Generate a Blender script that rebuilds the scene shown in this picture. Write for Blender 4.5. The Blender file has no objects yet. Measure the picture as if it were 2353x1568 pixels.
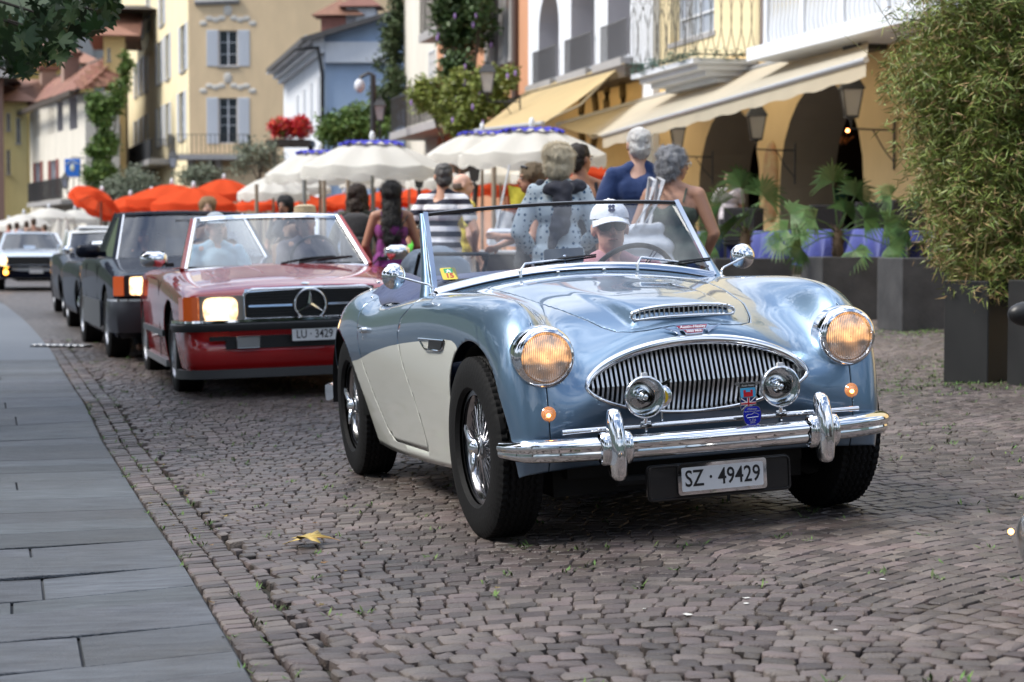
import bpy, math, random
import numpy as np
from mathutils import Vector, Matrix, noise as mn
R = math.radians
S = bpy.context.scene
COL = S.collection
rnd = random.Random(7)
nrg = np.random.default_rng(5)
# ---------------------------------------------------------------- camera, sky, sun
FV, CH, CP = 4371.56, 1.059, 0.0512      # focal length in 2353ths of the frame width, camera height, pitch
cam = bpy.data.cameras.new('camera'); co = bpy.data.objects.new('camera', cam); COL.objects.link(co); S.camera = co
cam.sensor_width = 36; cam.lens = FV/2353*36; cam.clip_start = .05; cam.clip_end = 3000
co.location = (0, 0, CH); co.rotation_euler = (R(90)-CP, 0, 0)
cam.dof.use_dof = True; cam.dof.focus_distance = 6.75; cam.dof.aperture_fstop = 4.6
W = bpy.data.worlds.new('World'); S.world = W; W.use_nodes = True
SUN_EL, SUN_AZ = 48, -75
def world():
    nt = W.node_tree; n = nt.nodes; l = nt.links; n.clear()
    out = n.new('ShaderNodeOutputWorld'); bg = n.new('ShaderNodeBackground'); sk = n.new('ShaderNodeTexSky')
    sk.sky_type = 'NISHITA'; sk.sun_disc = False; sk.sun_elevation = R(SUN_EL); sk.sun_rotation = R(SUN_AZ); sk.air_density = 1.0; sk.dust_density = 1.2
    tc = n.new('ShaderNodeTexCoord'); mp = n.new('ShaderNodeMapping'); mp.inputs['Scale'].default_value = (1, 1, 2.2)
    nz = n.new('ShaderNodeTexNoise'); nz.inputs['Scale'].default_value = 2.6; nz.inputs['Detail'].default_value = 7; nz.inputs['Roughness'].default_value = .58; nz.inputs['Distortion'].default_value = .5
    cr = n.new('ShaderNodeValToRGB'); cr.color_ramp.elements[0].position = .43; cr.color_ramp.elements[1].position = .62
    mx = n.new('ShaderNodeMix'); mx.data_type = 'RGBA'
    cl = n.new('ShaderNodeTexNoise'); cl.inputs['Scale'].default_value = 3.3; cl.inputs['Detail'].default_value = 4
    c2 = n.new('ShaderNodeValToRGB'); c2.color_ramp.elements[0].color = (7.0, 7.8, 9.2, 1); c2.color_ramp.elements[1].color = (13.5, 13.8, 14.2, 1)
    c2.color_ramp.elements[0].position = .35; c2.color_ramp.elements[1].position = .65
    l.new(tc.outputs['Generated'], mp.inputs[0]); l.new(mp.outputs[0], nz.inputs['Vector']); l.new(mp.outputs[0], cl.inputs['Vector'])
    l.new(nz.outputs['Fac'], cr.inputs[0]); l.new(cl.outputs['Fac'], c2.inputs[0])
    l.new(cr.outputs[0], mx.inputs['Factor']); l.new(sk.outputs[0], mx.inputs['A']); l.new(c2.outputs[0], mx.inputs['B'])
    sx = n.new('ShaderNodeSeparateXYZ'); l.new(tc.outputs['Generated'], sx.inputs[0]); el = n.new('ShaderNodeMapRange'); el.inputs['From Min'].default_value = 0; el.inputs['From Max'].default_value = .75; el.inputs['To Min'].default_value = .04; el.inputs['To Max'].default_value = .145
    l.new(sx.outputs['Z'], el.inputs['Value']); l.new(el.outputs[0], bg.inputs[1]); l.new(mx.outputs['Result'], bg.inputs[0]); l.new(bg.outputs[0], out.inputs[0])
world()
sl = bpy.data.lights.new('sun', 'SUN'); so = bpy.data.objects.new('sun', sl); COL.objects.link(so)
sl.energy = 2.5; sl.angle = R(20); sl.color = (1, .95, .86)
so.rotation_euler = Vector((-.78, -.20, .95)).to_track_quat('Z', 'Y').to_euler()
S.view_settings.view_transform = 'Standard'; S.view_settings.look = 'None'; S.view_settings.exposure = 0.88; S.view_settings.gamma = 1
S.render.engine = 'CYCLES'; S.cycles.max_bounces = 7; S.cycles.glossy_bounces = 4; S.cycles.transmission_bounces = 6; S.cycles.transparent_max_bounces = 10
S.cycles.caustics_reflective = False; S.cycles.caustics_refractive = False; S.cycles.sample_clamp_indirect = 4.0; S.cycles.use_denoising = True
# ---------------------------------------------------------------- helpers
def P(vx, vy, Y):                       # a photograph pixel (2353 wide) at depth Y -> world point
    u = (vx-1176.5)/FV; v = (784-vy)/FV; c, s = math.cos(CP), math.sin(CP)
    t = Y/(c+v*s)
    return Vector((u*t, Y, CH+t*(-s+v*c)))
TILT = .05372
def sst(a, b, x):
    t = np.clip((x-a)/(b-a), 0, 1); return t*t*(3-2*t)
def gz(x, y):                           # height of the paving: it rises towards the houses, level beside the quay further up
    t = sst(9.5, 13.0, y)
    xl = np.where(x < 0, x*(1-t), x)
    return np.maximum(xl, -1.6)*TILT
def gzf(x, y): return float(gz(np.float64(x), np.float64(y)))
MC = {}
def pm(name, col, rough=.6, metal=0., coat=0., var=0., vscale=6., bump=0., bscale=40., spec=.5, attr=None, oi=0., trans=0., emit=None, estr=0., alpha=1., vcol=None, streak=None, sheen=0., coatior=1.5):
    """procedural principled material: colour mottling, fine relief, optional per-piece variation"""
    if name in MC: return MC[name]
    m = bpy.data.materials.new(name); MC[name] = m; m.use_nodes = True
    nt = m.node_tree; n = nt.nodes; l = nt.links; b = n['Principled BSDF']
    b.inputs['Roughness'].default_value = rough; b.inputs['Metallic'].default_value = metal
    b.inputs['Coat Weight'].default_value = coat; b.inputs['Coat Roughness'].default_value = .02; b.inputs['Coat IOR'].default_value = coatior
    b.inputs['Specular IOR Level'].default_value = spec; b.inputs['Transmission Weight'].default_value = trans; b.inputs['Alpha'].default_value = alpha
    if sheen: b.inputs['Sheen Weight'].default_value = sheen
    c4 = tuple(col)+(1,)
    b.inputs['Base Color'].default_value = c4
    if emit: b.inputs['Emission Color'].default_value = tuple(emit)+(1,); b.inputs['Emission Strength'].default_value = estr
    src = None
    tc = None
    if var or bump:
        tc = n.new('ShaderNodeTexCoord')
        mp = n.new('ShaderNodeMapping'); l.new(tc.outputs['Object'], mp.inputs[0])
        if streak: mp.inputs['Scale'].default_value = streak
    if var:
        nz = n.new('ShaderNodeTexNoise'); nz.inputs['Scale'].default_value = vscale; nz.inputs['Detail'].default_value = 6; nz.inputs['Roughness'].default_value = .6
        l.new(mp.outputs[0], nz.inputs['Vector'])
        mx = n.new('ShaderNodeMix'); mx.data_type = 'RGBA'
        v2 = vcol or tuple(c*.45 for c in col)
        mx.inputs['A'].default_value = c4; mx.inputs['B'].default_value = tuple(v2)+(1,)
        cr = n.new('ShaderNodeMapRange'); cr.inputs['From Min'].default_value = .35; cr.inputs['From Max'].default_value = .75; cr.inputs['To Max'].default_value = var
        l.new(nz.outputs['Fac'], cr.inputs['Value']); l.new(cr.outputs[0], mx.inputs['Factor']); src = mx.outputs['Result']
    if attr or oi:
        hs = n.new('ShaderNodeHueSaturation')
        if src: l.new(src, hs.inputs['Color'])
        else: hs.inputs['Color'].default_value = c4
        if attr:
            at = n.new('ShaderNodeAttribute'); at.attribute_name = 'rnd'; val = at.outputs['Fac']
            oinf = n.new('ShaderNodeObjectInfo'); ad = n.new('ShaderNodeMath'); ad.operation = 'ADD'; l.new(val, ad.inputs[0]); l.new(oinf.outputs['Random'], ad.inputs[1])
            fr = n.new('ShaderNodeMath'); fr.operation = 'FRACT'; l.new(ad.outputs[0], fr.inputs[0]); val = fr.outputs[0]; amt = attr
        else:
            oinf = n.new('ShaderNodeObjectInfo'); val = oinf.outputs['Random']; amt = oi
        mr = n.new('ShaderNodeMapRange'); mr.inputs['To Min'].default_value = 1-amt; mr.inputs['To Max'].default_value = 1+amt
        l.new(val, mr.inputs['Value']); l.new(mr.outputs[0], hs.inputs['Value'])
        m3 = n.new('ShaderNodeMath'); m3.operation = 'MULTIPLY'; m3.inputs[1].default_value = 7.31; l.new(val, m3.inputs[0])
        f3 = n.new('ShaderNodeMath'); f3.operation = 'FRACT'; l.new(m3.outputs[0], f3.inputs[0])
        m4 = n.new('ShaderNodeMapRange'); m4.inputs['To Min'].default_value = .5-amt*.05; m4.inputs['To Max'].default_value = .5+amt*.05
        l.new(f3.outputs[0], m4.inputs['Value']); l.new(m4.outputs[0], hs.inputs['Hue'])
        src = hs.outputs[0]
    if src: l.new(src, b.inputs['Base Color'])
    if bump:
        nb = n.new('ShaderNodeTexNoise'); nb.inputs['Scale'].default_value = bscale; nb.inputs['Detail'].default_value = 5
        l.new(mp.outputs[0], nb.inputs['Vector'])
        bp = n.new('ShaderNodeBump'); bp.inputs['Strength'].default_value = bump; bp.inputs['Distance'].default_value = .02
        l.new(nb.outputs['Fac'], bp.inputs['Height']); l.new(bp.outputs[0], b.inputs['Normal'])
    return m
def tag(o, label=None, cat=None, group=None, kind=None):
    if label: o['label'] = label
    if cat: o['category'] = cat
    if group: o['group'] = group
    if kind: o['kind'] = kind
    return o
def empty(name, loc, rz=0., label=None, cat=None, group=None):
    o = bpy.data.objects.new(name, None); COL.objects.link(o); o.location = loc; o.rotation_euler = (0, 0, rz); o.empty_display_size = .1
    return tag(o, label, cat, group)
def copy_tree(o, parent=None):
    c = o.copy(); COL.objects.link(c); c.parent = parent
    for ch in [x for x in o.children]: copy_tree(ch, c)
    return c
def link(name, me, parent=None, mats=None):
    o = bpy.data.objects.new(name, me); COL.objects.link(o); o.parent = parent
    if mats:
        for m in mats: me.materials.append(m)
    return o
def rawmesh(V, F, MI=None, smooth=True, sharp=None, att=None):
    me = bpy.data.meshes.new('m'); me.from_pydata([tuple(v) for v in V], [], [tuple(f) for f in F])
    if MI is not None and len(MI): me.polygons.foreach_set('material_index', list(MI))
    if smooth: me.polygons.foreach_set('use_smooth', [True]*len(me.polygons))
    if sharp is not None: me.set_sharp_from_angle(angle=R(sharp))
    if att is not None:
        a = me.attributes.new('rnd', 'FLOAT', 'FACE'); a.data.foreach_set('value', list(att))
    me.update(); return me
def fastmesh(V, F, att=None, smooth=False):
    """V (n,3), F (m,k) arrays"""
    V = np.asarray(V, np.float32); F = np.asarray(F, np.int32); m, k = F.shape
    me = bpy.data.meshes.new('m'); me.vertices.add(len(V)); me.vertices.foreach_set('co', V.ravel())
    me.loops.add(m*k); me.loops.foreach_set('vertex_index', F.ravel()); me.polygons.add(m)
    me.polygons.foreach_set('loop_start', np.arange(0, m*k, k, dtype=np.int32)); me.polygons.foreach_set('loop_total', np.full(m, k, np.int32))
    if smooth: me.polygons.foreach_set('use_smooth', np.ones(m, bool))
    me.update(calc_edges=True)
    if att is not None:
        a = me.attributes.new('rnd', 'FLOAT', 'FACE'); a.data.foreach_set('value', np.asarray(att, np.float32))
    return me
def frame(d, up=Vector((0, 0, 1))):
    d = Vector(d).normalized(); up = Vector(up)
    if abs(d.dot(up)) > .99: up = Vector((1, 0, 0))
    a = up.cross(d).normalized(); b = d.cross(a).normalized(); return a, b, d
class MB:
    def __init__(s): s.V = []; s.F = []; s.M = []
    def add(s, V, F, m=0, T=None):
        k = len(s.V)
        for v in V: s.V.append(tuple(T @ Vector(v)) if T is not None else tuple(v))
        for f in F: s.F.append([i+k for i in f]); s.M.append(m)
        return s
    def box(s, c, d, m=0, T=None, taper=1.):
        x, y, z = c; a, b, h = d[0]/2, d[1]/2, d[2]/2; t = taper
        V = [(x-a, y-b, z-h), (x+a, y-b, z-h), (x+a, y+b, z-h), (x-a, y+b, z-h), (x-a*t, y-b*t, z+h), (x+a*t, y-b*t, z+h), (x+a*t, y+b*t, z+h), (x-a*t, y+b*t, z+h)]
        return s.add(V, [(3, 2, 1, 0), (4, 5, 6, 7), (0, 1, 5, 4), (1, 2, 6, 5), (2, 3, 7, 6), (3, 0, 4, 7)], m, T)
    def rbox(s, c, d, r=.01, m=0, T=None):      # box with chamfered vertical and horizontal edges
        x, y, z = c; a, b, h = d[0]/2, d[1]/2, d[2]/2; V = []
        for zz, q in ((-h, r), (-h+r, 0), (h-r, 0), (h, r)):
            A, B = a-q, b-q
            for px, py in ((-A, -B+r), (-A+r, -B), (A-r, -B), (A, -B+r), (A, B-r), (A-r, B), (-A+r, B), (-A, B-r)): V.append((x+px, y+py, z+zz))
        F = [tuple(range(7, -1, -1)), tuple(range(24, 32))]
        for i in range(3):
            for j in range(8): k = (j+1) % 8; F.append((i*8+j, i*8+k, i*8+8+k, i*8+8+j))
        return s.add(V, F, m, T)
    def cyl(s, p0, p1, r0, r1=None, n=12, m=0, cap=True, T=None, sx=1.):
        r1 = r0 if r1 is None else r1; p0 = Vector(p0); p1 = Vector(p1); a, b, d = frame(p1-p0); V = []
        for p, r in ((p0, r0), (p1, r1)):
            for i in range(n):
                t = 2*math.pi*i/n; V.append(p+a*(math.cos(t)*r*sx)+b*(math.sin(t)*r))
        F = [(i, (i+1) % n, n+(i+1) % n, n+i) for i in range(n)]
        if cap: F += [tuple(range(n-1, -1, -1)), tuple(range(n, 2*n))]
        return s.add(V, F, m, T)
    def tube(s, pts, r, n=8, m=0, closed=False, T=None, up=(0, 0, 1), prof=None):
        pts = [Vector(p) for p in pts]; N = len(pts); V = []; rr = r if hasattr(r, '__len__') else [r]*N
        for i, p in enumerate(pts):
            if closed: d = pts[(i+1) % N]-pts[i-1]
            else: d = pts[min(i+1, N-1)]-pts[max(i-1, 0)]
            a, b, _ = frame(d, up)
            if prof: V += [p+a*(u*rr[i])+b*(w*rr[i]) for u, w in prof]
            else:
                for k in range(n):
                    t = 2*math.pi*k/n; V.append(p+a*(math.cos(t)*rr[i])+b*(math.sin(t)*rr[i]))
        if prof: n = len(prof)
        F = []
        for i in range(N if closed else N-1):
            for k in range(n): j = (i+1) % N; F.append((i*n+k, i*n+(k+1) % n, j*n+(k+1) % n, j*n+k))
        if not closed: F += [tuple(range(n-1, -1, -1)), tuple(range((N-1)*n, N*n))]
        return s.add(V, F, m, T)
    def lathe(s, prof, n=24, m=0, T=None, cap=True, axis='z'):   # prof: (radius, height)
        V = []
        for r, h in prof:
            for i in range(n):
                t = 2*math.pi*i/n; x, y = r*math.cos(t), r*math.sin(t)
                V.append((x, y, h) if axis == 'z' else ((h, x, y) if axis == 'x' else (x, h, y)))
        F = []
        for k in range(len(prof)-1):
            for i in range(n): j = (i+1) % n; q = (k*n+i, k*n+j, (k+1)*n+j, (k+1)*n+i); F.append(q if axis != 'y' else q[::-1])
        if cap:
            a = tuple(range(n-1, -1, -1)); b = tuple(range((len(prof)-1)*n, len(prof)*n))
            if prof[0][0] > 1e-5: F.append(a if axis != 'y' else a[::-1])
            if prof[-1][0] > 1e-5: F.append(b if axis != 'y' else b[::-1])
        return s.add(V, F, m, T)
    def ell(s, c, r, nu=16, nv=10, m=0, T=None, rot=None):
        V = []; c = Vector(c)
        for j in range(nv+1):
            ph = math.pi*j/nv-math.pi/2
            for i in range(nu):
                t = 2*math.pi*i/nu; v = Vector((r[0]*math.cos(ph)*math.cos(t), r[1]*math.cos(ph)*math.sin(t), r[2]*math.sin(ph)))
                if rot is not None: v = rot @ v
                V.append(c+v)
        F = [(j*nu+i, j*nu+(i+1) % nu, (j+1)*nu+(i+1) % nu, (j+1)*nu+i) for j in range(nv) for i in range(nu)]
        return s.add(V, F, m, T)
    def prism(s, poly, A, B, N, O, th, m=0, T=None):   # 2-D outline in frame A,B at O, thickness th along N
        A, B, N, O = Vector(A), Vector(B), Vector(N), Vector(O); n = len(poly)
        V = [O+A*u+B*w for u, w in poly]+[O+A*u+B*w+N*th for u, w in poly]
        F = [tuple(range(n-1, -1, -1)), tuple(range(n, 2*n))]+[(i, (i+1) % n, n+(i+1) % n, n+i) for i in range(n)]
        return s.add(V, F, m, T)
    def grid(s, G, m=0, cu=False, cv=False, T=None, flip=False):
        nu, nv = len(G), len(G[0]); V = [p for row in G for p in row]; F = []
        for i in range(nu if cu else nu-1):
            for j in range(nv if cv else nv-1):
                a, b, c, d = i*nv+j, i*nv+(j+1) % nv, ((i+1) % nu)*nv+(j+1) % nv, ((i+1) % nu)*nv+j
                F.append((a, d, c, b) if flip else (a, b, c, d))
        return s.add(V, F, m, T)
    def build(s, name, mats, parent=None, smooth=None, label=None, loc=None):
        if not isinstance(mats, (list, tuple)): mats = [mats]
        me = rawmesh(s.V, s.F, s.M, smooth=smooth is not None, sharp=smooth)
        o = link(name, me, parent, mats)
        if loc is not None: o.location = loc
        if label: o['label'] = label
        return o
def selfbox(name, mat, c, d, parent=None, r=None, T=None):
    b = MB(); (b.rbox(c, d, r, T=T) if r else b.box(c, d, T=T)); return b.build(name, mat, parent)
_tc = {}
def text_mesh(txt, size, depth=.001, bold=0., shear=0., sx=1.):
    cu = bpy.data.curves.new('t', 'FONT'); cu.body = txt; cu.size = size; cu.extrude = depth/2; cu.align_x = 'CENTER'; cu.align_y = 'CENTER'; cu.offset = bold; cu.shear = shear; cu.resolution_u = 3
    ob = bpy.data.objects.new('t', cu); COL.objects.link(ob); dg = bpy.context.evaluated_depsgraph_get(); dg.update()
    me = bpy.data.meshes.new_from_object(ob.evaluated_get(dg)); bpy.data.objects.remove(ob)
    if sx != 1:
        for v in me.vertices: v.co.x *= sx
    return me
def put_text(name, txt, size, M, mat, parent=None, depth=.001, bold=0., shear=0., sx=1.):
    me = text_mesh(txt, size, depth, bold, shear, sx); me.transform(M); return link(name, me, parent, [mat])
def bake(o, parent=None):
    """replace modifiers by their result"""
    dg = bpy.context.evaluated_depsgraph_get(); dg.update()
    me = bpy.data.meshes.new_from_object(o.evaluated_get(dg)); o.modifiers.clear(); old = o.data; o.data = me; bpy.data.meshes.remove(old); return o
def blob(name, prims, mat, parent=None, voxel=.014, sm=6, fac=.5, disp=None):
    """one continuous skin over capsules ('c',p0,r0,p1,r1[,flat]) and ellipsoids ('e',c,(rx,ry,rz)[,rot])"""
    b = MB()
    for q in prims:
        if q[0] == 'e': b.ell(q[1], q[2], 16, 10, rot=q[3] if len(q) > 3 else None)
        else:
            _, p0, r0, p1, r1 = q[:5]; p0 = Vector(p0); p1 = Vector(p1); fl = q[5] if len(q) > 5 else 1.
            a, c, d = frame(p1-p0, (0, 1, 0)); L = (p1-p0).length; G = []
            for k in range(5): ph = -math.pi/2*(1-k/4.); G.append((p0+d*(r0*math.sin(ph)), r0*max(math.cos(ph), .02)))
            for k in range(1, 5): ph = math.pi/2*k/4.; G.append((p1+d*(r1*math.sin(ph)), r1*max(math.cos(ph), .02))) if k else None
            G.insert(5, (p1, r1)); rows = []
            for pp, rr in G: rows.append([pp+a*(math.cos(t)*rr)+c*(math.sin(t)*rr*fl) for t in [2*math.pi*i/14 for i in range(14)]])
            b.grid(rows, cv=True)
            n0 = len(b.V)-14*len(rows); b.F.append(list(range(n0+13, n0-1, -1))); b.M.append(0); b.F.append(list(range(len(b.V)-14, len(b.V)))); b.M.append(0)
    o = b.build(name, mat, None)
    m = o.modifiers.new('r', 'REMESH'); m.mode = 'VOXEL'; m.voxel_size = voxel; m.use_smooth_shade = True
    if sm: s = o.modifiers.new('s', 'SMOOTH'); s.factor = fac; s.iterations = sm
    bake(o)
    if disp:
        me = o.data; co_ = np.empty(len(me.vertices)*3, np.float32); me.vertices.foreach_get('co', co_); co_ = co_.reshape(-1, 3); no = np.empty_like(co_).ravel(); me.vertices.foreach_get('normal', no); no = no.reshape(-1, 3)
        amp, sc = disp[:2]; st = disp[2] if len(disp) > 2 else (1, 1, 1)
        for i, (c, nn) in enumerate(zip(co_, no)): co_[i] = c+nn*amp*mn.noise(Vector((c[0]*sc*st[0], c[1]*sc*st[1], c[2]*sc*st[2])))
        me.vertices.foreach_set('co', co_.ravel()); me.update()
    o.data.polygons.foreach_set('use_smooth', [True]*len(o.data.polygons))
    o.parent = parent
    return o
# ---------------------------------------------------------------- shared materials
CHROME = pm('chrome', (.80, .81, .83), .045, 1.)
DCHROME = pm('satin_metal', (.5, .5, .51), .22, 1.)
RUB = pm('rubber', (.006, .006, .0065), .72, bump=.12, bscale=90, spec=.22)
BLK = pm('black_trim', (.008, .008, .009), .42)
GLASS = pm('clear_glass', (.9, .95, 1.), .0, trans=1.)
# ---------------------------------------------------------------- ground
KERB = np.array([(3.3, -10), (.6, 0), (-.64, 4.7), (-1.16, 6.67), (-2.02, 9.75), (-3.12, 13.6), (-4.7, 19.3), (-6.56, 25.7), (-9.2, 34.3), (-14, 48), (-23, 68), (-40, 100), (-75, 150)])
def kx(y): return np.interp(y, KERB[:, 1], KERB[:, 0])
def joint_mat():
    return pm('joint_sand', (.018, .016, .013), .95, var=.8, vscale=30, vcol=(.04, .038, .026), bump=.5, bscale=80)
def far_sett_mat():
    if 'far_setts' in MC: return MC['far_setts']
    m = pm('far_setts', (.18, .165, .155), .55); nt = m.node_tree; n = nt.nodes; l = nt.links; b = n['Principled BSDF']
    tc = n.new('ShaderNodeTexCoord'); mp = n.new('ShaderNodeMapping'); mp.inputs['Rotation'].default_value = (0, 0, .27); l.new(tc.outputs['Object'], mp.inputs[0])
    v = n.new('ShaderNodeTexVoronoi'); v.feature = 'DISTANCE_TO_EDGE'; v.inputs['Scale'].default_value = 11; l.new(mp.outputs[0], v.inputs['Vector'])
    v2 = n.new('ShaderNodeTexVoronoi'); v2.inputs['Scale'].default_value = 11; l.new(mp.outputs[0], v2.inputs['Vector'])
    cr = n.new('ShaderNodeValToRGB'); cr.color_ramp.elements[0].position = .02; cr.color_ramp.elements[1].position = .09
    l.new(v.outputs['Distance'], cr.inputs[0])
    c2 = n.new('ShaderNodeValToRGB'); e = c2.color_ramp.elements; e[0].color = (.05, .042, .040, 1); e[1].color = (.105, .090, .084, 1)
    s = n.new('ShaderNodeSeparateColor'); l.new(v2.outputs['Color'], s.inputs[0]); l.new(s.outputs[0], c2.inputs[0])
    mx = n.new('ShaderNodeMix'); mx.data_type = 'RGBA'; mx.inputs['A'].default_value = (.018, .016, .013, 1); l.new(cr.outputs[0], mx.inputs['Factor']); l.new(c2.outputs[0], mx.inputs['B'])
    l.new(mx.outputs['Result'], b.inputs['Base Color'])
    bp = n.new('ShaderNodeBump'); bp.inputs['Strength'].default_value = .8; bp.inputs['Distance'].default_value = .015; l.new(cr.outputs[0], bp.inputs['Height']); l.new(bp.outputs[0], b.inputs['Normal'])
    return m
STONE_Y = 21.0
def ground():
    ys = np.concatenate([np.arange(-14, 3.4, .8), np.arange(3.4, 12, .2), np.arange(12, 24, .4), np.arange(24, 60, 3), np.array([60, 75, 90, 120, 160, 240, 400, 700])])
    ts = np.concatenate([np.arange(0, 12, .3), np.array([12, 14, 17, 22, 30, 45, 70, 110, 200, 400])])
    V = []; nx = len(ts)
    for y in ys:
        x = kx(y)-.0+ts; z = gz(x, np.full_like(x, y)); z = z-.032*(1-sst(STONE_Y-.3, STONE_Y+.1, y)) if y > 2.9 else z-.032
        V.append(np.stack([x, np.full_like(x, y), z], 1))
    V = np.concatenate(V); F = []; MI = []
    for i in range(len(ys)-1):
        for j in range(nx-1):
            a = i*nx+j; F.append((a, a+1, a+nx+1, a+nx)); MI.append(0 if ys[i] < STONE_Y-.2 and ys[i] > 2 else 1)
    me = rawmesh(V, F, MI); o = link('road', me, None, [joint_mat(), far_sett_mat()]); tag(o, kind='structure'); return o
road = ground()
SETT = pm('sett_stone', (.106, .084, .076), .46, attr=.46, var=.6, vscale=7, vcol=(.070, .063, .066), bump=.35, bscale=120, spec=.40)
def stain(m):
    nt = m.node_tree; n = nt.nodes; l = nt.links; b = n['Principled BSDF']; src = b.inputs['Base Color'].links[0].from_socket
    g = n.new('ShaderNodeNewGeometry'); z = n.new('ShaderNodeTexNoise'); z.inputs['Scale'].default_value = .9; z.inputs['Detail'].default_value = 7; z.inputs['Roughness'].default_value = .65; l.new(g.outputs['Position'], z.inputs['Vector'])
    r = n.new('ShaderNodeMapRange'); r.inputs['From Min'].default_value = .36; r.inputs['From Max'].default_value = .66; r.inputs['To Min'].default_value = .66; r.inputs['To Max'].default_value = 1.25; l.new(z.outputs['Fac'], r.inputs['Value'])
    x = n.new('ShaderNodeVectorMath'); x.operation = 'SCALE'; l.new(src, x.inputs[0]); l.new(r.outputs[0], x.inputs['Scale']); l.new(x.outputs[0], b.inputs['Base Color'])
    q = n.new('ShaderNodeMapRange'); q.inputs['From Min'].default_value = .35; q.inputs['From Max'].default_value = .65; q.inputs['To Min'].default_value = .34; q.inputs['To Max'].default_value = .62; l.new(z.outputs['Fac'], q.inputs['Value']); l.new(q.outputs[0], b.inputs['Roughness'])
stain(SETT)
def stone_shape(w, d, r, h=.03, k=2, seed=0):
    """irregular rounded sett outline; returns 3 rings (foot, shoulder, top)"""
    g = random.Random(seed); P4 = [(-w/2, -d/2), (w/2, -d/2), (w/2, d/2), (-w/2, d/2)]; P4 = [(x+g.uniform(-.005, .005), y+g.uniform(-.005, .005)) for x, y in P4]
    out = []
    for i in range(4):
        p = P4[i]; a = P4[i-1]; b = P4[(i+1) % 4]
        for q in (a, b):
            dx, dy = q[0]-p[0], q[1]-p[1]; L = math.hypot(dx, dy); rr = r*g.uniform(.7, 1.5); out.append((p[0]+dx/L*rr, p[1]+dy/L*rr))
    return out
def stone_mesh_arrays(out, h, bev, top_j):
    o = np.array(out); c = o.mean(0); n = len(o)
    ring0 = np.column_stack([o, np.full(n, -h)]); ring1 = np.column_stack([o, np.full(n, -bev*.8)]); ring2 = np.column_stack([c+(o-c)*(1-bev/np.linalg.norm(o-c, axis=1).mean()*1.1), top_j])
    return ring0, ring1, ring2, np.array([c[0], c[1], top_j.mean()+.0012])
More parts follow.
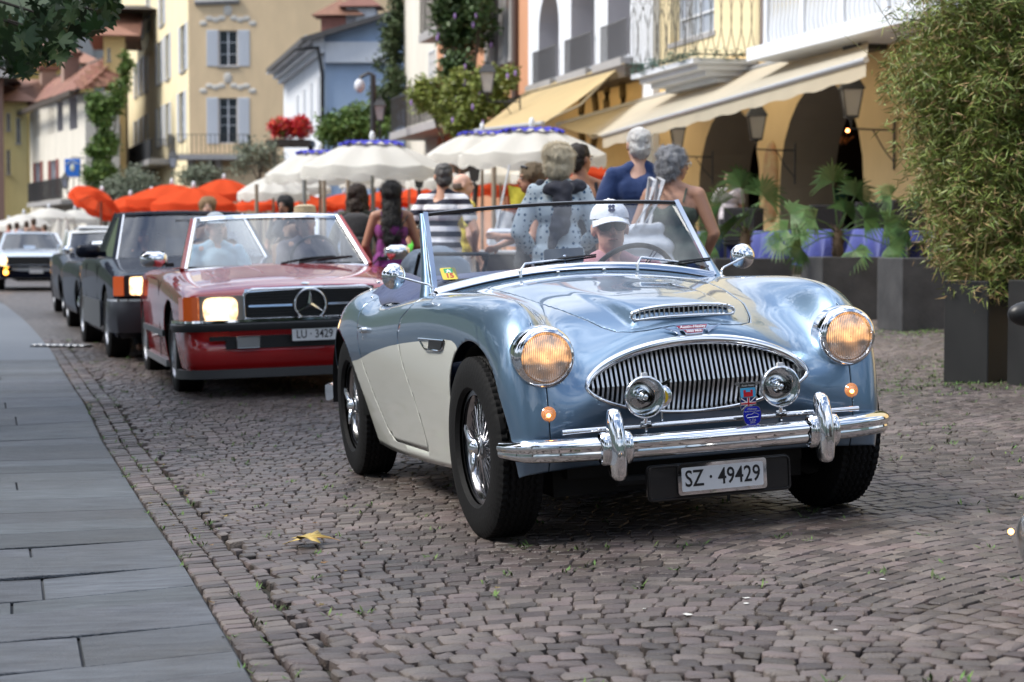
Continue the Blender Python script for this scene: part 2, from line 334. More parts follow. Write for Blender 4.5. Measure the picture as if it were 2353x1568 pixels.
def stones():
    W_, sag, pitch = 2.5, .46, .0735
    k0 = np.array([-.27, 1.0]); k0 /= np.linalg.norm(k0); ux = np.array([k0[1], -k0[0]])
    items = []
    # two kerb courses
    s_tab = []
    for course, (off, wd) in enumerate(((.049, .090), (.144, .090))):
        y = 3.2
        while y < STONE_Y:
            d = rnd.uniform(.060, .090); yy = y+d/2; sl = (kx(yy+.1)-kx(yy-.1))/.2; L = math.hypot(1, sl); t = np.array([sl, 1])/L; nn = np.array([t[1], -t[0]])
            p = np.array([kx(yy), yy])+nn*(off+rnd.uniform(-.004, .004)); items.append((p[0], p[1], math.atan2(nn[1], nn[0])+rnd.uniform(-.04, .04), wd*rnd.uniform(.9, 1.03), d-.009)); y += d/L
    for r in range(-60, 430):
        a = -9+rnd.uniform(0, .08); off = r*pitch
        while a < 11:
            f = (a/W_+.31) % 1; q = 2*f-1; sl_ = -8*sag*q/W_*.5*1.0; th = math.atan(sl_); w = rnd.uniform(.058, .098)*(1 if rnd.random() > .06 else .6); du = w*math.cos(th); u = a+du/2; f = (u/W_+.31) % 1; q = 2*f-1; v = off+sag*(1-q*q); th = math.atan(-4*sag*q/W_)
            a += du; x, y = ux*u+k0*v+np.array([.6, 0])
            if 3.7 < y < STONE_Y and x < .292*y+1.1 and x > kx(y):
                sl = (kx(y+.2)-kx(y-.2))/.4; dk = (x-kx(y))/math.hypot(1, sl)
                if dk-w*.5 < .193 and dk > .206: w = 2*(dk-.191)
                if dk > .206: items.append((x, y, th+math.atan2(ux[1], ux[0])+rnd.uniform(-.04, .04), w-.0042*rnd.uniform(.4, 2.4), pitch*math.cos(th)-.0036*rnd.uniform(.6, 2.0)))
    items.sort(key=lambda q: q[1])
    near = [q for q in items if abs(q[0]) < .275*q[1]+.05 and q[1] > 4.45][:300]; ns = set(near); rest = [q for q in items if q not in ns]
    # near: objects sharing 12 meshes
    var = []
    for i in range(12):
        out = stone_shape(.085, .075, .0085, seed=i+3); g = random.Random(i); tj = np.array([g.uniform(-.0035, .0015) for _ in out]); r0, r1, r2, c = stone_mesh_arrays(out, .03, .006, tj); n = len(out)
        V = list(r0)+list(r1)+list(r2)+[c]; F = []
        for q in (0, n):
            for j in range(n): F.append((q+j, q+(j+1) % n, q+n+(j+1) % n, q+n+j))
        for j in range(n): F.append((2*n+j, 2*n+(j+1) % n, 3*n))
        me = rawmesh(V, F, smooth=True, sharp=50, att=[0.]*len(F)); me.materials.append(SETT); var.append(me)
    for i, (x, y, a, w, d) in enumerate(near):
        o = bpy.data.objects.new('sett', var[rnd.randrange(12)]); COL.objects.link(o); o.parent = road
        o.location = (x, y, gzf(x, y)+rnd.uniform(-.003, .003)); o.rotation_euler = (rnd.uniform(-.03, .03), -TILT*(x > -1.6)+rnd.uniform(-.03, .03), a+(math.pi if rnd.random() < .5 else 0)); o.scale = (w/.085, d/.075, 1)
    # the rest: one mesh
    N = len(rest); A = np.array(rest); X, Y, AN, Wd, D = A.T; Z = gz(X, Y)+nrg.uniform(-.002, .002, N)
    base = np.array([(-.5, -.38), (-.41, -.5), (.41, -.5), (.5, -.38), (.5, .38), (.41, .5), (-.41, .5), (-.5, .38)])
    o2 = base[None]+nrg.uniform(-.035, .035, (N, 8, 2)); ox = o2[..., 0]*Wd[:, None]; oy = o2[..., 1]*D[:, None]; tx = nrg.uniform(-.022, .022, N); ty = nrg.uniform(-.022, .022, N)
    def ring(s, zz):
        lx, ly = ox*s, oy*s; c, sn = np.cos(AN)[:, None], np.sin(AN)[:, None]
        gx, gy = X[:, None]+lx*c-ly*sn, Y[:, None]+lx*sn+ly*c
        return np.stack([gx, gy, Z[:, None]+zz+tx[:, None]*lx+ty[:, None]*ly+TILT*(gx-X[:, None])], 2)
    r0 = ring(1., -.03); r1 = ring(1., -.0045); r2 = ring(.91, nrg.uniform(-.0012, .0006, (N, 8))); V = np.concatenate([r0, r1, r2], 1).reshape(-1, 3)
    j = np.arange(8); jn = (j+1) % 8; q1 = np.stack([j, jn, jn+8, j+8], 1); q2 = q1+8; q3 = np.array([(16, 17, 18, 19), (16, 19, 20, 23), (20, 21, 22, 23)])
    Q = np.concatenate([q1, q2, q3]); F = (Q[None]+(np.arange(N)*24)[:, None, None]).reshape(-1, 4)
    me = fastmesh(V, F, np.repeat(nrg.random(N), len(Q)), smooth=True); me.set_sharp_from_angle(angle=R(38)); me.materials.append(SETT)
    o = link('setts', me, road); tag(o, kind='stuff'); return rest
rest_setts = stones()
# ---- slab pavement beside the quay
SLAB = pm('slab_stone', (.106, .119, .136), .52, oi=.30, var=1., vscale=4.6, vcol=(.036, .042, .052), bump=.7, bscale=75, streak=(1, 4.5, 1))
stain(SLAB)
def pavement():
    ys = list(np.arange(-14, 24, 1.0))+[24, 27, 30, 34, 38, 43, 48, 56, 68, 84, 100, 150]; V = []; F = []
    ts = [0, .6, 1.5, 3, 6, 12, 24]
    for y in ys:
        for t in ts: x = float(kx(y))-t; V.append((x, y, gzf(x, y)-.012*(1-float(sst(17, 17.6, y)))))
    n = len(ts)
    for i in range(len(ys)-1):
        for j in range(n-1): a = i*n+j; F.append((a, a+n, a+n+1, a+1))
    FARS = pm('far_slabs', (.09, .10, .115), .5, var=.7, vscale=.9, vcol=(.05, .057, .07), streak=(.5, 6, 1))
    o = link('pavement', rawmesh(V, F, [2 if ys[k//(n-1)] < 16.5 else 1 for k in range(len(F))]), None, [joint_mat(), FARS, pm('slab_joint', (.05, .053, .058), .9)]); tag(o, kind='structure')
    y = 3.0; g = random.Random(11)
    while y < 17.3:
        d = g.choice([.27, .31, .36, .42]); ym = y+d/2; sl = float(kx(ym+.3)-kx(ym-.3))/.6; L = math.hypot(1, sl); tv = Vector((sl/L, 1/L, 0)); nv = Vector((-tv.y, tv.x, 0))
        t = .004; lim = 1.3+.08*y; first = True
        while t < lim+.6:
            ln = g.uniform(.5, 1.2) if not first else g.uniform(.35, 1.1); first = False
            c = Vector((float(kx(ym)), ym, 0))+nv*(t+ln/2); w, h = ln-.008, d*1.0-.004; bw = .002
            b = MB(); z = gzf(c.x, c.y); pts = []
            for zz, q in ((-.010, 0), (-.0025, 0), (0., bw)):
                for sx_, sy_ in ((-1, -1), (1, -1), (1, 1), (-1, 1)):
                    pp = nv*(sx_*(w/2-q))+tv*(sy_*(h/2-q)); pts.append((pp.x, pp.y, zz+gzf(c.x+pp.x, c.y+pp.y)-z))
            F = [(8, 9, 10, 11)]+[(r*4+i, r*4+(i+1) % 4, r*4+4+(i+1) % 4, r*4+4+i) for r in (0, 1) for i in range(4)]
            F = [f[::-1] for f in F]
            b.add(pts, F); q = b.build('slab', SLAB, o, loc=(c.x, c.y, z+g.uniform(-.0008, .0008))); t += ln
        y += d/L
    return o
pave = pavement()
# ---- weeds in the joints
def leafblades(cs, n_each, size, name, mat, parent=None, up=.9, width=.25, spread=.03, kind=None):
    V = []; A = []
    cs = np.array(cs); N = len(cs)*n_each; c = np.repeat(cs, n_each, 0)+nrg.normal(0, spread, (N, 3))*np.array([1, 1, .1])
    a = nrg.uniform(0, 2*np.pi, N); L = size*nrg.uniform(.5, 1.4, N); el = nrg.uniform(up-.6, up+.3, N)
    d = np.stack([np.cos(a)*np.cos(el), np.sin(a)*np.cos(el), np.sin(el)], 1)*L[:, None]; s = np.stack([-np.sin(a), np.cos(a), 0*a], 1)*(L*width)[:, None]
    V = np.stack([c, c+d*.5+s*.5, c+d, c+d*.5-s*.5], 1).reshape(-1, 3); F = np.arange(N*4).reshape(-1, 4)
    me = fastmesh(V, F, nrg.random(N)); me.materials.append(mat); o = link(name, me, parent)
    if kind: tag(o, kind=kind)
    return o
WEED = pm('weed_green', (.07, .13, .025), .7, attr=.5)
wp = []
for _ in range(1300):
    q = rest_setts[rnd.randrange(len(rest_setts))]; x = q[0]+q[3]*.5; y = q[1]+q[4]*.4; wp.append((x, y, gzf(x, y)-.004))
for bx, by, nn in ((3.0, 12.4, 130), (3.5, 11.9, 60), (3.9, 18.2, 120), (2.9, 13.6, 60), (2.4, 12.2, 80)):
    for _ in range(nn): x = bx+rnd.gauss(0, .3); y = by+rnd.gauss(0, .35); wp.append((x, y, gzf(x, y)-.004))
for _ in range(70):
    y = rnd.uniform(4.5, 14); x = float(kx(y))+rnd.choice((.008, .10, .196)); wp.append((x, y, gzf(x, y)-.006))
tag(leafblades(wp, 8, .027, 'weeds', WEED, spread=.015, up=.7), kind='stuff')

# ---- quay edge, lake and far shore (out of view, added for the paint and chrome to mirror)
def lake():
    V = [(-400, -400, -1.6), (60, -400, -1.6), (60, -30, -1.6), (-13, -30, -1.6), (-22, 40, -1.6), (-60, 110, -1.6), (-400, 200, -1.6)]
    o = link('lake', rawmesh(V, [tuple(range(7))], smooth=False), None, [pm('lake_water', (.03, .06, .08), .08, bump=.4, bscale=.9)]); tag(o, kind='structure')
    V = []; F = []; n = 90
    for i in range(n):
        a = R(95)+R(262)*i/(n-1); r = 520; h = 110+75*mn.noise(Vector((i*.13, 0, 1)))+18*mn.noise(Vector((i*.6, 3, 1)))
        for k, (rr, hh) in enumerate(((0, -3), (30, 8), (120, h*.6), (230, h))): V.append(((r+rr)*math.cos(a), (r+rr)*math.sin(a), max(-3, hh)))
    for i in range(n-1):
        for k in range(3): q = i*4+k; F.append((q, q+4, q+5, q+1))
    o = link('far_shore', rawmesh(V, F), None, [pm('shore_green', (.035, .06, .05), .95, var=.8, vscale=.03, vcol=(.02, .03, .03))]); tag(o, kind='structure')
    V = [(-13, -30, -.35), (60, -30, -.35), (60, -14, -.05), (5.6, -14, -.05), (4, -14, -.04)]
lake()
# ---------------------------------------------------------------- lofted car bodies that are cut along implicit outlines
def bmat(n, us):
    B = np.zeros((len(us), n+2)); i = np.minimum(us.astype(int), n-2); t = us-i
    w = np.stack([(1-t)**3/6, (3*t**3-6*t**2+4)/6, (-3*t**3+3*t**2+3*t+1)/6, t**3/6], 1)
    for k in range(4): B[np.arange(len(us)), i+k] += w[:, k]
    return B
def loft(cage, nu, nv, alpha=.6, disp=None):
    """half-body cage (rows nose->tail, columns centre->sill) -> full mesh by uniform cubic B-splines"""
    C = np.array(cage, float); R_, K, _ = C.shape
    def pad(C):
        a = 2*C[:1]-C[1:2]; b = 2*C[-1:]-C[-2:-1]; C = np.concatenate([a, C, b]); m = C[:, 1:2]*np.array([1, -1, 1]); e = 2*C[:, -1:]-C[:, -2:-1]
        return np.concatenate([m, C, e], 1)
    D = C.copy()
    for _ in range(2):
        Q = pad(D); A = (Q[:-2]+4*Q[1:-1]+Q[2:])/6; A = (A[:, :-2]+4*A[:, 1:-1]+A[:, 2:])/6; D = D+alpha*(C-A)
    D[:, 0, 1] = 0; Q = pad(D)
    us = np.linspace(0, R_-1, nu); vs = np.linspace(0, K-1, nv)
    Sx = np.einsum('ui,ijk,vj->uvk', bmat(R_, us), Q, bmat(K, vs)); Sx[:, 0, 1] = 0
    if disp: Sx = disp(Sx)
    M = Sx[:, :0:-1]*np.array([1, -1, 1]); G = np.concatenate([M, Sx], 1); n = G.shape[1]
    idx = np.arange(nu*n).reshape(nu, n); F = np.stack([idx[:-1, :-1], idx[1:, :-1], idx[1:, 1:], idx[:-1, 1:]], 2).reshape(-1, 4)
    return G.reshape(-1, 3), [tuple(f) for f in F.tolist()], Sx
def clip(V, F, fun):
    """keep the side of the surface where fun(V) > 0"""
    f = fun(V); V = [tuple(v) for v in V]; out = []; cache = {}; fl = f.tolist()
    for F_ in F:
        s = [fl[i] > 0 for i in F_]
        if all(s): out.append(F_); continue
        if not any(s): continue
        q = []
        n = len(F_)
        for k in range(n):
            a, b = F_[k], F_[(k+1) % n]
            if s[k]: q.append(a)
            if s[k] != s[(k+1) % n]:
                key = (a, b) if a < b else (b, a)
                if key not in cache:
                    t = fl[key[0]]/(fl[key[0]]-fl[key[1]]); va, vb = V[key[0]], V[key[1]]; V.append(tuple(va[j]+(vb[j]-va[j])*t for j in range(3))); cache[key] = len(V)-1
                q.append(cache[key])
        q2 = [q[i] for i in range(len(q)) if q[i] != q[i-1]]
        if len(q2) >= 3: out.append(tuple(q2))
    return compact(np.array(V), out)
def compact(V, F):
    u = sorted({i for f in F for i in f}); mp = {a: i for i, a in enumerate(u)}
    return V[u] if len(u) else V[:0], [tuple(mp[i] for i in f) for f in F]
def join(A, B):
    k = len(A[0]); return np.concatenate([A[0], B[0]]), list(A[1])+[tuple(i+k for i in f) for f in B[1]]
def groove(V, F, s, w, mask):
    c = np.array([np.mean([V[i] for i in f], 0) for f in F]); mk = mask(c) & (np.abs(s(c)) < .06)
    A = [f for f, m in zip(F, mk) if not m]; B = [f for f, m in zip(F, mk) if m]
    if not B: return V, F
    VB, FB = compact(V, B); p = clip(VB, FB, lambda q: s(q)-w); n = clip(VB, FB, lambda q: -s(q)-w)
    r = compact(V, A); r = join(r, p) if len(p[1]) else r; return join(r, n) if len(n[1]) else r
def polydist(poly):
    """signed distance to a closed 2-D outline, positive inside"""
    Pn = np.array(poly, float)
    def f(x, y):
        q = np.stack([x, y], 1); d = np.full(len(q), 1e9); ins = np.zeros(len(q), bool)
        for i in range(len(Pn)):
            a = Pn[i]; b = Pn[(i+1) % len(Pn)]; e = b-a; w = q-a; t = np.clip((w@e)/(e@e), 0, 1); d = np.minimum(d, np.linalg.norm(w-t[:, None]*e, axis=1))
            c = ((a[1] > q[:, 1]) != (b[1] > q[:, 1])) & (q[:, 0] < (b[0]-a[0])*(q[:, 1]-a[1])/((b[1]-a[1]) if b[1] != a[1] else 1e-9)+a[0]); ins ^= c
        return np.where(ins, d, -d)
    return f
def rounded(poly, r=.06, n=5):
    out = []
    for i in range(len(poly)):
        a, p, b = np.array(poly[i-1], float), np.array(poly[i], float), np.array(poly[(i+1) % len(poly)], float)
        u = a-p; v = b-p; rr = min(r, np.linalg.norm(u)/2, np.linalg.norm(v)/2); s = p+u/np.linalg.norm(u)*rr; e = p+v/np.linalg.norm(v)*rr
        for k in range(n+1): t = k/n; out.append(tuple((1-t)**2*s+2*t*(1-t)*p+t*t*e))
    return out
def panel(name, VF, mats, parent, tone=None, thick=.004, sharp=35, label=None):
    V, F = VF
    if tone is not None:
        a = clip(V, F, lambda q: -tone(q)); b = clip(V, F, tone); na = len(a[1]); V, F = join(a, b) if len(b[1]) else a; MI = [0]*na+[1]*len(b[1])
    else: MI = None
    import bmesh
    me = rawmesh(V, F, MI, smooth=True); bm = bmesh.new(); bm.from_mesh(me); bmesh.ops.remove_doubles(bm, verts=bm.verts, dist=.0002); bm.to_mesh(me); bm.free()
    me.set_sharp_from_angle(angle=R(sharp)); o = link(name, me, parent, mats)
    if thick:
        s = o.modifiers.new('s', 'SOLIDIFY'); s.thickness = thick; s.offset = -1; s.use_even_offset = False; s.use_quality_normals = False
    if label: o['label'] = label
    return o
def place_car(root, x, y, yaw, tilt=0., z=0.):
    c, s = math.cos(yaw), math.sin(yaw); ca, sa = math.cos(tilt), math.sin(tilt)
    M = Matrix(((s*ca, c*ca, -sa, x*ca), (-c, s, 0, y), (s*sa, c*sa, ca, x*sa+z), (0, 0, 0, 1))); root.matrix_world = M
def glow(name, col, s, coat=1.): return pm(name, col, .15, coat=coat, emit=col, estr=s)
def lens_mat(name, base, e, s, ribs=260., strength=.6, zone=False):
    """ribbed lamp glass over a lit bowl: bands, a hot centre and, for round lamps, a dimmer lower part"""
    if name in MC: return MC[name]
    m = pm(name, base, .16, .65 if zone else 0., coat=1., emit=e, estr=s); nt = m.node_tree; n = nt.nodes; l = nt.links; b = n['Principled BSDF']
    def mth(op, a, b_=None, c=None):
        q = n.new('ShaderNodeMath'); q.operation = op
        for i, v in enumerate((a, b_, c)):
            if v is None: continue
            if hasattr(v, 'links'): l.new(v, q.inputs[i])
            else: q.inputs[i].default_value = v
        return q.outputs[0]
    tc = n.new('ShaderNodeTexCoord'); w = n.new('ShaderNodeTexWave'); w.bands_direction = 'Y'; w.inputs['Scale'].default_value = ribs/6.28; l.new(tc.outputs['Object'], w.inputs['Vector'])
    nz = n.new('ShaderNodeTexNoise'); nz.inputs['Scale'].default_value = 26; nz.inputs['Detail'].default_value = 3; l.new(tc.outputs['Object'], nz.inputs['Vector']); sx = n.new('ShaderNodeSeparateXYZ'); l.new(tc.outputs['Object'], sx.inputs[0]); Y, Z = sx.outputs['Y'], sx.outputs['Z']
    rib = mth('MULTIPLY_ADD', w.outputs['Fac'], .75, .25); v = mth('MULTIPLY', rib, mth('MULTIPLY_ADD', nz.outputs['Fac'], 3.6, -1.0))
    r2 = mth('ADD', mth('MULTIPLY', Y, Y), mth('MULTIPLY', Z, Z)); hot = mth('POWER', 2.718, mth('MULTIPLY', r2, -1500. if zone else -160.))
    if zone:
        up = n.new('ShaderNodeMapRange'); up.inputs['From Min'].default_value = -.022; up.inputs['From Max'].default_value = -.012; up.inputs['To Min'].default_value = .14; l.new(Z, up.inputs['Value']); v = mth('MULTIPLY', v, up.outputs[0]); v = mth('ADD', v, mth('MULTIPLY', hot, .55))
    else: v = mth('ADD', mth('MULTIPLY', v, .8), mth('MULTIPLY', hot, 1.1))
    l.new(mth('MULTIPLY', mth('MAXIMUM', v, .02), s), b.inputs['Emission Strength'])
    bp = n.new('ShaderNodeBump'); bp.inputs['Strength'].default_value = strength; bp.inputs['Distance'].default_value = .002; l.new(w.outputs['Fac'], bp.inputs['Height']); l.new(bp.outputs[0], b.inputs['Normal']); return m
# tyre and wheels ------------------------------------------------
def tyre_mesh(Rr, rim, w, tread=True, nt=220):
    hw = w/2; pr = [(rim, -hw*.78), (rim+.012, -hw*.95), (rim+(Rr-rim)*.45, -hw), (rim+(Rr-rim)*.8, -hw*.93), (Rr-.008, -hw*.84)]
    inner = [(Rr-.0025*(abs(t)*1.0), t*hw*.80) for t in np.linspace(-1, 1, 37 if tread else 9)]
    pr = pr+inner+[(r, -y) for r, y in pr[::-1]]; n = len(pr); A = np.array(pr)
    th = np.arange(nt)*2*np.pi/nt; Rg = np.repeat(A[:, :1].T, nt, 0); Yg = np.repeat(A[:, 1:].T, nt, 0)
    if tread:
        N = 55; tri = np.abs(((th*N/(2*np.pi)) % 1)*2-1)[:, None]
        for yk in (-.52, -.26, 0, .26, .52):
            d = np.abs(Yg/hw-yk-(tri-.5)*.10); m = (np.abs(Yg) < hw*.82) & (Rg > Rr-.004); Rg = np.where(m & (d < .035), Rg-.008, Rg)
        sh = (np.abs(Yg) > hw*.62) & (np.abs(Yg) < hw*.86) & (Rg > Rr-.012); ph = ((th*75/(2*np.pi)) % 1)[:, None]; Rg = np.where(sh & (ph < .3), Rg-.006, Rg)
    V = np.stack([Rg*np.sin(th)[:, None], Yg, Rg*np.cos(th)[:, None]], 2).reshape(-1, 3); idx = np.arange(nt*n).reshape(nt, n); j = np.roll(idx, -1, 0)
    F = np.stack([idx[:, :-1], idx[:, 1:], j[:, 1:], j[:, :-1]], 2).reshape(-1, 4)
    me = fastmesh(V, F, smooth=True); me.set_sharp_from_angle(angle=R(40)); me.materials.append(RUB); return me
def wire_wheel(parent, side, tm, steer=0., loc=(0, 0, 0)):
    """wheel part; outer face looks along -Y for the right side, +Y for the left"""
    w = empty('wheel', loc, 0); w.parent = parent; w.rotation_euler = (0, 0, (0 if side < 0 else math.pi)+steer)
    link('tyre', tm, w)
    b = MB(); b.lathe([(.190, -.064), (.212, -.066), (.214, -.058), (.196, -.050), (.186, -.030), (.180, 0), (.186, .03), (.2, .055), (.212, .06)], 64, axis='y', cap=False); b.build('rim', pm('rim_metal', (.36, .36, .37), .16, 1.), w, smooth=40)
    b = MB()
    for k in range(36):
        a = 2*math.pi*k/36
        for (rh, yh, rr, yr, tw) in ((.040, -.052, .187, -.036, .24), (.040, -.052, .187, -.030, -.24)):
            a1 = a+tw*(1 if k % 2 else -1); b.cyl((rh*math.sin(a), yh+.006*(k % 2), rh*math.cos(a)), (rr*math.sin(a1*1.0), yr+.01*(k % 2), rr*math.cos(a1)), .0019, n=5, cap=False)
        b.cyl((.040*math.sin(a), .02, .040*math.cos(a)), (.182*math.sin(a+.2), .01, .182*math.cos(a+.2)), .0019, n=5, cap=False)
    b.build('spokes', pm('spoke_metal', (.62, .62, .64), .14, 1.), w, smooth=60)
    b = MB(); b.lathe([(.055, .05), (.056, 0), (.044, -.045), (.046, -.06), (.036, -.066)], 24, axis='y'); b.build('hub', DCHROME, w, smooth=40)
    b = MB(); b.lathe([(.034, -.062), (.036, -.078), (.026, -.092), (.010, -.098), (0.0005, -.1)], 20, axis='y')
    for s in (1, -1):
        b.tube([(s*.02, -.080, 0), (s*.045, -.088, s*.012), (s*.075, -.096, s*.004), (s*.088, -.098, s*-.006)], [.013, .011, .008, .004], 8)
    o = b.build('knock_off_nut', CHROME, w, smooth=50); o.rotation_euler = (0, R(68), 0)
    b = MB(); b.lathe([(.13, .03), (.13, .05), (.198, .052), (.204, .064), (.205, .072), (.02, .074)], 36, axis='y'); b.build('brake_drum', BLK, w, smooth=40)
    return w
# ================================================================ the pale blue and ivory roadster
def roadster():
    t = empty('roadster_car', (0, 0, 0), 0, 'pale metallic blue and ivory open vintage roadster leading the cars, headlamps lit', 'car')
    BLUE = pm('metallic_blue_paint', (.145, .235, .345), .33, .78, coat=1., var=.12, vscale=900, vcol=(.21, .30, .42), coatior=1.65)
    IVORY = pm('ivory_paint', (.61, .62, .57), .35, coat=1., coatior=1.6)
    r = []
    r.append([(.50, 0, .27), (.50, .12, .27), (.50, .24, .27), (.50, .34, .27), (.51, .42, .27), (.53, .48, .27), (.555, .53, .27), (.575, .58, .27), (.585, .62, .268), (.582, .648, .265), (.56, .668, .255), (.53, .672, .245), (.50, .668, .235), (.47, .65, .22)])
    r.append([(.53, 0, .36), (.53, .12, .36), (.535, .24, .36), (.545, .34, .36), (.565, .42, .36), (.583, .48, .36), (.598, .53, .36), (.606, .58, .36), (.604, .625, .358), (.592, .655, .35), (.568, .677, .335), (.535, .684, .31), (.51, .678, .275), (.48, .655, .23)])
    r.append([(.555, 0, .46), (.555, .12, .46), (.56, .24, .46), (.568, .34, .46), (.582, .42, .46), (.594, .48, .46), (.602, .53, .46), (.604, .58, .46), (.598, .628, .458), (.582, .664, .452), (.556, .688, .43), (.525, .697, .38), (.505, .687, .31), (.485, .655, .235)])
    r.append([(.565, 0, .565), (.565, .12, .565), (.57, .24, .56), (.572, .34, .555), (.57, .42, .55), (.577, .48, .55), (.588, .53, .555), (.592, .58, .56), (.584, .63, .56), (.566, .670, .555), (.538, .696, .53), (.505, .704, .45), (.485, .692, .35), (.47, .655, .24)])
    r.append([(.535, 0, .672), (.535, .12, .670), (.535, .24, .655), (.525, .34, .635), (.505, .42, .622), (.52, .48, .64), (.552, .53, .658), (.568, .58, .664), (.560, .632, .662), (.540, .675, .650), (.508, .700, .61), (.475, .708, .50), (.45, .695, .37), (.43, .655, .24)])
    r.append([(.508, 0, .728), (.505, .12, .724), (.49, .24, .706), (.465, .34, .682), (.445, .42, .668), (.455, .48, .69), (.485, .53, .735), (.508, .58, .762), (.502, .63, .752), (.482, .675, .715), (.448, .702, .64), (.41, .708, .51), (.38, .695, .37), (.36, .655, .24)])
    r.append([(.425, 0, .766), (.42, .12, .761), (.40, .24, .745), (.37, .34, .722), (.35, .42, .715), (.36, .48, .745), (.385, .53, .797), (.405, .58, .832), (.397, .632, .815), (.376, .682, .775), (.345, .708, .69), (.31, .709, .54), (.29, .692, .38), (.28, .653, .23)])
    r.append([(.25, 0, .808), (.25, .12, .804), (.25, .24, .790), (.25, .34, .772), (.25, .42, .766), (.25, .48, .788), (.25, .53, .832), (.25, .58, .858), (.25, .632, .848), (.25, .688, .810), (.25, .714, .71), (.25, .710, .55), (.25, .69, .38), (.25, .65, .22)])
    def st(x, zc, zs): return [(x, y, z) for y, z in zip((0, .12, .24, .34, .42, .48, .53, .58), zc)]+[(x, y, z) for y, z in zs]
    r.append(st(.05, (.842, .838, .826, .810, .806, .822, .852, .870), ((.636, .866), (.697, .830), (.720, .72), (.714, .56), (.690, .39), (.648, .21))))
    r.append(st(-.20, (.874, .870, .861, .848, .840, .846, .862, .873), ((.644, .869), (.710, .838), (.732, .74), (.725, .58), (.696, .40), (.652, .20))))
    r.append(st(-.45, (.900, .897, .889, .878, .868, .862, .866, .871), ((.652, .866), (.721, .836), (.744, .745), (.737, .59), (.703, .41), (.656, .19))))
    r.append(st(-.72, (.922, .919, .910, .898, .886, .877, .872, .869), ((.658, .860), (.730, .824), (.754, .742), (.749, .60), (.713, .42), (.661, .18))))
    r.append(st(-1.0, (.925, .920, .912, .900, .885, .872, .864, .856), ((.664, .842), (.736, .806), (.761, .735), (.758, .60), (.720, .42), (.666, .175))))
    r.append(st(-1.28, (.91, .905, .898, .888, .872, .856, .846, .838), ((.667, .822), (.740, .788), (.765, .718), (.762, .60), (.724, .41), (.669, .17))))
    r.append(st(-1.5, (.905, .90, .895, .885, .872, .862, .852, .842), ((.668, .824), (.744, .790), (.769, .717), (.766, .60), (.728, .41), (.670, .17))))
    r.append(st(-1.75, (.905, .902, .897, .892, .888, .890, .892, .892), ((.670, .876), (.747, .826), (.772, .732), (.771, .60), (.736, .41), (.672, .18))))
    r.append(st(-2.02, (.885, .882, .878, .874, .872, .876, .878, .874), ((.668, .854), (.745, .802), (.772, .708), (.770, .59), (.742, .42), (.678, .20))))
    r.append(st(-2.28, (.845, .842, .838, .832, .828, .826, .820, .806), ((.655, .782), (.722, .728), (.750, .652), (.751, .555), (.728, .45), (.690, .31))))
    r.append(st(-2.50, (.785, .782, .776, .768, .760, .750, .740, .722), ((.625, .698), (.672, .654), (.700, .590), (.706, .505), (.692, .43), (.655, .34))))
    r.append([(-2.68, y, z) for y, z in ((0, .70), (.12, .695), (.24, .688), (.34, .678), (.42, .668), (.48, .655), (.52, .64), (.55, .62), (.585, .60), (.615, .565), (.632, .52), (.634, .46), (.62, .39), (.59, .32))])
    r.append([(-2.80, y, z) for y, z in ((0, .55), (.12, .55), (.24, .545), (.34, .54), (.40, .53), (.45, .52), (.48, .51), (.50, .50), (.52, .49), (.53, .47), (.54, .44), (.545, .41), (.54, .38), (.52, .34))])
    r.append([(-2.78, y*.95, z*.7) for _, y, z in r[-1]])
    def sc(x, y):
        t = np.clip((.455-x)/.75, 0, 1); w = .185+.03*np.clip((.45-x)/.4, 0, 1); h = .036*(1-sst(.0, 1.0, t))*(x < .470); h = h*(1-sst(.44, .468, x)); return h*(1-sst(w-.03, w+.022, np.abs(y)))
    def disp(G): G[..., 2] += sc(G[..., 0], G[..., 1]); return G
    V, F, half = loft(r, 300, 132, disp=disp)
    def arch(cx, rr, cz): return lambda q: np.sqrt((q[:, 0]-cx)**2+np.maximum(q[:, 2]-cz, 0)**2)-rr
    V, F = clip(V, F, lambda q: np.where(np.abs(q[:, 1]) > .40, np.maximum(arch(.175, .386, .33)(q), .640-np.abs(q[:, 1])), 1)); V, F = clip(V, F, lambda q: np.where(np.abs(q[:, 1]) > .40, arch(-2.105, .372, .32)(q), 1))
    V, F = clip(V, F, lambda q: np.where(q[:, 2] > .70, ((np.abs((q[:, 0]+1.235)/.475))**5+(np.abs(q[:, 1]/.640))**5-1)*.12, 1))
    def gz_(y, up):
        k = np.clip(1-(np.abs(y)/.418)**2, 1e-6, 1)**.62; return .548+(.140 if up else -.113)*k
    V, F = clip(V, F, lambda q: np.where(q[:, 0] > .42, np.maximum(np.maximum(q[:, 2]-gz_(q[:, 1], True), gz_(q[:, 1], False)-q[:, 2]), np.abs(q[:, 1])-.418), 1))
    zt = lambda x: np.interp(x, [-3.2, -2.3, -1.66, -1.34, -1.0, -.76, -.40, -.16, -.06, -.01, .02, .035], [.47, .51, .572, .62, .657, .677, .700, .711, .710, .700, .680, .64])
    tone = lambda q: np.where((np.abs(q[:, 1]) > .5), np.minimum(zt(q[:, 0])-q[:, 2], (.035-q[:, 0])*1.), -1)
    seam = lambda q: np.abs(q[:, 1])-.580-.02*sst(.35, .6, q[:, 0])*0
    V, F = groove(V, F, seam, .0019, lambda c: (c[:, 2] > .745) & (c[:, 0] > -.74) & (np.abs(c[:, 1]) > .5))
    V, F = groove(V, F, lambda q: np.abs(q[:, 1])-.566, .0017, lambda c: (c[:, 2] < .60) & (c[:, 0] > .45) & (np.abs(c[:, 1]) > .5))
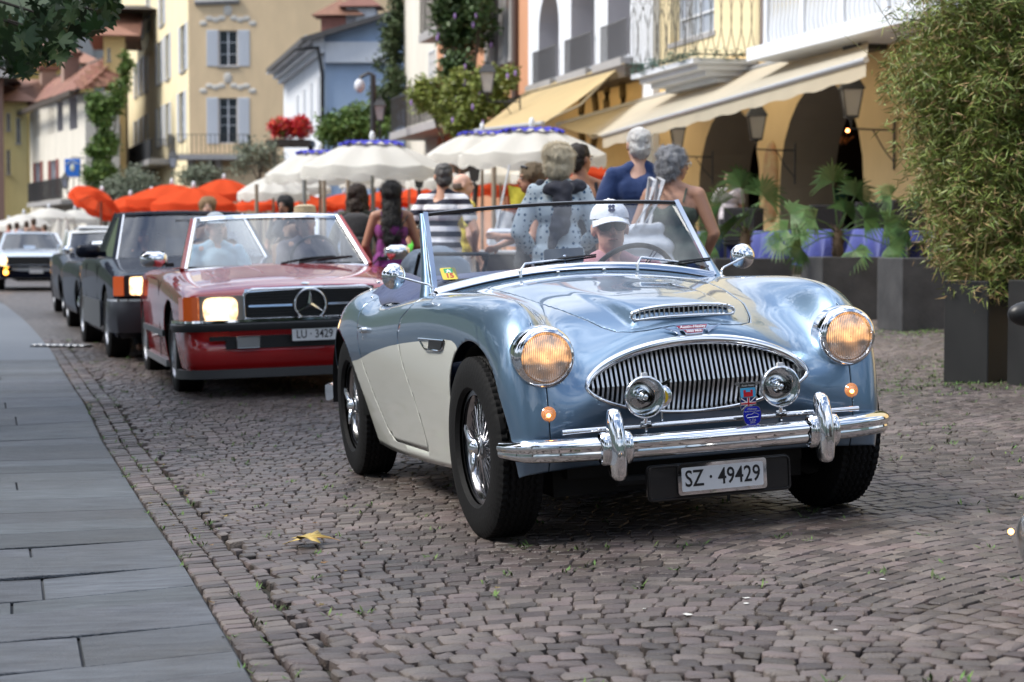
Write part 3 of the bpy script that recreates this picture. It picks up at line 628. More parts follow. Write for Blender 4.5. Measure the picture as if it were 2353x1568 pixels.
    half_b = [(.497, 0), (.495, .15), (.480, .205), (.445, .252), (.38, .283), (.2, .335), (-.1, .385), (-.42, .415), (-.60, .43), (-.645, .40), (-.66, .2), (-.665, 0)]
    bp = polydist(half_b+[(x, -y) for x, y in half_b[-2:0:-1]]); bs = lambda q: np.where(q[:, 2] > .6, bp(q[:, 0], q[:, 1]), -1)
    door = [(-.60, .95), (-.70, .815), (-.79, .775), (-.836, .70), (-.81, .59), (-.76, .45), (-.74, .32), (-.75, .228), (-1.33, .222), (-1.43, .27), (-1.51, .40), (-1.59, .57), (-1.612, .68), (-1.58, .95)]
    dp = polydist(door); ds = lambda q: np.where(np.abs(q[:, 1]) > .55, dp(q[:, 0], q[:, 2]), -1)
    body = clip(V, F, lambda q: -bs(q)-.0018); bon = clip(V, F, lambda q: bs(q)-.0018)
    dr = clip(*body, lambda q: ds(q)-.0018); body = clip(*body, lambda q: -ds(q)-.0018)
    panel('body', body, [BLUE, IVORY], t, tone); panel('bonnet', bon, [BLUE], t)
    for s in (-1, 1):
        d = panel('door', clip(*dr, lambda q: s*q[:, 1]), [BLUE, IVORY], t, tone)
        b = MB(); b.rbox((-1.47, s*.789, .712), (.095, .014, .022), .005); b.cyl((-1.43, s*.755, .712), (-1.43, s*.792, .712), .014, n=12); b.cyl((-1.50, s*.762, .675), (-1.50, s*.775, .675), .012, n=12); b.build('handle', CHROME, d, smooth=40)
        b = MB(); b.prism([(-.17, 0), (.17, .0), (.14, -.016), (.08, -.038), (-.09, -.040), (-.13, -.034)], (-1, 0, 0), (0, 0, 1), (-.05, s, 0), (-.31, s*.722, .706), .022); b.build('side_vent', BLK, t)
        b = MB(); b.tube([(-.14, s*.738, .708), (-.48, s*.756, .706), (-.45, s*.756, .690), (-.39, s*.754, .668), (-.22, s*.742, .666), (-.17, s*.738, .676)], .0035, 6, closed=True); b.build('vent_trim', CHROME, t, smooth=50)
        # fender bead
    def surf_x(y, z):      # front face position of the body
        Q = half[:110].reshape(-1, 3); d = (Q[:, 1]-abs(y))**2+(Q[:, 2]-z)**2+(Q[:, 0] < .35)*9; return float(Q[d.argmin(), 0])
    def surf_z(x, y):
        Q = half.reshape(-1, 3); d = (Q[:, 0]-x)**2+(Q[:, 1]-abs(y))**2+(Q[:, 2] < .6)*9; return float(Q[d.argmin(), 2])
    for s in (-1, 1):
        b = MB(); pts = [(x, s*.580, surf_z(x, .58)+.0005) for x in np.linspace(.49, -.73, 30)]; b.tube(pts, .0036, 6); b.build('wing_beading', BLUE, t, smooth=60)
    # grille ---------------------------------------------------
    g = empty('grille', (0, 0, 0)); g.parent = t
    ring = []
    for k in range(96):
        a = 2*math.pi*k/96; y = -.418*math.cos(a); up = math.sin(a) >= 0; z = float(gz_(np.array([y]), up)[0]); ring.append((surf_x(y, z), y, z))
    rg = np.array(ring)
    for _ in range(6): rg[:, 0] = (np.roll(rg[:, 0], 1)+rg[:, 0]*2+np.roll(rg[:, 0], -1))/4
    b = MB(); c0 = np.array([0, 0, .55]); pts = []; rad = []
    for k, p in enumerate(rg):
        up = math.sin(2*math.pi*k/96); q = p.copy(); q[1:] = c0[1:]+(p[1:]-c0[1:])*(.985 if up > 0 else .99); q[0] += .004; pts.append(q); rad.append(.0070+.0125*max(0, up)**.6)
    b.tube(pts, rad, 12, closed=True, up=(1, 0, 0)); b.build('surround', CHROME, g, smooth=70)
    b = MB(); G = []
    for sc_, dx in ((.985, 0), (.94, -.03), (.90, -.07)): G.append([(p[0]+dx, p[1]*sc_, .55+(p[2]-.55)*sc_) for p in rg])
    b.grid(G, cv=True); b.build('inner_surround', CHROME, g, smooth=70)
    b = MB(); b.box((.38, 0, .55), (.02, .86, .30)); b.build('duct', pm('duct_black', (.004, .004, .004), .9), g)
    SL = pm('grille_alloy', (.62, .62, .61), .28, 1., bump=.1, bscale=300)
    for k in range(-22, 23):
        y = k*.01805; zu = float(gz_(np.array([y*1.03]), True)[0])-.016; zl = float(gz_(np.array([y*1.03]), False)[0])+.008; xm = surf_x(y, .55)-.028; xt = xm-.052*(zu-.54)/.14; xb = xm-.045*(.54-zl)/.11
        b = MB(); pr = [(xt, zu), (xm, .542), (xb, zl)]; w = .0040; V_ = []
        for x, z in pr: V_ += [(x-.024, y-w*.5, z), (x, y-w, z), (x, y+w, z), (x-.024, y+w*.5, z)]
        b.add(V_, [(0, 1, 5, 4), (1, 2, 6, 5), (2, 3, 7, 6), (4, 5, 9, 8), (5, 6, 10, 9), (6, 7, 11, 10), (0, 3, 2, 1), (8, 9, 10, 11), (3, 0, 4, 7), (7, 4, 8, 11)]); b.build('slat', SL, g)
    # scoop bezel
    sp = empty('bonnet_scoop', (0, 0, 0)); sp.parent = t; zs = lambda y: .806-.018*(abs(y)/.19)**3
    top = [(.452-.012*(abs(y)/.19)**2, y, zs(y)) for y in np.linspace(-.175, .175, 23)]; bot = [(.468-.02*(abs(y)/.19)**2, y, .7695-.008*(abs(y)/.19)**2) for y in np.linspace(.175, -.175, 23)]
    lp = top+[(.448, .190, .787), (.446, .196, .776), (.448, .190, .766)]+bot+[(.448, -.190, .766), (.446, -.196, .776), (.448, -.190, .787)]
    b = MB(); b.tube(lp, [.0085 if p[2] > .783 else .006 for p in lp], 10, closed=True, up=(1, 0, 0)); b.build('bezel', CHROME, sp, smooth=70)
    b = MB(); b.grid([top, [(x-.012, y, z) for x, y, z in bot[::-1]]]); b.build('mesh_backing', pm('duct_black', (.004,)*3, .9), sp)
    for k in range(-9, 10):
        y = k*.0185; b = MB(); b.box((.457, y, .787), (.005, .0045, .030)); b.build('slat', SL, sp)
    # lamps ----------------------------------------------------
    LENS = lens_mat('headlamp_lens', (.62, .54, .47), (1., .47, .17), .80, 300., .8, True); AMB = pm('sidelamp_lens', (.45, .22, .12), .1, coat=1, emit=(1, .35, .08), estr=.22)
    for s in (-1, 1):
        h = empty('headlight', (.605, s*.565, .663)); h.parent = t; h.rotation_euler = (0, R(2), 0)
        b = MB(); b.lathe([(.108, -.085), (.1095, -.045), (.109, -.020), (.105, -.004), (.098, .004), (.0895, .008), (.0865, .004), (.086, -.006)], 56, axis='x', cap=False); b.build('rim', CHROME, h, smooth=60)
        b = MB(); b.lathe([(.0865, -.008)]+[(.085*math.sin(a), -.006+.022*math.cos(a)) for a in np.linspace(1.5, .02, 10)], 48, axis='x', cap=False); b.build('lens', LENS, h, smooth=60)
        b = MB(); b.lathe([(.0865, .004), (.0885, .0065), (.0905, .004)], 48, axis='x', cap=False); b.build('rim_bead', CHROME, h, smooth=60)
        q = empty('side_lamp', (.588, s*.566, .469)); q.parent = t
        b = MB(); b.lathe([(.036, -.02), (.036, .004), (.033, .012), (.028, .014), (.0275, .010)], 32, axis='x', cap=False); b.build('rim', BLK, q, smooth=50)
        b = MB(); b.lathe([(.0275, .010), (.0272, .017), (.024, .0215), (.0225, .0205), (.0195, .0255), (.018, .0245), (.014, .0285), (.0125, .0275), (.008, .031), (.0005, .032)], 32, axis='x', cap=False); b.build('lens', AMB, q, smooth=30)
        b = MB(); b.ell((.031, -.004, -.002), (.006, .008, .007), 10, 8); b.build('bulb', glow('bulb_glow', (1, .45, .12), 6), q, smooth=60)
    # bumper, overriders, badge bar ----------------------------
    zb = .352
    cl = [(.755, 0), (.753, .15), (.744, .3), (.728, .42), (.700, .53), (.662, .62), (.622, .668), (.575, .696), (.52, .712)]
    cl = [(x, -y) for x, y in cl[:0:-1]]+cl; cl = np.array(cl); tt = np.linspace(0, len(cl)-1, 90); cx = np.interp(tt, range(len(cl)), cl[:, 0]); cy = np.interp(tt, range(len(cl)), cl[:, 1])
    for _ in range(8): cx[1:-1] = (cx[:-2]+2*cx[1:-1]+cx[2:])/4; cy[1:-1] = (cy[:-2]+2*cy[1:-1]+cy[2:])/4
    prof = [(-.014, -.039), (0, -.041), (.014, -.038), (.023, -.031), (.028, -.021), (.0285, -.013), (.0265, -.008), (.027, -.004), (.032, .003), (.034, .012), (.031, .023), (.022, .032), (.008, .038), (-.006, .040), (-.014, .037), (-.016, 0)]
    b = MB(); sca = [1.-.35*max(0, (abs(y)-.66)/.07) if abs(y) > .66 else 1. for y in cy]; b.tube([(x, y, zb) for x, y in zip(cx, cy)], sca, prof=[(-u, w) for u, w in prof][::-1]); b.build('front_bumper', CHROME, t, smooth=50)
    for s in (-1, 1):
        b = MB(); G = []
        for z, w, d, x0 in [(.243, .008, .01, .77), (.248, .022, .03, .765), (.262, .029, .042, .762), (.30, .033, .050, .760), (.35, .034, .052, .758), (.40, .032, .048, .756), (.44, .029, .040, .750), (.47, .025, .030, .744), (.482, .018, .020, .740), (.486, .002, .004, .738)]:
            G.append([(x0+d*math.cos(a)*(1 if math.cos(a) > 0 else .6)-.012*math.exp(-((a if a < 3.2 else a-6.283)/.25)**2)*(.25 < z < .45)*.5, s*.380+w*math.sin(a)*1.0, z) for a in [2*math.pi*k/28 for k in range(28)]])
        b.grid(G, cv=True); b.build('overrider', CHROME, t, smooth=60)
        for e in (-1, 1):
            b = MB(); G = []
            for f_, dy in ((0, .024), (1, .031), (1, .046), (0, .055)):
                G.append([(.748+(.032+.016*f_*.5)*math.cos(a), s*.380+e*dy, zb+(.052+.012*f_*.5)*math.sin(a)) for a in [2*math.pi*k/24 for k in range(24)]])
            b.grid(G, cv=True); b.build('overrider_collar', CHROME, t, smooth=60)
    b = MB(); b.cyl((.690, -.548, .412), (.690, .548, .412), .0095, n=16); b.build('badge_bar', CHROME, t, smooth=40)
    CLR = pm('lamp_glass', (.42, .43, .42), .03, .55, coat=1.)
    for s in (-1, 1):
        q = empty('spot_lamp', (.702, s*.250, .512)); q.parent = t
        b = MB(); b.lathe([(.02, -.075), (.05, -.055), (.066, -.028), (.0715, -.004), (.0735, .004), (.0715, .010), (.067, .011)], 44, axis='x', cap=False); b.build('shell', CHROME, q, smooth=60)
        b = MB(); b.lathe([(.0675, .008), (.05, -.012), (.03, -.030), (.014, -.038)], 40, axis='x', cap=False); b.build('reflector', CHROME, q, smooth=60)
        b = MB(); b.lathe([(.020, -.034), (.020, -.01), (.017, -.008), (.017, .004), (.012, .007), (.010, .015), (.004, .018), (.0005, .018)], 24, axis='x', cap=False); b.build('bulb_cap', CHROME, q, smooth=40)
        b = MB(); b.lathe([(.0685, .009), (.05, .016), (.02, .020), (.0005, .0205)], 40, axis='x', cap=False); b.build('lens', pm('lamp_clear', (.95, .97, .95), .01, trans=1., spec=.5), q, smooth=60)
        b = MB(); b.box((.004, 0, .077), (.012, .02, .012)); b.build('clip', pm('white_label', (.75, .77, .8), .5), q)
        b = MB(); b.cyl((-.005, 0, -.072), (-.01, 0, -.10), .008, n=10); b.rbox((-.012, 0, -.098), (.03, .042, .012), .003); b.cyl((-.012, -.017, -.088), (-.012, .019, -.088), .008, n=10); b.box((-.012, 0, -.112), (.02, .006, .05)); b.build('bracket', CHROME, q, smooth=40)
    # number plate and its black carrier
    b = MB(); rp = rounded([(-.265, -.062), (.265, -.062), (.265, .062), (-.265, .062)], .02, 4); b.prism(rp, (0, 1, 0), (0, 0, 1), (1, 0, 0), (.712, 0, .215), .012); b.build('plate_carrier', pm('black_gloss', (.008, .008, .009), .3, coat=.25), t)
    b = MB(); b.tube([(.726, y, .215+z) for y, z in rounded([(-.258, -.056), (.258, -.056), (.258, .056), (-.258, .056)], .018, 4)], .004, 6, closed=True, up=(1, 0, 0)); b.build('carrier_edge', pm('black_gloss', (.01,)*3, .18), t, smooth=60)
    npq = empty('number_plate', (.735, .005, .222)); npq.parent = t
    b = MB(); b.prism(rounded([(-.163, -.053), (.163, -.053), (.163, .053), (-.163, .053)], .012, 4), (0, 1, 0), (0, 0, 1), (1, 0, 0), (-.006, 0, 0), .010); b.build('plate_frame', CHROME, npq)
    b = MB(); b.prism(rounded([(-.150, -.041), (.150, -.041), (.150, .041), (-.150, .041)], .006, 3), (0, 1, 0), (0, 0, 1), (1, 0, 0), (.003, 0, 0), .0025); b.build('plate_face', pm('plate_white', (.72, .73, .74), .35, coat=.5), npq)
    XM = lambda x, y, z: Matrix(((0, 0, 1, x), (1, 0, 0, y), (0, 1, 0, z), (0, 0, 0, 1)))
    INK = pm('plate_ink', (.012, .012, .014), .4)
    put_text('lettering', 'SZ · 49429', .079, XM(.0062, 0, 0), INK, npq, .001, bold=.0008, sx=.80)
    put_text('lettering', 'G. Klick', .009, XM(.0045, .12, -.0468), pm('grey_print', (.35, .35, .36), .5), npq, .0004)
    # bonnet badge
    bd = empty('bonnet_badge', (.528, .003, .722)); bd.parent = t; bd.rotation_euler = (0, R(-44), 0)
    b = MB()
    for s in (-1, 1):
        for k in range(5): b.prism([(s*.052, -.004-k*.004), (s*(.112-k*.011), .013-k*.0065), (s*(.108-k*.011), .009-k*.0065), (s*.052, -.008-k*.004)], (0, 1, 0), (0, 0, 1), (1, 0, 0), (0, 0, .004), .003+.0006*(k % 2))
    tag(b.build('wings', CHROME, bd), kind='stuff')
    b = MB(); b.prism([(-.062, .019), (.062, .019), (.050, -.003), (-.050, -.003)], (0, 1, 0), (0, 0, 1), (1, 0, 0), (0, 0, 0), .004); b.prism([(-.040, -.003), (.040, -.003), (.031, -.022), (-.031, -.022)], (0, 1, 0), (0, 0, 1), (1, 0, 0), (0, 0, 0), .004); b.build('plinth', CHROME, bd)
    RED = pm('badge_maroon', (.22, .01, .03), .2, coat=1.)
    b = MB(); b.prism([(-.058, .0165), (.058, .0165), (.0475, -.0005), (-.0475, -.0005)], (0, 1, 0), (0, 0, 1), (1, 0, 0), (.004, 0, 0), .0006); b.prism([(-.0365, -.005), (.0365, -.005), (.029, -.0195), (-.029, -.0195)], (0, 1, 0), (0, 0, 1), (1, 0, 0), (.004, 0, 0), .0006); b.build('enamel', RED, bd)
    SLV = pm('silver_letters', (.8, .8, .8), .3, .6)
    put_text('lettering', 'Austin-Healey', .0185, XM(.0052, 0, .0085), SLV, bd, .0008, bold=.0002, shear=.3, sx=.92); put_text('lettering', '3000 MkII', .0145, XM(.0052, 0, -.0118), SLV, bd, .0008, bold=.0002)
    # club badges on the bar
    cb = empty('club_badge', (.722, .118, .486)); cb.parent = t
    b = MB(); b.prism([(-.047, .045), (-.03, .038), (-.03, -.04), (-.015, -.048), (.015, -.048), (.03, -.04), (.03, .038), (.047, .045), (.047, .052), (-.047, .052)], (0, 1, 0), (0, 0, 1), (1, 0, 0), (0, 0, 0), .004); b.build('shield', DCHROME, cb)
    b = MB(); b.box((.0045, 0, .0405), (.002, .056, .015)); b.build('name_strip', BLK, cb); put_text('lettering', 'Austin Healey', .0105, XM(.0062, 0, .0405), SLV, cb, .0005, shear=.3, sx=.8)
    b = MB(); b.box((.0045, 0, .016), (.002, .054, .032)); b.build('sky_field', pm('enamel_sky', (.08, .45, .75), .2, coat=1), cb)
    b = MB(); b.box((.0060, 0, .009), (.0015, .034, .014)); b.box((.0060, -.013, .019), (.0015, .008, .012)); b.box((.0060, .013, .019), (.0015, .008, .012)); b.box((.0060, 0, .0165), (.0015, .014, .003)); b.build('castle', pm('enamel_red', (.6, .02, .03), .2, coat=1), cb)
    b = MB(); b.box((.0045, 0, -.022), (.002, .054, .040)); b.build('flag_field', pm('enamel_navy', (.01, .02, .12), .2, coat=1), cb)
    b = MB(); b.box((.0058, 0, -.022), (.001, .010, .040)); b.box((.0058, 0, -.022), (.001, .054, .010))
    for s in (1, -1): b.prism([(-.027, s*.020-.003), (-.027, s*.020+.001), (.027, -s*.020+.003), (.027, -s*.020-.001)], (0, 1, 0), (0, 0, 1), (1, 0, 0), (.0052, 0, -.022), .0008)
    b.build('flag_white', pm('enamel_white', (.8, .8, .8), .2, coat=1), cb)
    b = MB(); b.box((.0064, 0, -.022), (.001, .005, .040)); b.box((.0064, 0, -.022), (.001, .054, .005)); b.build('flag_cross', MC['enamel_red'], cb)
    c2 = empty('rally_badge', (.738, .124, .424)); c2.parent = t; ol = rounded([(-.030, -.020), (-.018, -.033), (.018, -.033), (.030, -.020), (.033, .01), (.024, .030), (-.024, .030), (-.033, .01)], .012, 3)
    b = MB(); b.prism([(u*1.08, w*1.08) for u, w in ol], (0, 1, 0), (0, 0, 1), (1, 0, 0), (0, 0, 0), .003); b.build('badge_rim', DCHROME, c2)
    b = MB(); b.prism(ol, (0, 1, 0), (0, 0, 1), (1, 0, 0), (.002, 0, 0), .002); b.build('badge_enamel', pm('enamel_blue', (.01, .02, .42), .2, coat=1), c2)
    put_text('lettering', 'Oldtimer', .0095, XM(.0046, 0, .0215), SLV, c2, .0005, shear=.2); put_text('lettering', 'Sunday-Morning-Treffen', .0058, XM(.0046, 0, .0135), SLV, c2, .0005); put_text('lettering', 'in Zug', .0095, XM(.0046, 0, -.0155), SLV, c2, .0005); put_text('lettering', '2015', .0095, XM(.0046, 0, -.0245), SLV, c2, .0005)
    b = MB(); b.tube([(.0048, -.024, -.002), (.0048, -.015, .004), (.0048, -.004, .003), (.0048, .006, .008), (.0048, .014, .006), (.0048, .024, .0), (.0048, .02, -.006), (.0048, -.02, -.008)], .0008, 5, closed=True); b.build('car_outline', SLV, c2)
    yb = empty('round_club_badge', (.66, -.178, .505)); yb.parent = t; b = MB(); b.lathe([(.0005, .006), (.036, .006), (.042, .002), (.042, -.004)], 30, axis='x'); b.build('badge_disc', CHROME, yb, smooth=40)
    b = MB(); b.lathe([(.0005, .0075), (.026, .0075), (.026, .006)], 24, axis='x'); b.build('yellow_enamel', pm('enamel_yellow', (.75, .5, .02), .3), yb); b = MB()
    for s in (1, -1): b.prism([(0, .0), (s*.040, .014), (s*.036, .004), (s*.02, -.006), (0, -.008)], (0, 1, 0), (0, 0, 1), (1, 0, 0), (0, 0, .046), .004)
    b.cyl((0, 0, -.05), (0, 0, -.09), .005, n=8); b.build('badge_wings', CHROME, yb)
    # windscreen ------------------------------------------------
    ws = empty('windscreen', (0, 0, 0)); ws.parent = t
    def wb(u): return Vector((-.752-.018*u*u+.012, .606*u, .957-.070*u*u))          # lower edge
    def wt(u): return Vector((-1.035-.014*u*u, .562*u, 1.213-.020*u*u))
    us = np.linspace(-1, 1, 25); b = MB(); b.grid([[wb(u)+(wt(u)-wb(u))*k/6 for u in us] for k in range(7)])
    wgm = bpy.data.materials.new('windscreen_glass'); wgm.use_nodes = True; nn_ = wgm.node_tree.nodes; ll = wgm.node_tree.links; nn_.clear(); o_ = nn_.new('ShaderNodeOutputMaterial'); mxs = nn_.new('ShaderNodeMixShader'); tr = nn_.new('ShaderNodeBsdfTransparent'); gl = nn_.new('ShaderNodeBsdfGlossy'); fr = nn_.new('ShaderNodeFresnel')
    tr.inputs[0].default_value = (.84, .89, .95, 1); gl.inputs['Roughness'].default_value = .0; gl.inputs[0].default_value = (1, 1, 1, 1); fr.inputs[0].default_value = 1.6
    mad = nn_.new('ShaderNodeMath'); mad.operation = 'MULTIPLY_ADD'; mad.inputs[1].default_value = .9; mad.inputs[2].default_value = .0; ll.new(fr.outputs[0], mad.inputs[0])
    ll.new(mad.outputs[0], mxs.inputs[0]); ll.new(tr.outputs[0], mxs.inputs[1]); ll.new(gl.outputs[0], mxs.inputs[2]); ll.new(mxs.outputs[0], o_.inputs[0]); MC['windscreen_glass'] = wgm
    b.build('glass', wgm, ws, smooth=60)
    b = MB(); b.tube([wt(u)+Vector((0, 0, .004)) for u in us], 1, prof=[(-.008, -.007), (.008, -.007), (.009, .006), (0, .010), (-.009, .006)]); b.build('top_rail', pm('dark_chrome', (.10, .10, .105), .12, 1.), ws, smooth=40)
    b = MB(); b.tube([wb(u)+Vector((.004, 0, -.006)) for u in us], 1, prof=[(.008, -.012), (-.020, -.014), (-.016, -.004), (-.004, .012), (.008, .013)]); b.build('lower_rail', CHROME, ws, smooth=40)
    b = MB(); b.tube([wb(u)+Vector((.008, 0, -.026)) for u in np.linspace(-1.03, 1.03, 25)], 1, prof=[(-.012, -.012), (.016, -.012), (.010, .010), (-.01, .010)]); b.build('gasket', BLK, ws, smooth=40)
    b = MB(); b.tube([wb(u)+Vector((.020, 0, -.036)) for u in np.linspace(-1.04, 1.04, 25)], 1, prof=[(-.012, -.008), (.018, -.010), (.010, .006), (-.01, .008)]); b.build('scuttle_plinth', BLUE, ws, smooth=40)
    for s in (-1, 1):
        b = MB(); p0 = wb(s)+Vector((.0, s*.004, -.012)); p1 = wt(s)+Vector((0, s*.004, .012)); b.tube([p0, p1], 1, prof=[(-.010, -.009), (.010, -.009), (.010, .009), (-.010, .009)], up=(1, 0, 0)); b.build('side_rail', CHROME, ws, smooth=30)
        b = MB(); q0 = Vector((-.775, s*.640, .855)); q1 = p1+Vector((-.014, s*.010, 0)); G = []
        for k in range(9):
            f_ = k/8; c = q0+(q1-q0)*f_; w = .038-.022*f_+.012*(1-f_)**4; th = .014-.004*f_+.016*(1-f_)**5
            G.append([(c.x+w*math.cos(a)-.012, c.y+th*math.sin(a), c.z) for a in [2*math.pi*i/16 for i in range(16)]])
        b.grid(G, cv=True); b.build('windscreen_post', BLUE, ws, smooth=60)
        # wing mirrors
        m = empty('wing_mirror', (0, 0, 0)); m.parent = t; mc = Vector((-.80, s*.765, .950)); bs_ = Vector((-.722, s*.632, .868))
        b = MB(); b.tube([bs_, bs_+Vector((0, 0, .028)), bs_+Vector((-.005, s*.012, .040)), mc+Vector((.03, -s*.006, -.003)), mc+Vector((.018, 0, 0))], .0048, 8); b.lathe([(.016, -.004), (.015, .004), (.006, .008)], 16, T=Matrix.Translation(bs_)); b.build('stalk', CHROME, m, smooth=50)
        b = MB(); T = Matrix.Translation(mc) @ Matrix.Rotation(R(-12*s), 4, 'Z'); b.lathe([(.0005, .026), (.014, .025), (.030, .019), (.044, .008), (.0525, -.008), (.054, -.014), (.050, -.016), (.0005, -.013)], 36, axis='x', T=T, cap=False); b.lathe([(.017, .020), (.016, .030), (.008, .033), (.0005, .033)], 16, axis='x', T=T, cap=False); b.build('mirror_head', CHROME, m, smooth=50)
        # wipers
        wp_ = empty('wiper', (0, 0, 0)); wp_.parent = t; pv = Vector((-.728, s*.255-.0, .930)); b = MB(); b.cyl(pv-Vector((0, 0, .02)), pv+Vector((0, 0, .012)), .011, .008, 14); el = pv+Vector((-.028, .03, .040)); tip = wb((pv.y+.21)/.6)+(wt(0)-wb(0))*.10+Vector((.012, 0, 0))
        b.tube([pv+Vector((0, 0, .01)), el, tip], [.007, .006, .0035], 8); b.build('arm', CHROME, wp_, smooth=50)
        b = MB(); a0 = tip-Vector((0, .135, .012)); a1 = tip+Vector((0, .135, .010)); b.tube([a0+Vector((-.006, 0, 0)), (a0+a1)/2+Vector((0, 0, .004)), a1+Vector((-.006, 0, 0))], [.004, .006, .004], 6); b.tube([a0+Vector((-.010, 0, -.008)), a1+Vector((-.010, 0, -.008))], .0045, 6); b.build('blade', BLK, wp_, smooth=40)
    for y in (-.10, .10): b = MB(); b.lathe([(.008, 0), (.008, .006), (.004, .010), (.0005, .010)], 12, T=Matrix.Translation((-.70, y, .925))); b.build('washer_jet', CHROME, t, smooth=40)
    # toll sticker on the glass
    st_ = empty('toll_sticker', wb(-.90)+(wt(-.90)-wb(-.90))*.16+Vector((.004, 0, .0))); st_.parent = t; st_.rotation_euler = (0, R(-48), 0)
    b = MB(); b.prism(rounded([(-.033, -.036), (.033, -.036), (.033, .036), (-.033, .036)], .008, 3), (0, 1, 0), (0, 0, 1), (1, 0, 0), (0, 0, 0), .0008); b.build('sticker_yellow', pm('sticker_yellow', (.62, .50, .06), .5), st_)
    b = MB(); b.prism([(-.018, .004), (.018, .004), (.018, .030), (-.018, .030)], (0, 1, 0), (0, 0, 1), (1, 0, 0), (.0008, 0, 0), .0006); b.build('sticker_green', pm('sticker_green', (.02, .30, .12), .5), st_)
    b = MB(); b.prism([(-.012, .006), (-.002, .017), (-.010, .017), (-.010, .020), (-.002, .020), (-.001, .027), (.001, .027), (.002, .020), (.010, .020), (.010, .017), (.002, .017), (.012, .006), (.004, .006), (0, .014), (-.004, .006)], (0, 1, 0), (0, 0, 1), (1, 0, 0), (.0014, 0, 0), .0004); b.build('motorway_sign', pm('sticker_white', (.8, .8, .8), .5), st_)
    put_text('lettering', '15', .036, XM(.0016, 0, -.014), pm('sticker_red', (.45, .03, .05), .5), st_, .0006, bold=.001)
    # wheels ---------------------------------------------------
    tm = tyre_mesh(.330, .207, .182)
    for x, s in ((.172, -1), (.172, 1), (-2.10, -1), (-2.10, 1)):
        wire_wheel(t, s, tm, R(2.) if x > 0 else 0, (x, s*(.645 if x > 0 else .650), .330))
    # underside, wheel wells, interior
    DK = pm('underseal', (.012, .012, .012), .85)
    b = MB(); b.box((-.92, 0, .225), (2.5, .96, .16)); b.box((-.9, 0, .30), (1.5, 1.24, .10)); b.cyl((-1.9, -.35, .15), (-.2, -.35, .14), .035, n=8); b.box((.05, 0, .42), (.8, .60, .30)); b.box((.38, 0, .24), (.06, .9, .05)); b.cyl((.25, -.5, .24), (.25, .5, .24), .016, n=8); b.cyl((.45, -.28, .20), (.45, .22, .19), .02, n=8); b.cyl((.50, .12, .22), (.50, .12, .10), .006, n=6); b.box((-2.45, 0, .36), (.5, .9, .2)); b.build('underbody', DK, t)  # floor box lowered to block light from under the car
    for x in (.175, -2.105):
        for s in (-1, 1):
            b = MB(); G = [[(x+rr*math.cos(a), s*yy, .33+rr*math.sin(a)) for a in np.linspace(.35 if x > 0 else -.05, math.pi+(.35 if x > 0 else .02), 20)] for yy, rr in ((.690 if x > 0 else .745, .372 if x > 0 else .374), (.46, .372), (.45, .05))]; b.grid(G, flip=s > 0); b.build('wheel_well', DK, t, smooth=60)
    NAVY = pm('navy_leather', (.012, .022, .06), .45, var=.3, vscale=8, bump=.2, bscale=60)
    b = MB(); G = []
    for x, z in ((-.80, .90), (-.84, .90), (-.86, .84), (-.85, .70), (-.80, .6)): G.append([(x, y, z-.02*(abs(y)/.55)**2) for y in np.linspace(-.57, .57, 12)])
    b.grid(G); b.build('dashboard', NAVY, t, smooth=60)
    b = MB(); b.box((-1.25, 0, .33), (1.0, 1.25, .03)); b.box((-1.72, 0, .60), (.02, 1.28, .5)); b.build('cockpit_floor', NAVY, t)
    for s in (-1, 1):
        b = MB(); b.rbox((-1.32, s*.31, .50), (.44, .46, .16), .04); b.rbox((-1.58, s*.31, .70), (.12, .46, .42), .05, T=None); b.build('seat', NAVY, t, smooth=50)
        b = MB(); b.box((-1.22, s*.642, .60), (.92, .02, .40)); b.build('door_card', NAVY, t)
    cv = empty('tonneau_cover', (0, 0, 0)); cv.parent = t; CL = pm('navy_canvas', (.018, .035, .115), .8, var=.3, vscale=5, bump=.3, bscale=30, sheen=.3)
    for s in (-1, 1):
        b = MB(); G = []
        for i in range(18):
            x = -.86-.84*i/17; row = []
            for j in range(10):
                f_ = j/9; y = .695-.26*f_; edge = float(np.interp(x, [-1.72, -1.62, -1.45, -1.2, -.9, -.8], [.868, .838, .826, .832, .846, .856])); z = edge+(.075+.03*math.exp(-((x+1.48)/.22)**2))*math.sin(min(1, f_*1.5)*math.pi/2)-.13*max(0, f_-.7)+.008*math.sin(9*x+5*f_)
                z -= .06*(1-f_)*max(0, (-.86-x < .12)*(1-(-.86-x)/.12)); row.append((x, s*y, z-.006*(j == 0)))
            G.append(row)
        b.grid(G, flip=s > 0); c = b.build('cover_side', CL, cv, smooth=60); sm = c.modifiers.new('s', 'SOLIDIFY'); sm.thickness = .006
        for x, y, z in ((-1.66, .655, .915), (-1.66, .690, .882), (-1.64, .690, .850)): b = MB(); b.ell((x, s*y, z), (.009, .009, .006), 10, 6); b.build('stud', CHROME, cv, smooth=60)
    b = MB(); G = [[(-1.60-.12*k, y, .86+.07*math.sin(min(1, (k+.3)/2.5)*math.pi)-.02*(abs(y)/.6)**2) for y in np.linspace(-.60, .60, 14)] for k in range(4)]; b.grid(G, flip=True); c = b.build('cover_rear', CL, cv, smooth=60); c.modifiers.new('s', 'SOLIDIFY').thickness = .006
    # steering wheel
    sw = empty('steering_wheel', (-1.04, .335, .845)); sw.parent = t; sw.rotation_euler = (0, R(-62), 0)
    b = MB(); b.tube([(.200*math.cos(a), .200*math.sin(a), 0) for a in [2*math.pi*k/48 for k in range(48)]], .0115, 10, closed=True); b.build('wheel_rim', BLK, sw, smooth=60)
    b = MB(); b.lathe([(.035, -.03), (.035, .01), (.02, .02), (.0005, .02)], 20)
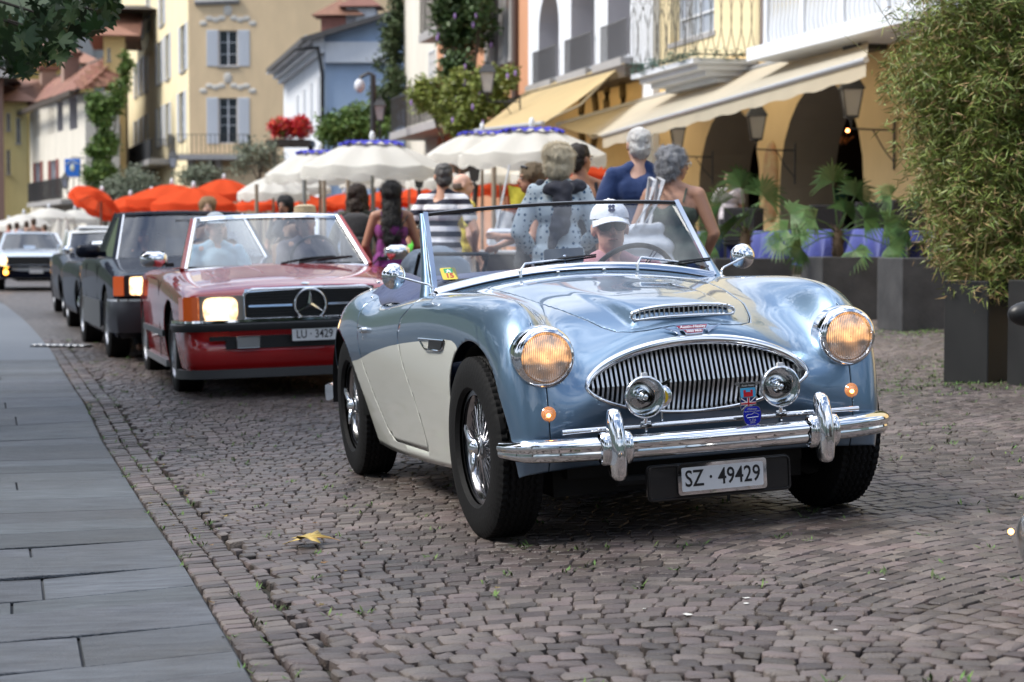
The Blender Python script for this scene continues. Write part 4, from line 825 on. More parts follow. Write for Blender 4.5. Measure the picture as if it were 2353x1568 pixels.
    for k in range(3):
        a = k*2.094+.5
        for e in (-.05, .05): b.cyl((.03*math.cos(a), .03*math.sin(a), 0), (.2*math.cos(a+e), .2*math.sin(a+e), 0), .003, n=6)
    b.build('wheel_spokes', CHROME, sw, smooth=40)
    im = empty('interior_mirror', (-.905, -.01, .993)); im.parent = t
    b = MB(); b.prism(rounded([(-.086, -.032), (.086, -.032), (.086, .032), (-.086, .032)], .012, 4), (0, 1, 0), (0, 0, 1), (1, 0, 0), (0, 0, 0), .014); b.build('mirror_shell', pm('grey_shell', (.30, .36, .42), .25, .3), im)
    b = MB(); b.cyl((.016, 0, -.005), (.03, 0, -.05), .006, n=8); b.ell((.018, 0, -.004), (.012,)*3, 10, 8); b.build('mirror_stem', CHROME, im, smooth=40)
    # rear bumper end and tail lamp
    rb = [(-2.66, -.735), (-2.78, -.70), (-2.88, -.55), (-2.93, -.2)]; rb = rb+[(x, -y) for x, y in rb[::-1]]
    b = MB(); b.tube([(x, y, .36) for x, y in rb], 1, prof=[(-u, w) for u, w in prof], up=(0, 0, 1)); b.build('rear_bumper', CHROME, t, smooth=50)
    place_car(t, .5286, 7.2041, .27765, TILT)
    return t
healey = roadster()
# ---------------------------------------------------------------- the cars that follow
def cage_box(front, top, rear, z0, wf, bulge=0.):
    """front: (x,z,w,corner) rows upwards; top: (x,zc,ze,w); rear: (x,z,w) rows downwards"""
    fy = (0, .22, .45, .66, .80, .90); rows = []
    for x, z, w, c in front:
        rw = [(x-c*.55*f**4, w*f, z) for f in fy]; k = (z-z0)
        rw += [(x-c*.75, w*.965, z-.005), (x-c*1.1, w*.995, z-k*.15), (x-c*1.5, w, z-k*.35), (x-c*1.8, w, z-k*.55), (x-c*2.1, w*.99, z0+k*.25), (x-c*2.2, w*.97, z0)]; rows.append(rw)
    for x, zc, ze, w in top:
        rw = [(x, w*f, zc+(ze-zc)*f**2.2) for f in fy]
        rw += [(x, w*.965, ze-.022), (x, w*.99, ze-.07), (x, w, ze-(ze-z0)*.28), (x, w, ze-(ze-z0)*.5), (x, w*.985, z0+(ze-z0)*.22), (x, w*.955, z0)]; rows.append(rw)
    for x, z, w in rear:
        k = z-z0; rw = [(x, w*f, z) for f in fy]+[(x+.01, w*.965, z-.005), (x+.03, w*.99, z-k*.15), (x+.05, w, z-k*.35), (x+.07, w, z-k*.55), (x+.09, w*.98, z0+k*.25), (x+.1, w*.96, z0)]; rows.append(rw)
    return rows
CARG = MC['windscreen_glass'].copy(); CARG.name = 'tinted_car_glass'; MC['car_glass'] = CARG
for q_ in CARG.node_tree.nodes:
    if q_.type == 'BSDF_TRANSPARENT': q_.inputs[0].default_value = (.76, .83, .90, 1)
    if q_.type == 'MATH': q_.inputs[1].default_value = 1.5; q_.inputs[2].default_value = .015
ALLOY = pm('alloy_silver', (.42, .43, .45), .3, .8)
def plain_wheel(parent, x, s, y, Rr, rim=.19, w=.2, style=0):
    q = empty('wheel', (x, s*y, Rr)); q.parent = parent; q.rotation_euler = (0, 0, 0 if s < 0 else math.pi)
    key = 'tm%.3f' % Rr
    if key not in _tc: _tc[key] = tyre_mesh(Rr, rim, w, False, 72)
    link('tyre', _tc[key], q)
    b = MB(); hw = w/2; b.lathe([(rim+.004, -hw*.9), (rim-.008, -hw*.92), (rim-.018, -hw*.6)], 40, axis='y', cap=False)
    if style: b.lathe([(rim-.018, -hw*.6), (rim-.05, -hw*.85), (.08, -hw*.95), (.05, -hw*1.02), (.0005, -hw*1.05)], 40, axis='y', cap=False)
    else:
        b.lathe([(rim-.018, -hw*.6), (.09, -hw*.55), (.085, -hw*.8), (.04, -hw*.9), (.0005, -hw*.9)], 40, axis='y', cap=False)
        for k in range(15): a = k*.4189; b.box((0, -hw*.72, .128), (.018, .02, .085), T=Matrix.Rotation(a, 4, 'Y'))
    b.build('rim', ALLOY, q, smooth=40); return q
def greenhouse(t, paint, wb, wt, rt, rb, zw=.0, pillar=.045, trim=CHROME, roofcol=None, glass=True, quarter=None):
    """windscreen base/top and roof rear/base: each (x, halfwidth, z)"""
    us = np.linspace(-1, 1, 15); cur = .06
    def L(p, u, c=cur): return Vector((p[0]-c*u*u, p[1]*u, p[2]-.018*u*u))
    if rt:
        b = MB(); G = []
        for k in range(9):
            f_ = k/8; p = [wt[i]+(rt[i]-wt[i])*f_ for i in range(3)]; h = .035*math.sin(f_*math.pi); G.append([L((p[0], p[1]+.012, p[2]+h), u, cur*(1-2*f_)) for u in us])
        b.grid(G); o = b.build('roof', roofcol or paint, t, smooth=60); m = o.modifiers.new('s', 'SOLIDIFY'); m.thickness = .03; m.offset = -1
        b = MB(); b.grid([[L(rt, u, -.04)+(L(rb, u, -.08)-L(rt, u, -.04))*k/4 for u in us] for k in range(5)]); b.build('rear_window', CARG, t, smooth=60)
        for s in (-1, 1):
            b = MB(); b.tube([L(rt, s, -.04), L(rb, s, -.08)], [1, 1.6], prof=[(-pillar*1.2, -.012), (pillar*1.2, -.012), (pillar*1.2, .012), (-pillar*1.2, .012)], up=(0, 1, 0)); b.build('rear_pillar', roofcol or paint, t)
            a0, a1, r1, r0 = L(wb, s), L(wt, s), L(rt, s, -.04), L(rb, s, -.08); b = MB(); b.grid([[a0, a1], [r0, r1]]); b.build('side_window', CARG, t)
    b = MB(); b.grid([[L(wb, u)+(L(wt, u)-L(wb, u))*k/4 for u in us] for k in range(5)]); b.build('windscreen', CARG, t, smooth=60)
    for s in (-1, 1):
        b = MB(); b.tube([L(wb, s*1.02), L(wt, s*1.02)], 1, prof=[(-pillar*.5, -.016), (pillar*.5, -.016), (pillar*.5, .016), (-pillar*.5, .016)], up=(1, 0, 0)); b.build('front_pillar', paint, t)
        b = MB(); b.tube([L(wb, s*.99)+Vector((.020, 0, 0)), L(wt, s*.99)+Vector((.020, 0, 0))], .017 if not rt else .011, 8); b.build('pillar_trim', trim, t, smooth=60)
    b = MB(); b.tube([L(wt, u)+Vector((.004, 0, .006)) for u in us], 1, prof=[(.02, -.018), (-.026, -.016), (-.016, .006), (0, .016), (.018, .014)]); b.build('windscreen_header', trim if not rt else (roofcol or paint), t, smooth=30)
    b = MB(); b.tube([L(wb, u)+Vector((.012, 0, -.006)) for u in us], .013, 6); b.build('windscreen_sill', trim, t, smooth=60)
    return L
def finish_body(t, cage, paint, wheels, Ra, cock=None, nu=150, nv=80, zc=None, extra=None, name='body'):
    V, F, half = loft(cage, nu, nv, alpha=.62)
    for cx in wheels: V, F = clip(V, F, lambda q, cx=cx: np.where(np.abs(q[:, 1]) > .45, np.sqrt((q[:, 0]-cx)**2+np.maximum(q[:, 2]-Ra+.045, 0)**2)-Ra, 1))
    if cock: x0, x1, w = cock; V, F = clip(V, F, lambda q: np.where(q[:, 2] > .7, (np.abs((q[:, 0]-(x0+x1)/2)/((x0-x1)/2))**8+np.abs(q[:, 1]/w)**8-1)*.08, 1))
    if extra: V, F = extra(V, F)
    o = panel(name, (V, F), [paint], t, thick=.006); return half
DKI = pm('dark_interior', (.02, .018, .016), .8)
def underbits(t, x0, x1, w, wheels, Ra, track):
    b = MB(); b.box(((x0+x1)/2, 0, .30), (x0-x1, w*1.1, .16)); b.build('underbody', MC['underseal'], t)
    for x in wheels:
        for s in (-1, 1): b = MB(); b.grid([[(x+rr*math.cos(a), s*yy, Ra-.045+rr*math.sin(a)) for a in np.linspace(-.2, math.pi+.2, 16)] for yy, rr in ((track/2+.10, Ra+.004), (track/2-.14, Ra), (track/2-.16, .05))], flip=s > 0); b.build('wheel_well', MC['underseal'], t, smooth=60)
HL = lens_mat('headlamp_lit', (.45, .38, .3), (1., .62, .30), 2.4, ribs=300, strength=.5); AMB2 = pm('amber_lens', (.42, .06, .01), .12, coat=1., emit=(1, .18, .02), estr=.10); AMBL = glow('amber_lit', (1, .42, .06), 5.)
DGLASS = pm('fog_glass', (.55, .56, .55), .08, .4, coat=1.)
def roundrect_x(name, mat, t, x, y, z, w, h, r=.02, th=.02, rz=0, back=0):
    b = MB(); T = Matrix.Translation((x, y, z)) @ Matrix.Rotation(rz, 4, 'Z'); b.prism(rounded([(-w/2, -h/2), (w/2, -h/2), (w/2, h/2), (-w/2, h/2)], r, 4), (0, 1, 0), (0, 0, 1), (1, 0, 0), (-th, 0, 0), th, T=T); return b.build(name, mat, t)
XM = lambda x, y, z: Matrix(((0, 0, 1, x), (1, 0, 0, y), (0, 1, 0, z), (0, 0, 0, 1)))
def door_lines(t, x0, x1, w, z0, z1, s):
    b = MB()
    for x in (x0, x1): b.box((x, s*w, (z0+z1)/2), (.006, .006, z1-z0))
    return b.build('door_gap', BLK, t)
def red_car():
    t = empty('red_cabriolet', (0, 0, 0), 0, 'red open cabriolet with broad chrome framed black grille following the pale blue roadster', 'car')
    RD = pm('red_paint', (.40, .010, .012), .40, .0, coat=1., spec=.2, coatior=1.6)
    front = [(.80, .20, .80, .07), (.835, .27, .82, .07), (.845, .36, .835, .07), (.80, .45, .845, .06), (.79, .54, .85, .06), (.785, .63, .85, .055), (.775, .70, .845, .05)]
    top = [(.73, .752, .728, .85), (.62, .782, .748, .862), (.4, .815, .772, .875), (.15, .842, .792, .884), (-.1, .866, .81, .89), (-.35, .89, .828, .893), (-.58, .91, .85, .894), (-.9, .905, .868, .895), (-1.4, .90, .872, .896), (-1.9, .905, .875, .893), (-2.4, .90, .87, .880), (-2.9, .865, .845, .852), (-3.3, .825, .80, .82), (-3.42, .80, .77, .80)]
    rear = [(-3.47, .70, .79), (-3.49, .55, .79), (-3.48, .4, .78), (-3.42, .25, .76)]
    half = finish_body(t, cage_box(front, top, rear, .20, .85), RD, (0, -2.455), .365, (-.62, -1.85, .70))
    # hood creases
    def sz(x, y): Q = half.reshape(-1, 3); return float(Q[((Q[:, 0]-x)**2+(Q[:, 1]-abs(y))**2+(Q[:, 2] < .6)*9).argmin(), 2])
    for s in (-1, 1):
        b = MB(); b.tube([(x, s*(.50+.10*f_), sz(x, .5+.10*f_)+.002) for x, f_ in zip(np.linspace(.73, -.55, 12), np.linspace(0, 1, 12))], [.02]*12, prof=[(-1, -.4), (0, .35), (1, -.4)]); b.build('bonnet_edge', RD, t, smooth=30)
        b = MB(); b.tube([(x, s*y, sz(x, y)+.001) for x, y in ((.25, .17), (0, .20), (-.3, .235), (-.55, .26))], [.004, .012, .018, .02], prof=[(-1, -.3), (0, .5), (1, -.3)]); b.build('bonnet_ridge', RD, t, smooth=30)
        h = empty('headlight', (.812, s*.615, .620)); h.parent = t; h.rotation_euler = (0, 0, s*.12)
        roundrect_x('housing', pm('lamp_grey', (.20, .20, .19), .3, coat=.5), h, 0, 0, 0, .315, .190, .015, .06); roundrect_x('lens', HL, h, .010, 0, .005, .235, .165, .06, .03)
        roundrect_x('indicator', AMB2, t, .768, s*.812, .625, .12, .178, .012, .05, s*.75); roundrect_x('indicator_side', AMB2, t, .66, s*.868, .625, .13, .168, .012, .02, s*1.45)
        roundrect_x('fog_lamp', DGLASS, t, .872, s*.44, .395, .165, .082, .012, .05); b = MB(); b.tube([(.874, s*.44+y, .395+z) for y, z in rounded([(-.08, -.04), (.08, -.04), (.08, .04), (-.08, .04)], .01, 3)], .005, 6, closed=True, up=(1, 0, 0)); b.build('fog_rim', CHROME, t, smooth=60)
    g = empty('grille', (0, 0, 0)); g.parent = t; ol = rounded([(-.455, -.09), (.455, -.09), (.455, .09), (.40, .115), (-.40, .115), (-.455, .09)], .03, 3)
    b = MB(); b.prism(ol, (0, 1, 0), (0, 0, 1), (1, 0, 0), (.795, 0, .638), .02); b.build('grille_backing', BLK, g)
    b = MB(); b.tube([(.820+.012*(1-(y/.455)**2), y, .638+z) for y, z in ol], [.012]*len(ol), 8, closed=True, up=(1, 0, 0)); b.build('surround', CHROME, g, smooth=60)
    b = MB(); b.tube([(.812, y, .757-.012*(y/.45)**2) for y in np.linspace(-.45, .45, 9)], 1, prof=[(-.02, -.012), (.02, -.012), (.02, .012), (-.02, .012)]); b.build('upper_trim', CHROME, g, smooth=30)
    for k in range(9):
        z = .567+k*.0195; b = MB(); b.box((.822, 0, z), (.012, .88, .007)); b.build('slat', pm('slat_black', (.03, .03, .03), .35, .3), g)
    for s in (-1, 1): b = MB(); b.box((.834, s*.275, .640), (.01, .30, .014)); b.build('centre_bar', CHROME, g)
    st = empty('star_emblem', (.842, 0, .640)); st.parent = t; b = MB(); b.tube([(0, .108*math.cos(a), .108*math.sin(a)) for a in [2*math.pi*k/40 for k in range(40)]], .0085, 8, closed=True, up=(1, 0, 0))
    b.build('star_ring', CHROME, st, smooth=60); b = MB()
    for k in range(3):
        a = math.pi/2+k*2.0944; d = np.array([math.cos(a), math.sin(a)]); n = np.array([-d[1], d[0]]); p0 = d*.106; c0 = n*.018-d*.006; c1 = -n*.018-d*.006
        b.add([(0, *p0), (0, *c0), (0, *c1), (.014, 0, 0)], [(0, 1, 3), (0, 3, 2), (0, 2, 1)])
    b.build('star_points', CHROME, st)
    b = MB(); b.lathe([(.0005, .01), (.028, .008), (.03, 0)], 20, T=Matrix.Translation((.66, 0, .778)) @ Matrix.Rotation(.2, 4, 'Y')); b.build('bonnet_roundel', CHROME, t, smooth=40)
    bp = [(.60, -.905), (.74, -.895), (.82, -.85), (.875, -.74), (.90, -.5), (.905, 0)]; bp = bp+[(x, -y) for x, y in bp[-2::-1]]
    b = MB(); b.tube([(x, y, .510) for x, y in bp], 1, prof=[(.02, -.034), (-.02, -.034), (-.034, -.014), (-.034, .014), (-.02, .028), (.02, .028)]); b.build('bumper', pm('bumper_rubber', (.03, .032, .034), .35), t, smooth=40)
    b = MB(); b.tube([(x+.004, y*1.0, .543) for x, y in bp], 1, prof=[(.018, -.008), (-.026, -.006), (-.024, .010), (.018, .014)]); b.build('bumper_chrome', CHROME, t, smooth=40)
    b = MB(); b.box((.842, 0, .395), (.03, 1.18, .085)); [b.box((.845, s*.63, .425), (.03, .14, .03)) for s in (-1, 1)]; b.build('lower_intake', BLK, t)
    b = MB(); b.tube([(x-.035, y*.975, .185) for x, y in bp], 1, prof=[(.01, -.035), (-.03, -.03), (-.02, .03), (.01, .03)]); b.build('air_dam', pm('black_plastic', (.02, .02, .021), .5), t, smooth=40)
    q = empty('number_plate', (.918, .01, .437)); q.parent = t; roundrect_x('plate_face', MC['plate_white'], q, .006, 0, 0, .31, .085, .008, .012); put_text('lettering', 'LU · 3429', .080, XM(.0068, 0, 0), MC['plate_ink'], q, .001, bold=.0008, sx=.8)
    L = greenhouse(t, RD, (-.56, .70, .905), (-1.03, .565, 1.285), None, None)
    for s, nm in ((-1, 1), (1, 1)):
        m = empty('door_mirror', (-.60, s*.93, .975)); m.parent = t; b = MB(); b.rbox((0, 0, 0), (.10, .20, .115), .03); b.build('mirror_shell', CHROME, m, smooth=50); b = MB(); b.box((-.0, -s*.115, -.045), (.08, .06, .03)); b.build('mirror_foot', BLK, m)
    for x in (0, -2.455):
        for s in (-1, 1): plain_wheel(t, x, s, .770, .318, .20, .205)
    for s in (-1, 1):
        door_lines(t, -.66, -1.75, .8965, .25, .82, s); b = MB(); b.box((-1.2, s*.90, .43), (1.72, .02, .045)); b.build('side_moulding', MC['bumper_rubber'], t)
        b = MB(); b.box((-1.22, s*.862, .205), (1.70, .05, .05)); b.build('sill_trim', ALLOY, t)
        w = MB(); p0 = L((-.56, .70, .905), .10*s+.12)+Vector((.04, 0, .01)); p1 = L((-.62, .69, .955), .10*s+.72)+Vector((.04, 0, .015)); w.tube([p0, (p0+p1)/2+Vector((0, 0, .012)), p1], [.010, .008, .005], 6); w.tube([p0+(p1-p0)*.35+Vector((-.01, 0, .0)), p1+Vector((-.01, .02, -.004))], .009, 6); w.build('wiper', BLK, t, smooth=50)
        b = MB(); b.rbox((-1.45, s*.36, .62), (.5, .46, .18), .05); b.rbox((-1.72, s*.36, .86), (.16, .46, .52), .06); b.rbox((-1.74, s*.36, 1.17), (.10, .25, .16), .04); b.build('seat', pm('tan_leather', (.28, .17, .11), .6), t, smooth=50)
    b = MB(); b.box((-.80, 0, .86), (.35, 1.35, .10)); b.box((-1.3, 0, .42), (1.2, 1.5, .04)); b.build('dashboard', DKI, t)
    b = MB(); b.tube([(-1.04+.19*math.sin(a)*.35, .36+.19*math.cos(a), .93+.19*math.sin(a)) for a in [2*math.pi*k/30 for k in range(30)]], .013, 8, closed=True); b.build('steering_wheel', BLK, t, smooth=60)
    underbits(t, .7, -3.3, .70, (0, -2.455), .365, 1.50); place_car(t, -1.60, 13.93, .272, .028, .040); return t
redcar = red_car()
def black_coupe():
    t = empty('black_coupe', (0, 0, 0), 0, 'dark navy coupe with rectangular lit headlamps driving behind the red cabriolet', 'car')
    BK = pm('black_paint', (.006, .008, .016), .5, coat=.4, spec=.02)
    front = [(.80, .22, .84, .08), (.88, .30, .87, .08), (.90, .42, .885, .08), (.86, .52, .89, .07), (.82, .60, .895, .06), (.80, .69, .895, .05), (.77, .76, .89, .05)]
    top = [(.70, .80, .775, .89), (.4, .84, .81, .90), (0, .875, .84, .905), (-.4, .915, .88, .91), (-.62, .94, .90, .912), (-1.0, .95, .925, .915), (-1.7, .955, .935, .915), (-2.4, .955, .935, .91), (-2.9, .95, .92, .90), (-3.5, .90, .87, .87), (-3.75, .86, .83, .85)]
    rear = [(-3.82, .72, .85), (-3.86, .55, .85), (-3.85, .4, .84), (-3.76, .26, .82)]
    finish_body(t, cage_box(front, top, rear, .22, .88), BK, (0, -2.85), .37, (-.66, -2.6, .74))
    greenhouse(t, BK, (-.60, .74, .925), (-1.22, .60, 1.37), (-2.25, .58, 1.37), (-2.85, .70, .94))
    for s in (-1, 1):
        h = empty('headlight', (.845, s*.66, .685)); h.parent = t; roundrect_x('housing', BLK, h, 0, 0, 0, .31, .19, .015, .08); roundrect_x('lens', HL, h, .012, -s*.02, 0, .255, .165, .03, .03)
        roundrect_x('indicator', AMB2, t, .81, s*.862, .685, .11, .175, .012, .05, s*.7)
        b = MB(); m = empty('door_mirror', (-.66, s*1.0, 1.0)); m.parent = t; b.rbox((0, 0, 0), (.12, .23, .13), .03); b.box((.0, -s*.13, -.03), (.08, .08, .05)); b.build('mirror_shell', BK, m, smooth=50)
        door_lines(t, -.72, -2.0, .917, .28, .88, s); b = MB(); b.box((-1.4, s*.914, .40), (1.9, .014, .26)); b.build('side_cladding', pm('grey_cladding', (.06, .062, .068), .45), t)
    b = MB(); b.rbox((.845, 0, .69), (.06, .72, .18), .02); b.build('grille', CHROME, t); 
    for k in range(7): b = MB(); b.box((.878, 0, .625+k*.021), (.01, .66, .009)); b.build('slat', BLK, t)
    bp = [(.60, -.925), (.78, -.92), (.88, -.87), (.94, -.72), (.97, 0)]; bp = bp+[(x, -y) for x, y in bp[-2::-1]]
    b = MB(); b.tube([(x, y, .44) for x, y in bp], 1, prof=[(.03, -.16), (-.01, -.17), (-.03, -.08), (-.03, .06), (-.015, .11), (.03, .11)]); b.build('bumper', pm('bumper_navy', (.025, .027, .035), .3), t, smooth=40)
    b = MB(); b.tube([(x, y, .558) for x, y in bp], 1, prof=[(.02, -.01), (-.02, -.01), (-.02, .012), (.02, .012)]); b.build('bumper_chrome', CHROME, t, smooth=40)
    for x in (0, -2.85):
        for s in (-1, 1): plain_wheel(t, x, s, .80, .325, .20, .21)
    b = MB(); b.box((-.85, 0, .88), (.4, 1.4, .1)); b.box((-1.7, 0, .45), (2.0, 1.6, .04)); b.build('dashboard', DKI, t)
    for s in (-1, 1): b = MB(); b.rbox((-1.75, s*.38, .88), (.16, .5, .6), .06); b.rbox((-1.75, s*.38, 1.22), (.1, .26, .16), .04); b.build('seat', DKI, t, smooth=50)
    b = MB(); b.rbox((-1.12, 0, 1.27), (.03, .22, .06), .01); b.build('interior_mirror', BLK, t)
    underbits(t, .7, -3.6, .76, (0, -2.85), .37, 1.55); place_car(t, -2.93, 18.05, .30, .012, .035); return t
coupe = black_coupe()
def round_lamp_car():
    t = empty('round_lamp_car', (0, 0, 0), 0, 'small black sports car with round chrome ringed headlamp half hidden behind the dark coupe', 'car')
    BK = MC['black_paint']
    front = [(.66, .24, .66, .12), (.74, .34, .70, .12), (.76, .46, .74, .12), (.74, .58, .76, .11), (.66, .68, .77, .10)]
    top = [(.5, .70, .74, .78), (.2, .74, .79, .79), (-.1, .78, .81, .80), (-.45, .84, .82, .805), (-.62, .86, .83, .81), (-1.1, .86, .83, .815), (-1.9, .86, .83, .82), (-2.4, .84, .80, .81), (-2.9, .74, .70, .76), (-3.1, .66, .62, .72)]
    rear = [(-3.2, .55, .70), (-3.2, .4, .70), (-3.14, .28, .68)]
    finish_body(t, cage_box(front, top, rear, .24, .74), BK, (0, -2.3), .345, (-.66, -2.3, .64), nu=110, nv=64)
    greenhouse(t, BK, (-.60, .62, .86), (-.85, .54, 1.08), None, None)
    for s in (-1, 1):
        h = empty('headlight', (.60, s*.60, .60)); h.parent = t; h.rotation_euler = (0, R(-12), 0); b = MB(); b.lathe([(.128, -.16), (.128, 0), (.12, .02), (.11, .02)], 36, axis='x', cap=False); b.build('lamp_ring', CHROME, h, smooth=50); b = MB(); b.lathe([(.112, .01), (.08, .03), (.0005, .038)], 32, axis='x', cap=False); b.build('lens', HL, h, smooth=60)
        roundrect_x('indicator', AMBL, t, .74, s*.60, .50, .17, .05, .02, .05, s*.2); b = MB(); b.rbox((-.7, s*.86, .98), (.08, .14, .10), .03); b.box((-.68, s*.80, .92), (.05, .06, .06)); b.build('door_mirror', CHROME, t, smooth=50)
    b = MB(); b.tube([(.5, -.80, .40), (.68, -.76, .40), (.78, -.60, .40), (.82, 0, .40), (.78, .60, .40), (.68, .76, .40), (.5, .80, .40)], 1, prof=[(.02, -.05), (-.03, -.05), (-.04, .0), (-.02, .06), (.02, .05)]); b.build('bumper', CHROME, t, smooth=50)
    for x in (0, -2.3):
        for s in (-1, 1): plain_wheel(t, x, s, .66, .315, .19, .19, 1)
    b = MB(); b.box((-1.3, 0, .45), (2.0, 1.3, .04)); b.rbox((-1.5, -.32, .75), (.15, .45, .6), .05); b.rbox((-1.5, .32, .75), (.15, .45, .6), .05); b.build('seats', DKI, t)
    underbits(t, .5, -2.9, .62, (0, -2.3), .345, 1.32); place_car(t, -4.28, 22.3, .30, 0, 0); return t
round_lamp_car()
def white_roof_car():
    t = empty('white_roofed_saloon', (0, 0, 0), 0, 'black saloon with white roof and one bright fog lamp at its front corner', 'car')
    BK = MC['black_paint']; WH = pm('white_roof_paint', (.72, .74, .76), .3, coat=1.)
    front = [(.58, .24, .72, .05), (.60, .34, .76, .05), (.60, .48, .78, .05), (.59, .60, .79, .05), (.57, .72, .79, .05)]
    top = [(.52, .79, .76, .79), (.2, .84, .81, .80), (-.2, .88, .85, .81), (-.5, .92, .88, .81), (-1.1, .93, .90, .82), (-2.0, .93, .90, .82), (-2.6, .90, .87, .80), (-2.9, .86, .83, .78)]
    rear = [(-2.96, .7, .78), (-2.98, .5, .78), (-2.94, .3, .76)]
    finish_body(t, cage_box(front, top, rear, .24, .78), BK, (0, -2.3), .335, (-.56, -2.5, .66), nu=110, nv=64)
    greenhouse(t, WH, (-.50, .66, .88), (-.98, .58, 1.235), (-2.2, .57, 1.25), (-2.6, .64, .91), roofcol=WH)
    b = MB(); b.rbox((-1.55, 0, 1.295), (1.1, .95, .05), .02); b.build('sunroof', WH, t)
    for s in (-1, 1):
        h = empty('headlight', (.60, s*.60, .64)); h.parent = t; roundrect_x('housing', BLK, h, .01, 0, 0, .22, .2, .02, .05); b = MB(); b.lathe([(.078, .012), (.05, .03), (.0005, .036)], 24, axis='x', cap=False); b.build('lens', DGLASS, h, smooth=60); b = MB(); b.ell((.036, 0, -.02), (.012, .02, .02), 10, 8); b.build('sidelight_bulb', AMBL, h)
        roundrect_x('indicator', AMB2, t, .645, s*.63, .475, .16, .05, .01, .04); f_ = empty('fog_lamp', (.70, s*.52, .37)); f_.parent = t; roundrect_x('lens', HL if s < 0 else DGLASS, f_, 0, 0, 0, .16, .12, .03, .05)
    b = MB(); b.rbox((.60, 0, .64), (.04, .85, .18), .01); b.build('grille', BLK, t); b = MB(); b.rbox((.66, 0, .47), (.10, 1.56, .10), .02); b.build('bumper', BLK, t, smooth=40); b = MB(); b.rbox((.59, 0, .32), (.06, 1.46, .13), .02); b.build('front_apron', WH, t)
    for x in (0, -2.3):
        for s in (-1, 1): plain_wheel(t, x, s, .68, .29, .165, .18)
    for s in (-1, 1): b = MB(); b.tube([(-.46, .25*s-.1, .93), (-.50, .25*s+.2, .955)], .009, 6); b.build('wiper', BLK, t)
    b = MB(); b.box((-1.3, 0, .45), (2.0, 1.3, .04)); b.rbox((-1.4, -.34, .88), (.15, .48, .6), .05); b.rbox((-1.4, .34, .88), (.15, .48, .6), .05); b.box((-.7, 0, .86), (.3, 1.2, .1)); b.build('seats', DKI, t)
    underbits(t, .5, -2.8, .66, (0, -2.3), .335, 1.36); place_car(t, -5.73, 27.6, .29, 0, 0); return t
white_roof_car()
def silver_coupe():
    t = empty('silver_bonnet_coupe', (0, 0, 0), 0, 'wide coupe with pale bonnet and black nose, last car of the line', 'car')
    SV = pm('silver_paint', (.55, .62, .70), .25, .3, coat=1.); BK = MC['black_paint']
    front = [(.86, .28, .80, .05), (.90, .38, .85, .05), (.92, .50, .88, .05), (.90, .62, .89, .05), (.88, .74, .89, .05)]
    top = [(.82, .82, .79, .89), (.4, .87, .83, .90), (-.1, .91, .86, .905), (-.6, .94, .89, .905), (-1.2, .95, .91, .91), (-2.4, .95, .92, .91), (-3.0, .92, .89, .90), (-3.5, .90, .87, .88)]
    rear = [(-3.6, .7, .88), (-3.6, .5, .88), (-3.55, .32, .86)]
    finish_body(t, cage_box(front, top, rear, .28, .88), SV, (0, -2.75), .36, (-.66, -2.9, .74), nu=110, nv=64)
    greenhouse(t, SV, (-.60, .72, .93), (-1.15, .57, 1.30), (-2.2, .56, 1.30), (-3.0, .66, .94))
    b = MB(); b.rbox((.905, 0, .68), (.05, 1.62, .18), .02); b.build('grille', BLK, t); b = MB(); b.rbox((.90, 0, .42), (.04, 1.6, .26), .02); b.build('front_apron', BK, t)
    b = MB(); b.rbox((.96, 0, .555), (.08, 1.78, .07), .02); b.build('bumper', CHROME, t, smooth=40)
    for s in (-1, 1):
        h = empty('headlight', (.94, s*.72, .68)); h.parent = t; b = MB(); b.lathe([(.11, -.02), (.11, .01), (.098, .014)], 28, axis='x', cap=False); b.build('lamp_ring', CHROME, h, smooth=50); b = MB(); b.lathe([(.10, .005), (.06, .02), (.0005, .026)], 28, axis='x', cap=False); b.build('lens', HL, h, smooth=60)
        b = MB(); b.lathe([(.055, -.03), (.055, .01), (.03, .02), (.0005, .022)], 20, axis='x', T=Matrix.Translation((.95, s*.66, .42)), cap=False); b.build('fog_lamp', AMBL, t, smooth=50)
    q = empty('number_plate', (.95, 0, .44)); q.parent = t; roundrect_x('plate_face', MC['plate_white'], q, 0, 0, 0, .3, .09, .01, .01)
    for x in (0, -2.75):
        for s in (-1, 1): plain_wheel(t, x, s, .75, .325, .19, .2)
    b = MB(); b.box((-1.6, 0, .45), (2.4, 1.5, .04)); b.rbox((-1.7, -.38, .85), (.15, .5, .6), .05); b.rbox((-1.7, .38, .85), (.15, .5, .6), .05); b.build('seats', DKI, t)
    underbits(t, .8, -3.4, .74, (0, -2.75), .36, 1.5); place_car(t, -10.9, 43.4, .30, 0, 0); return t
silver_coupe()
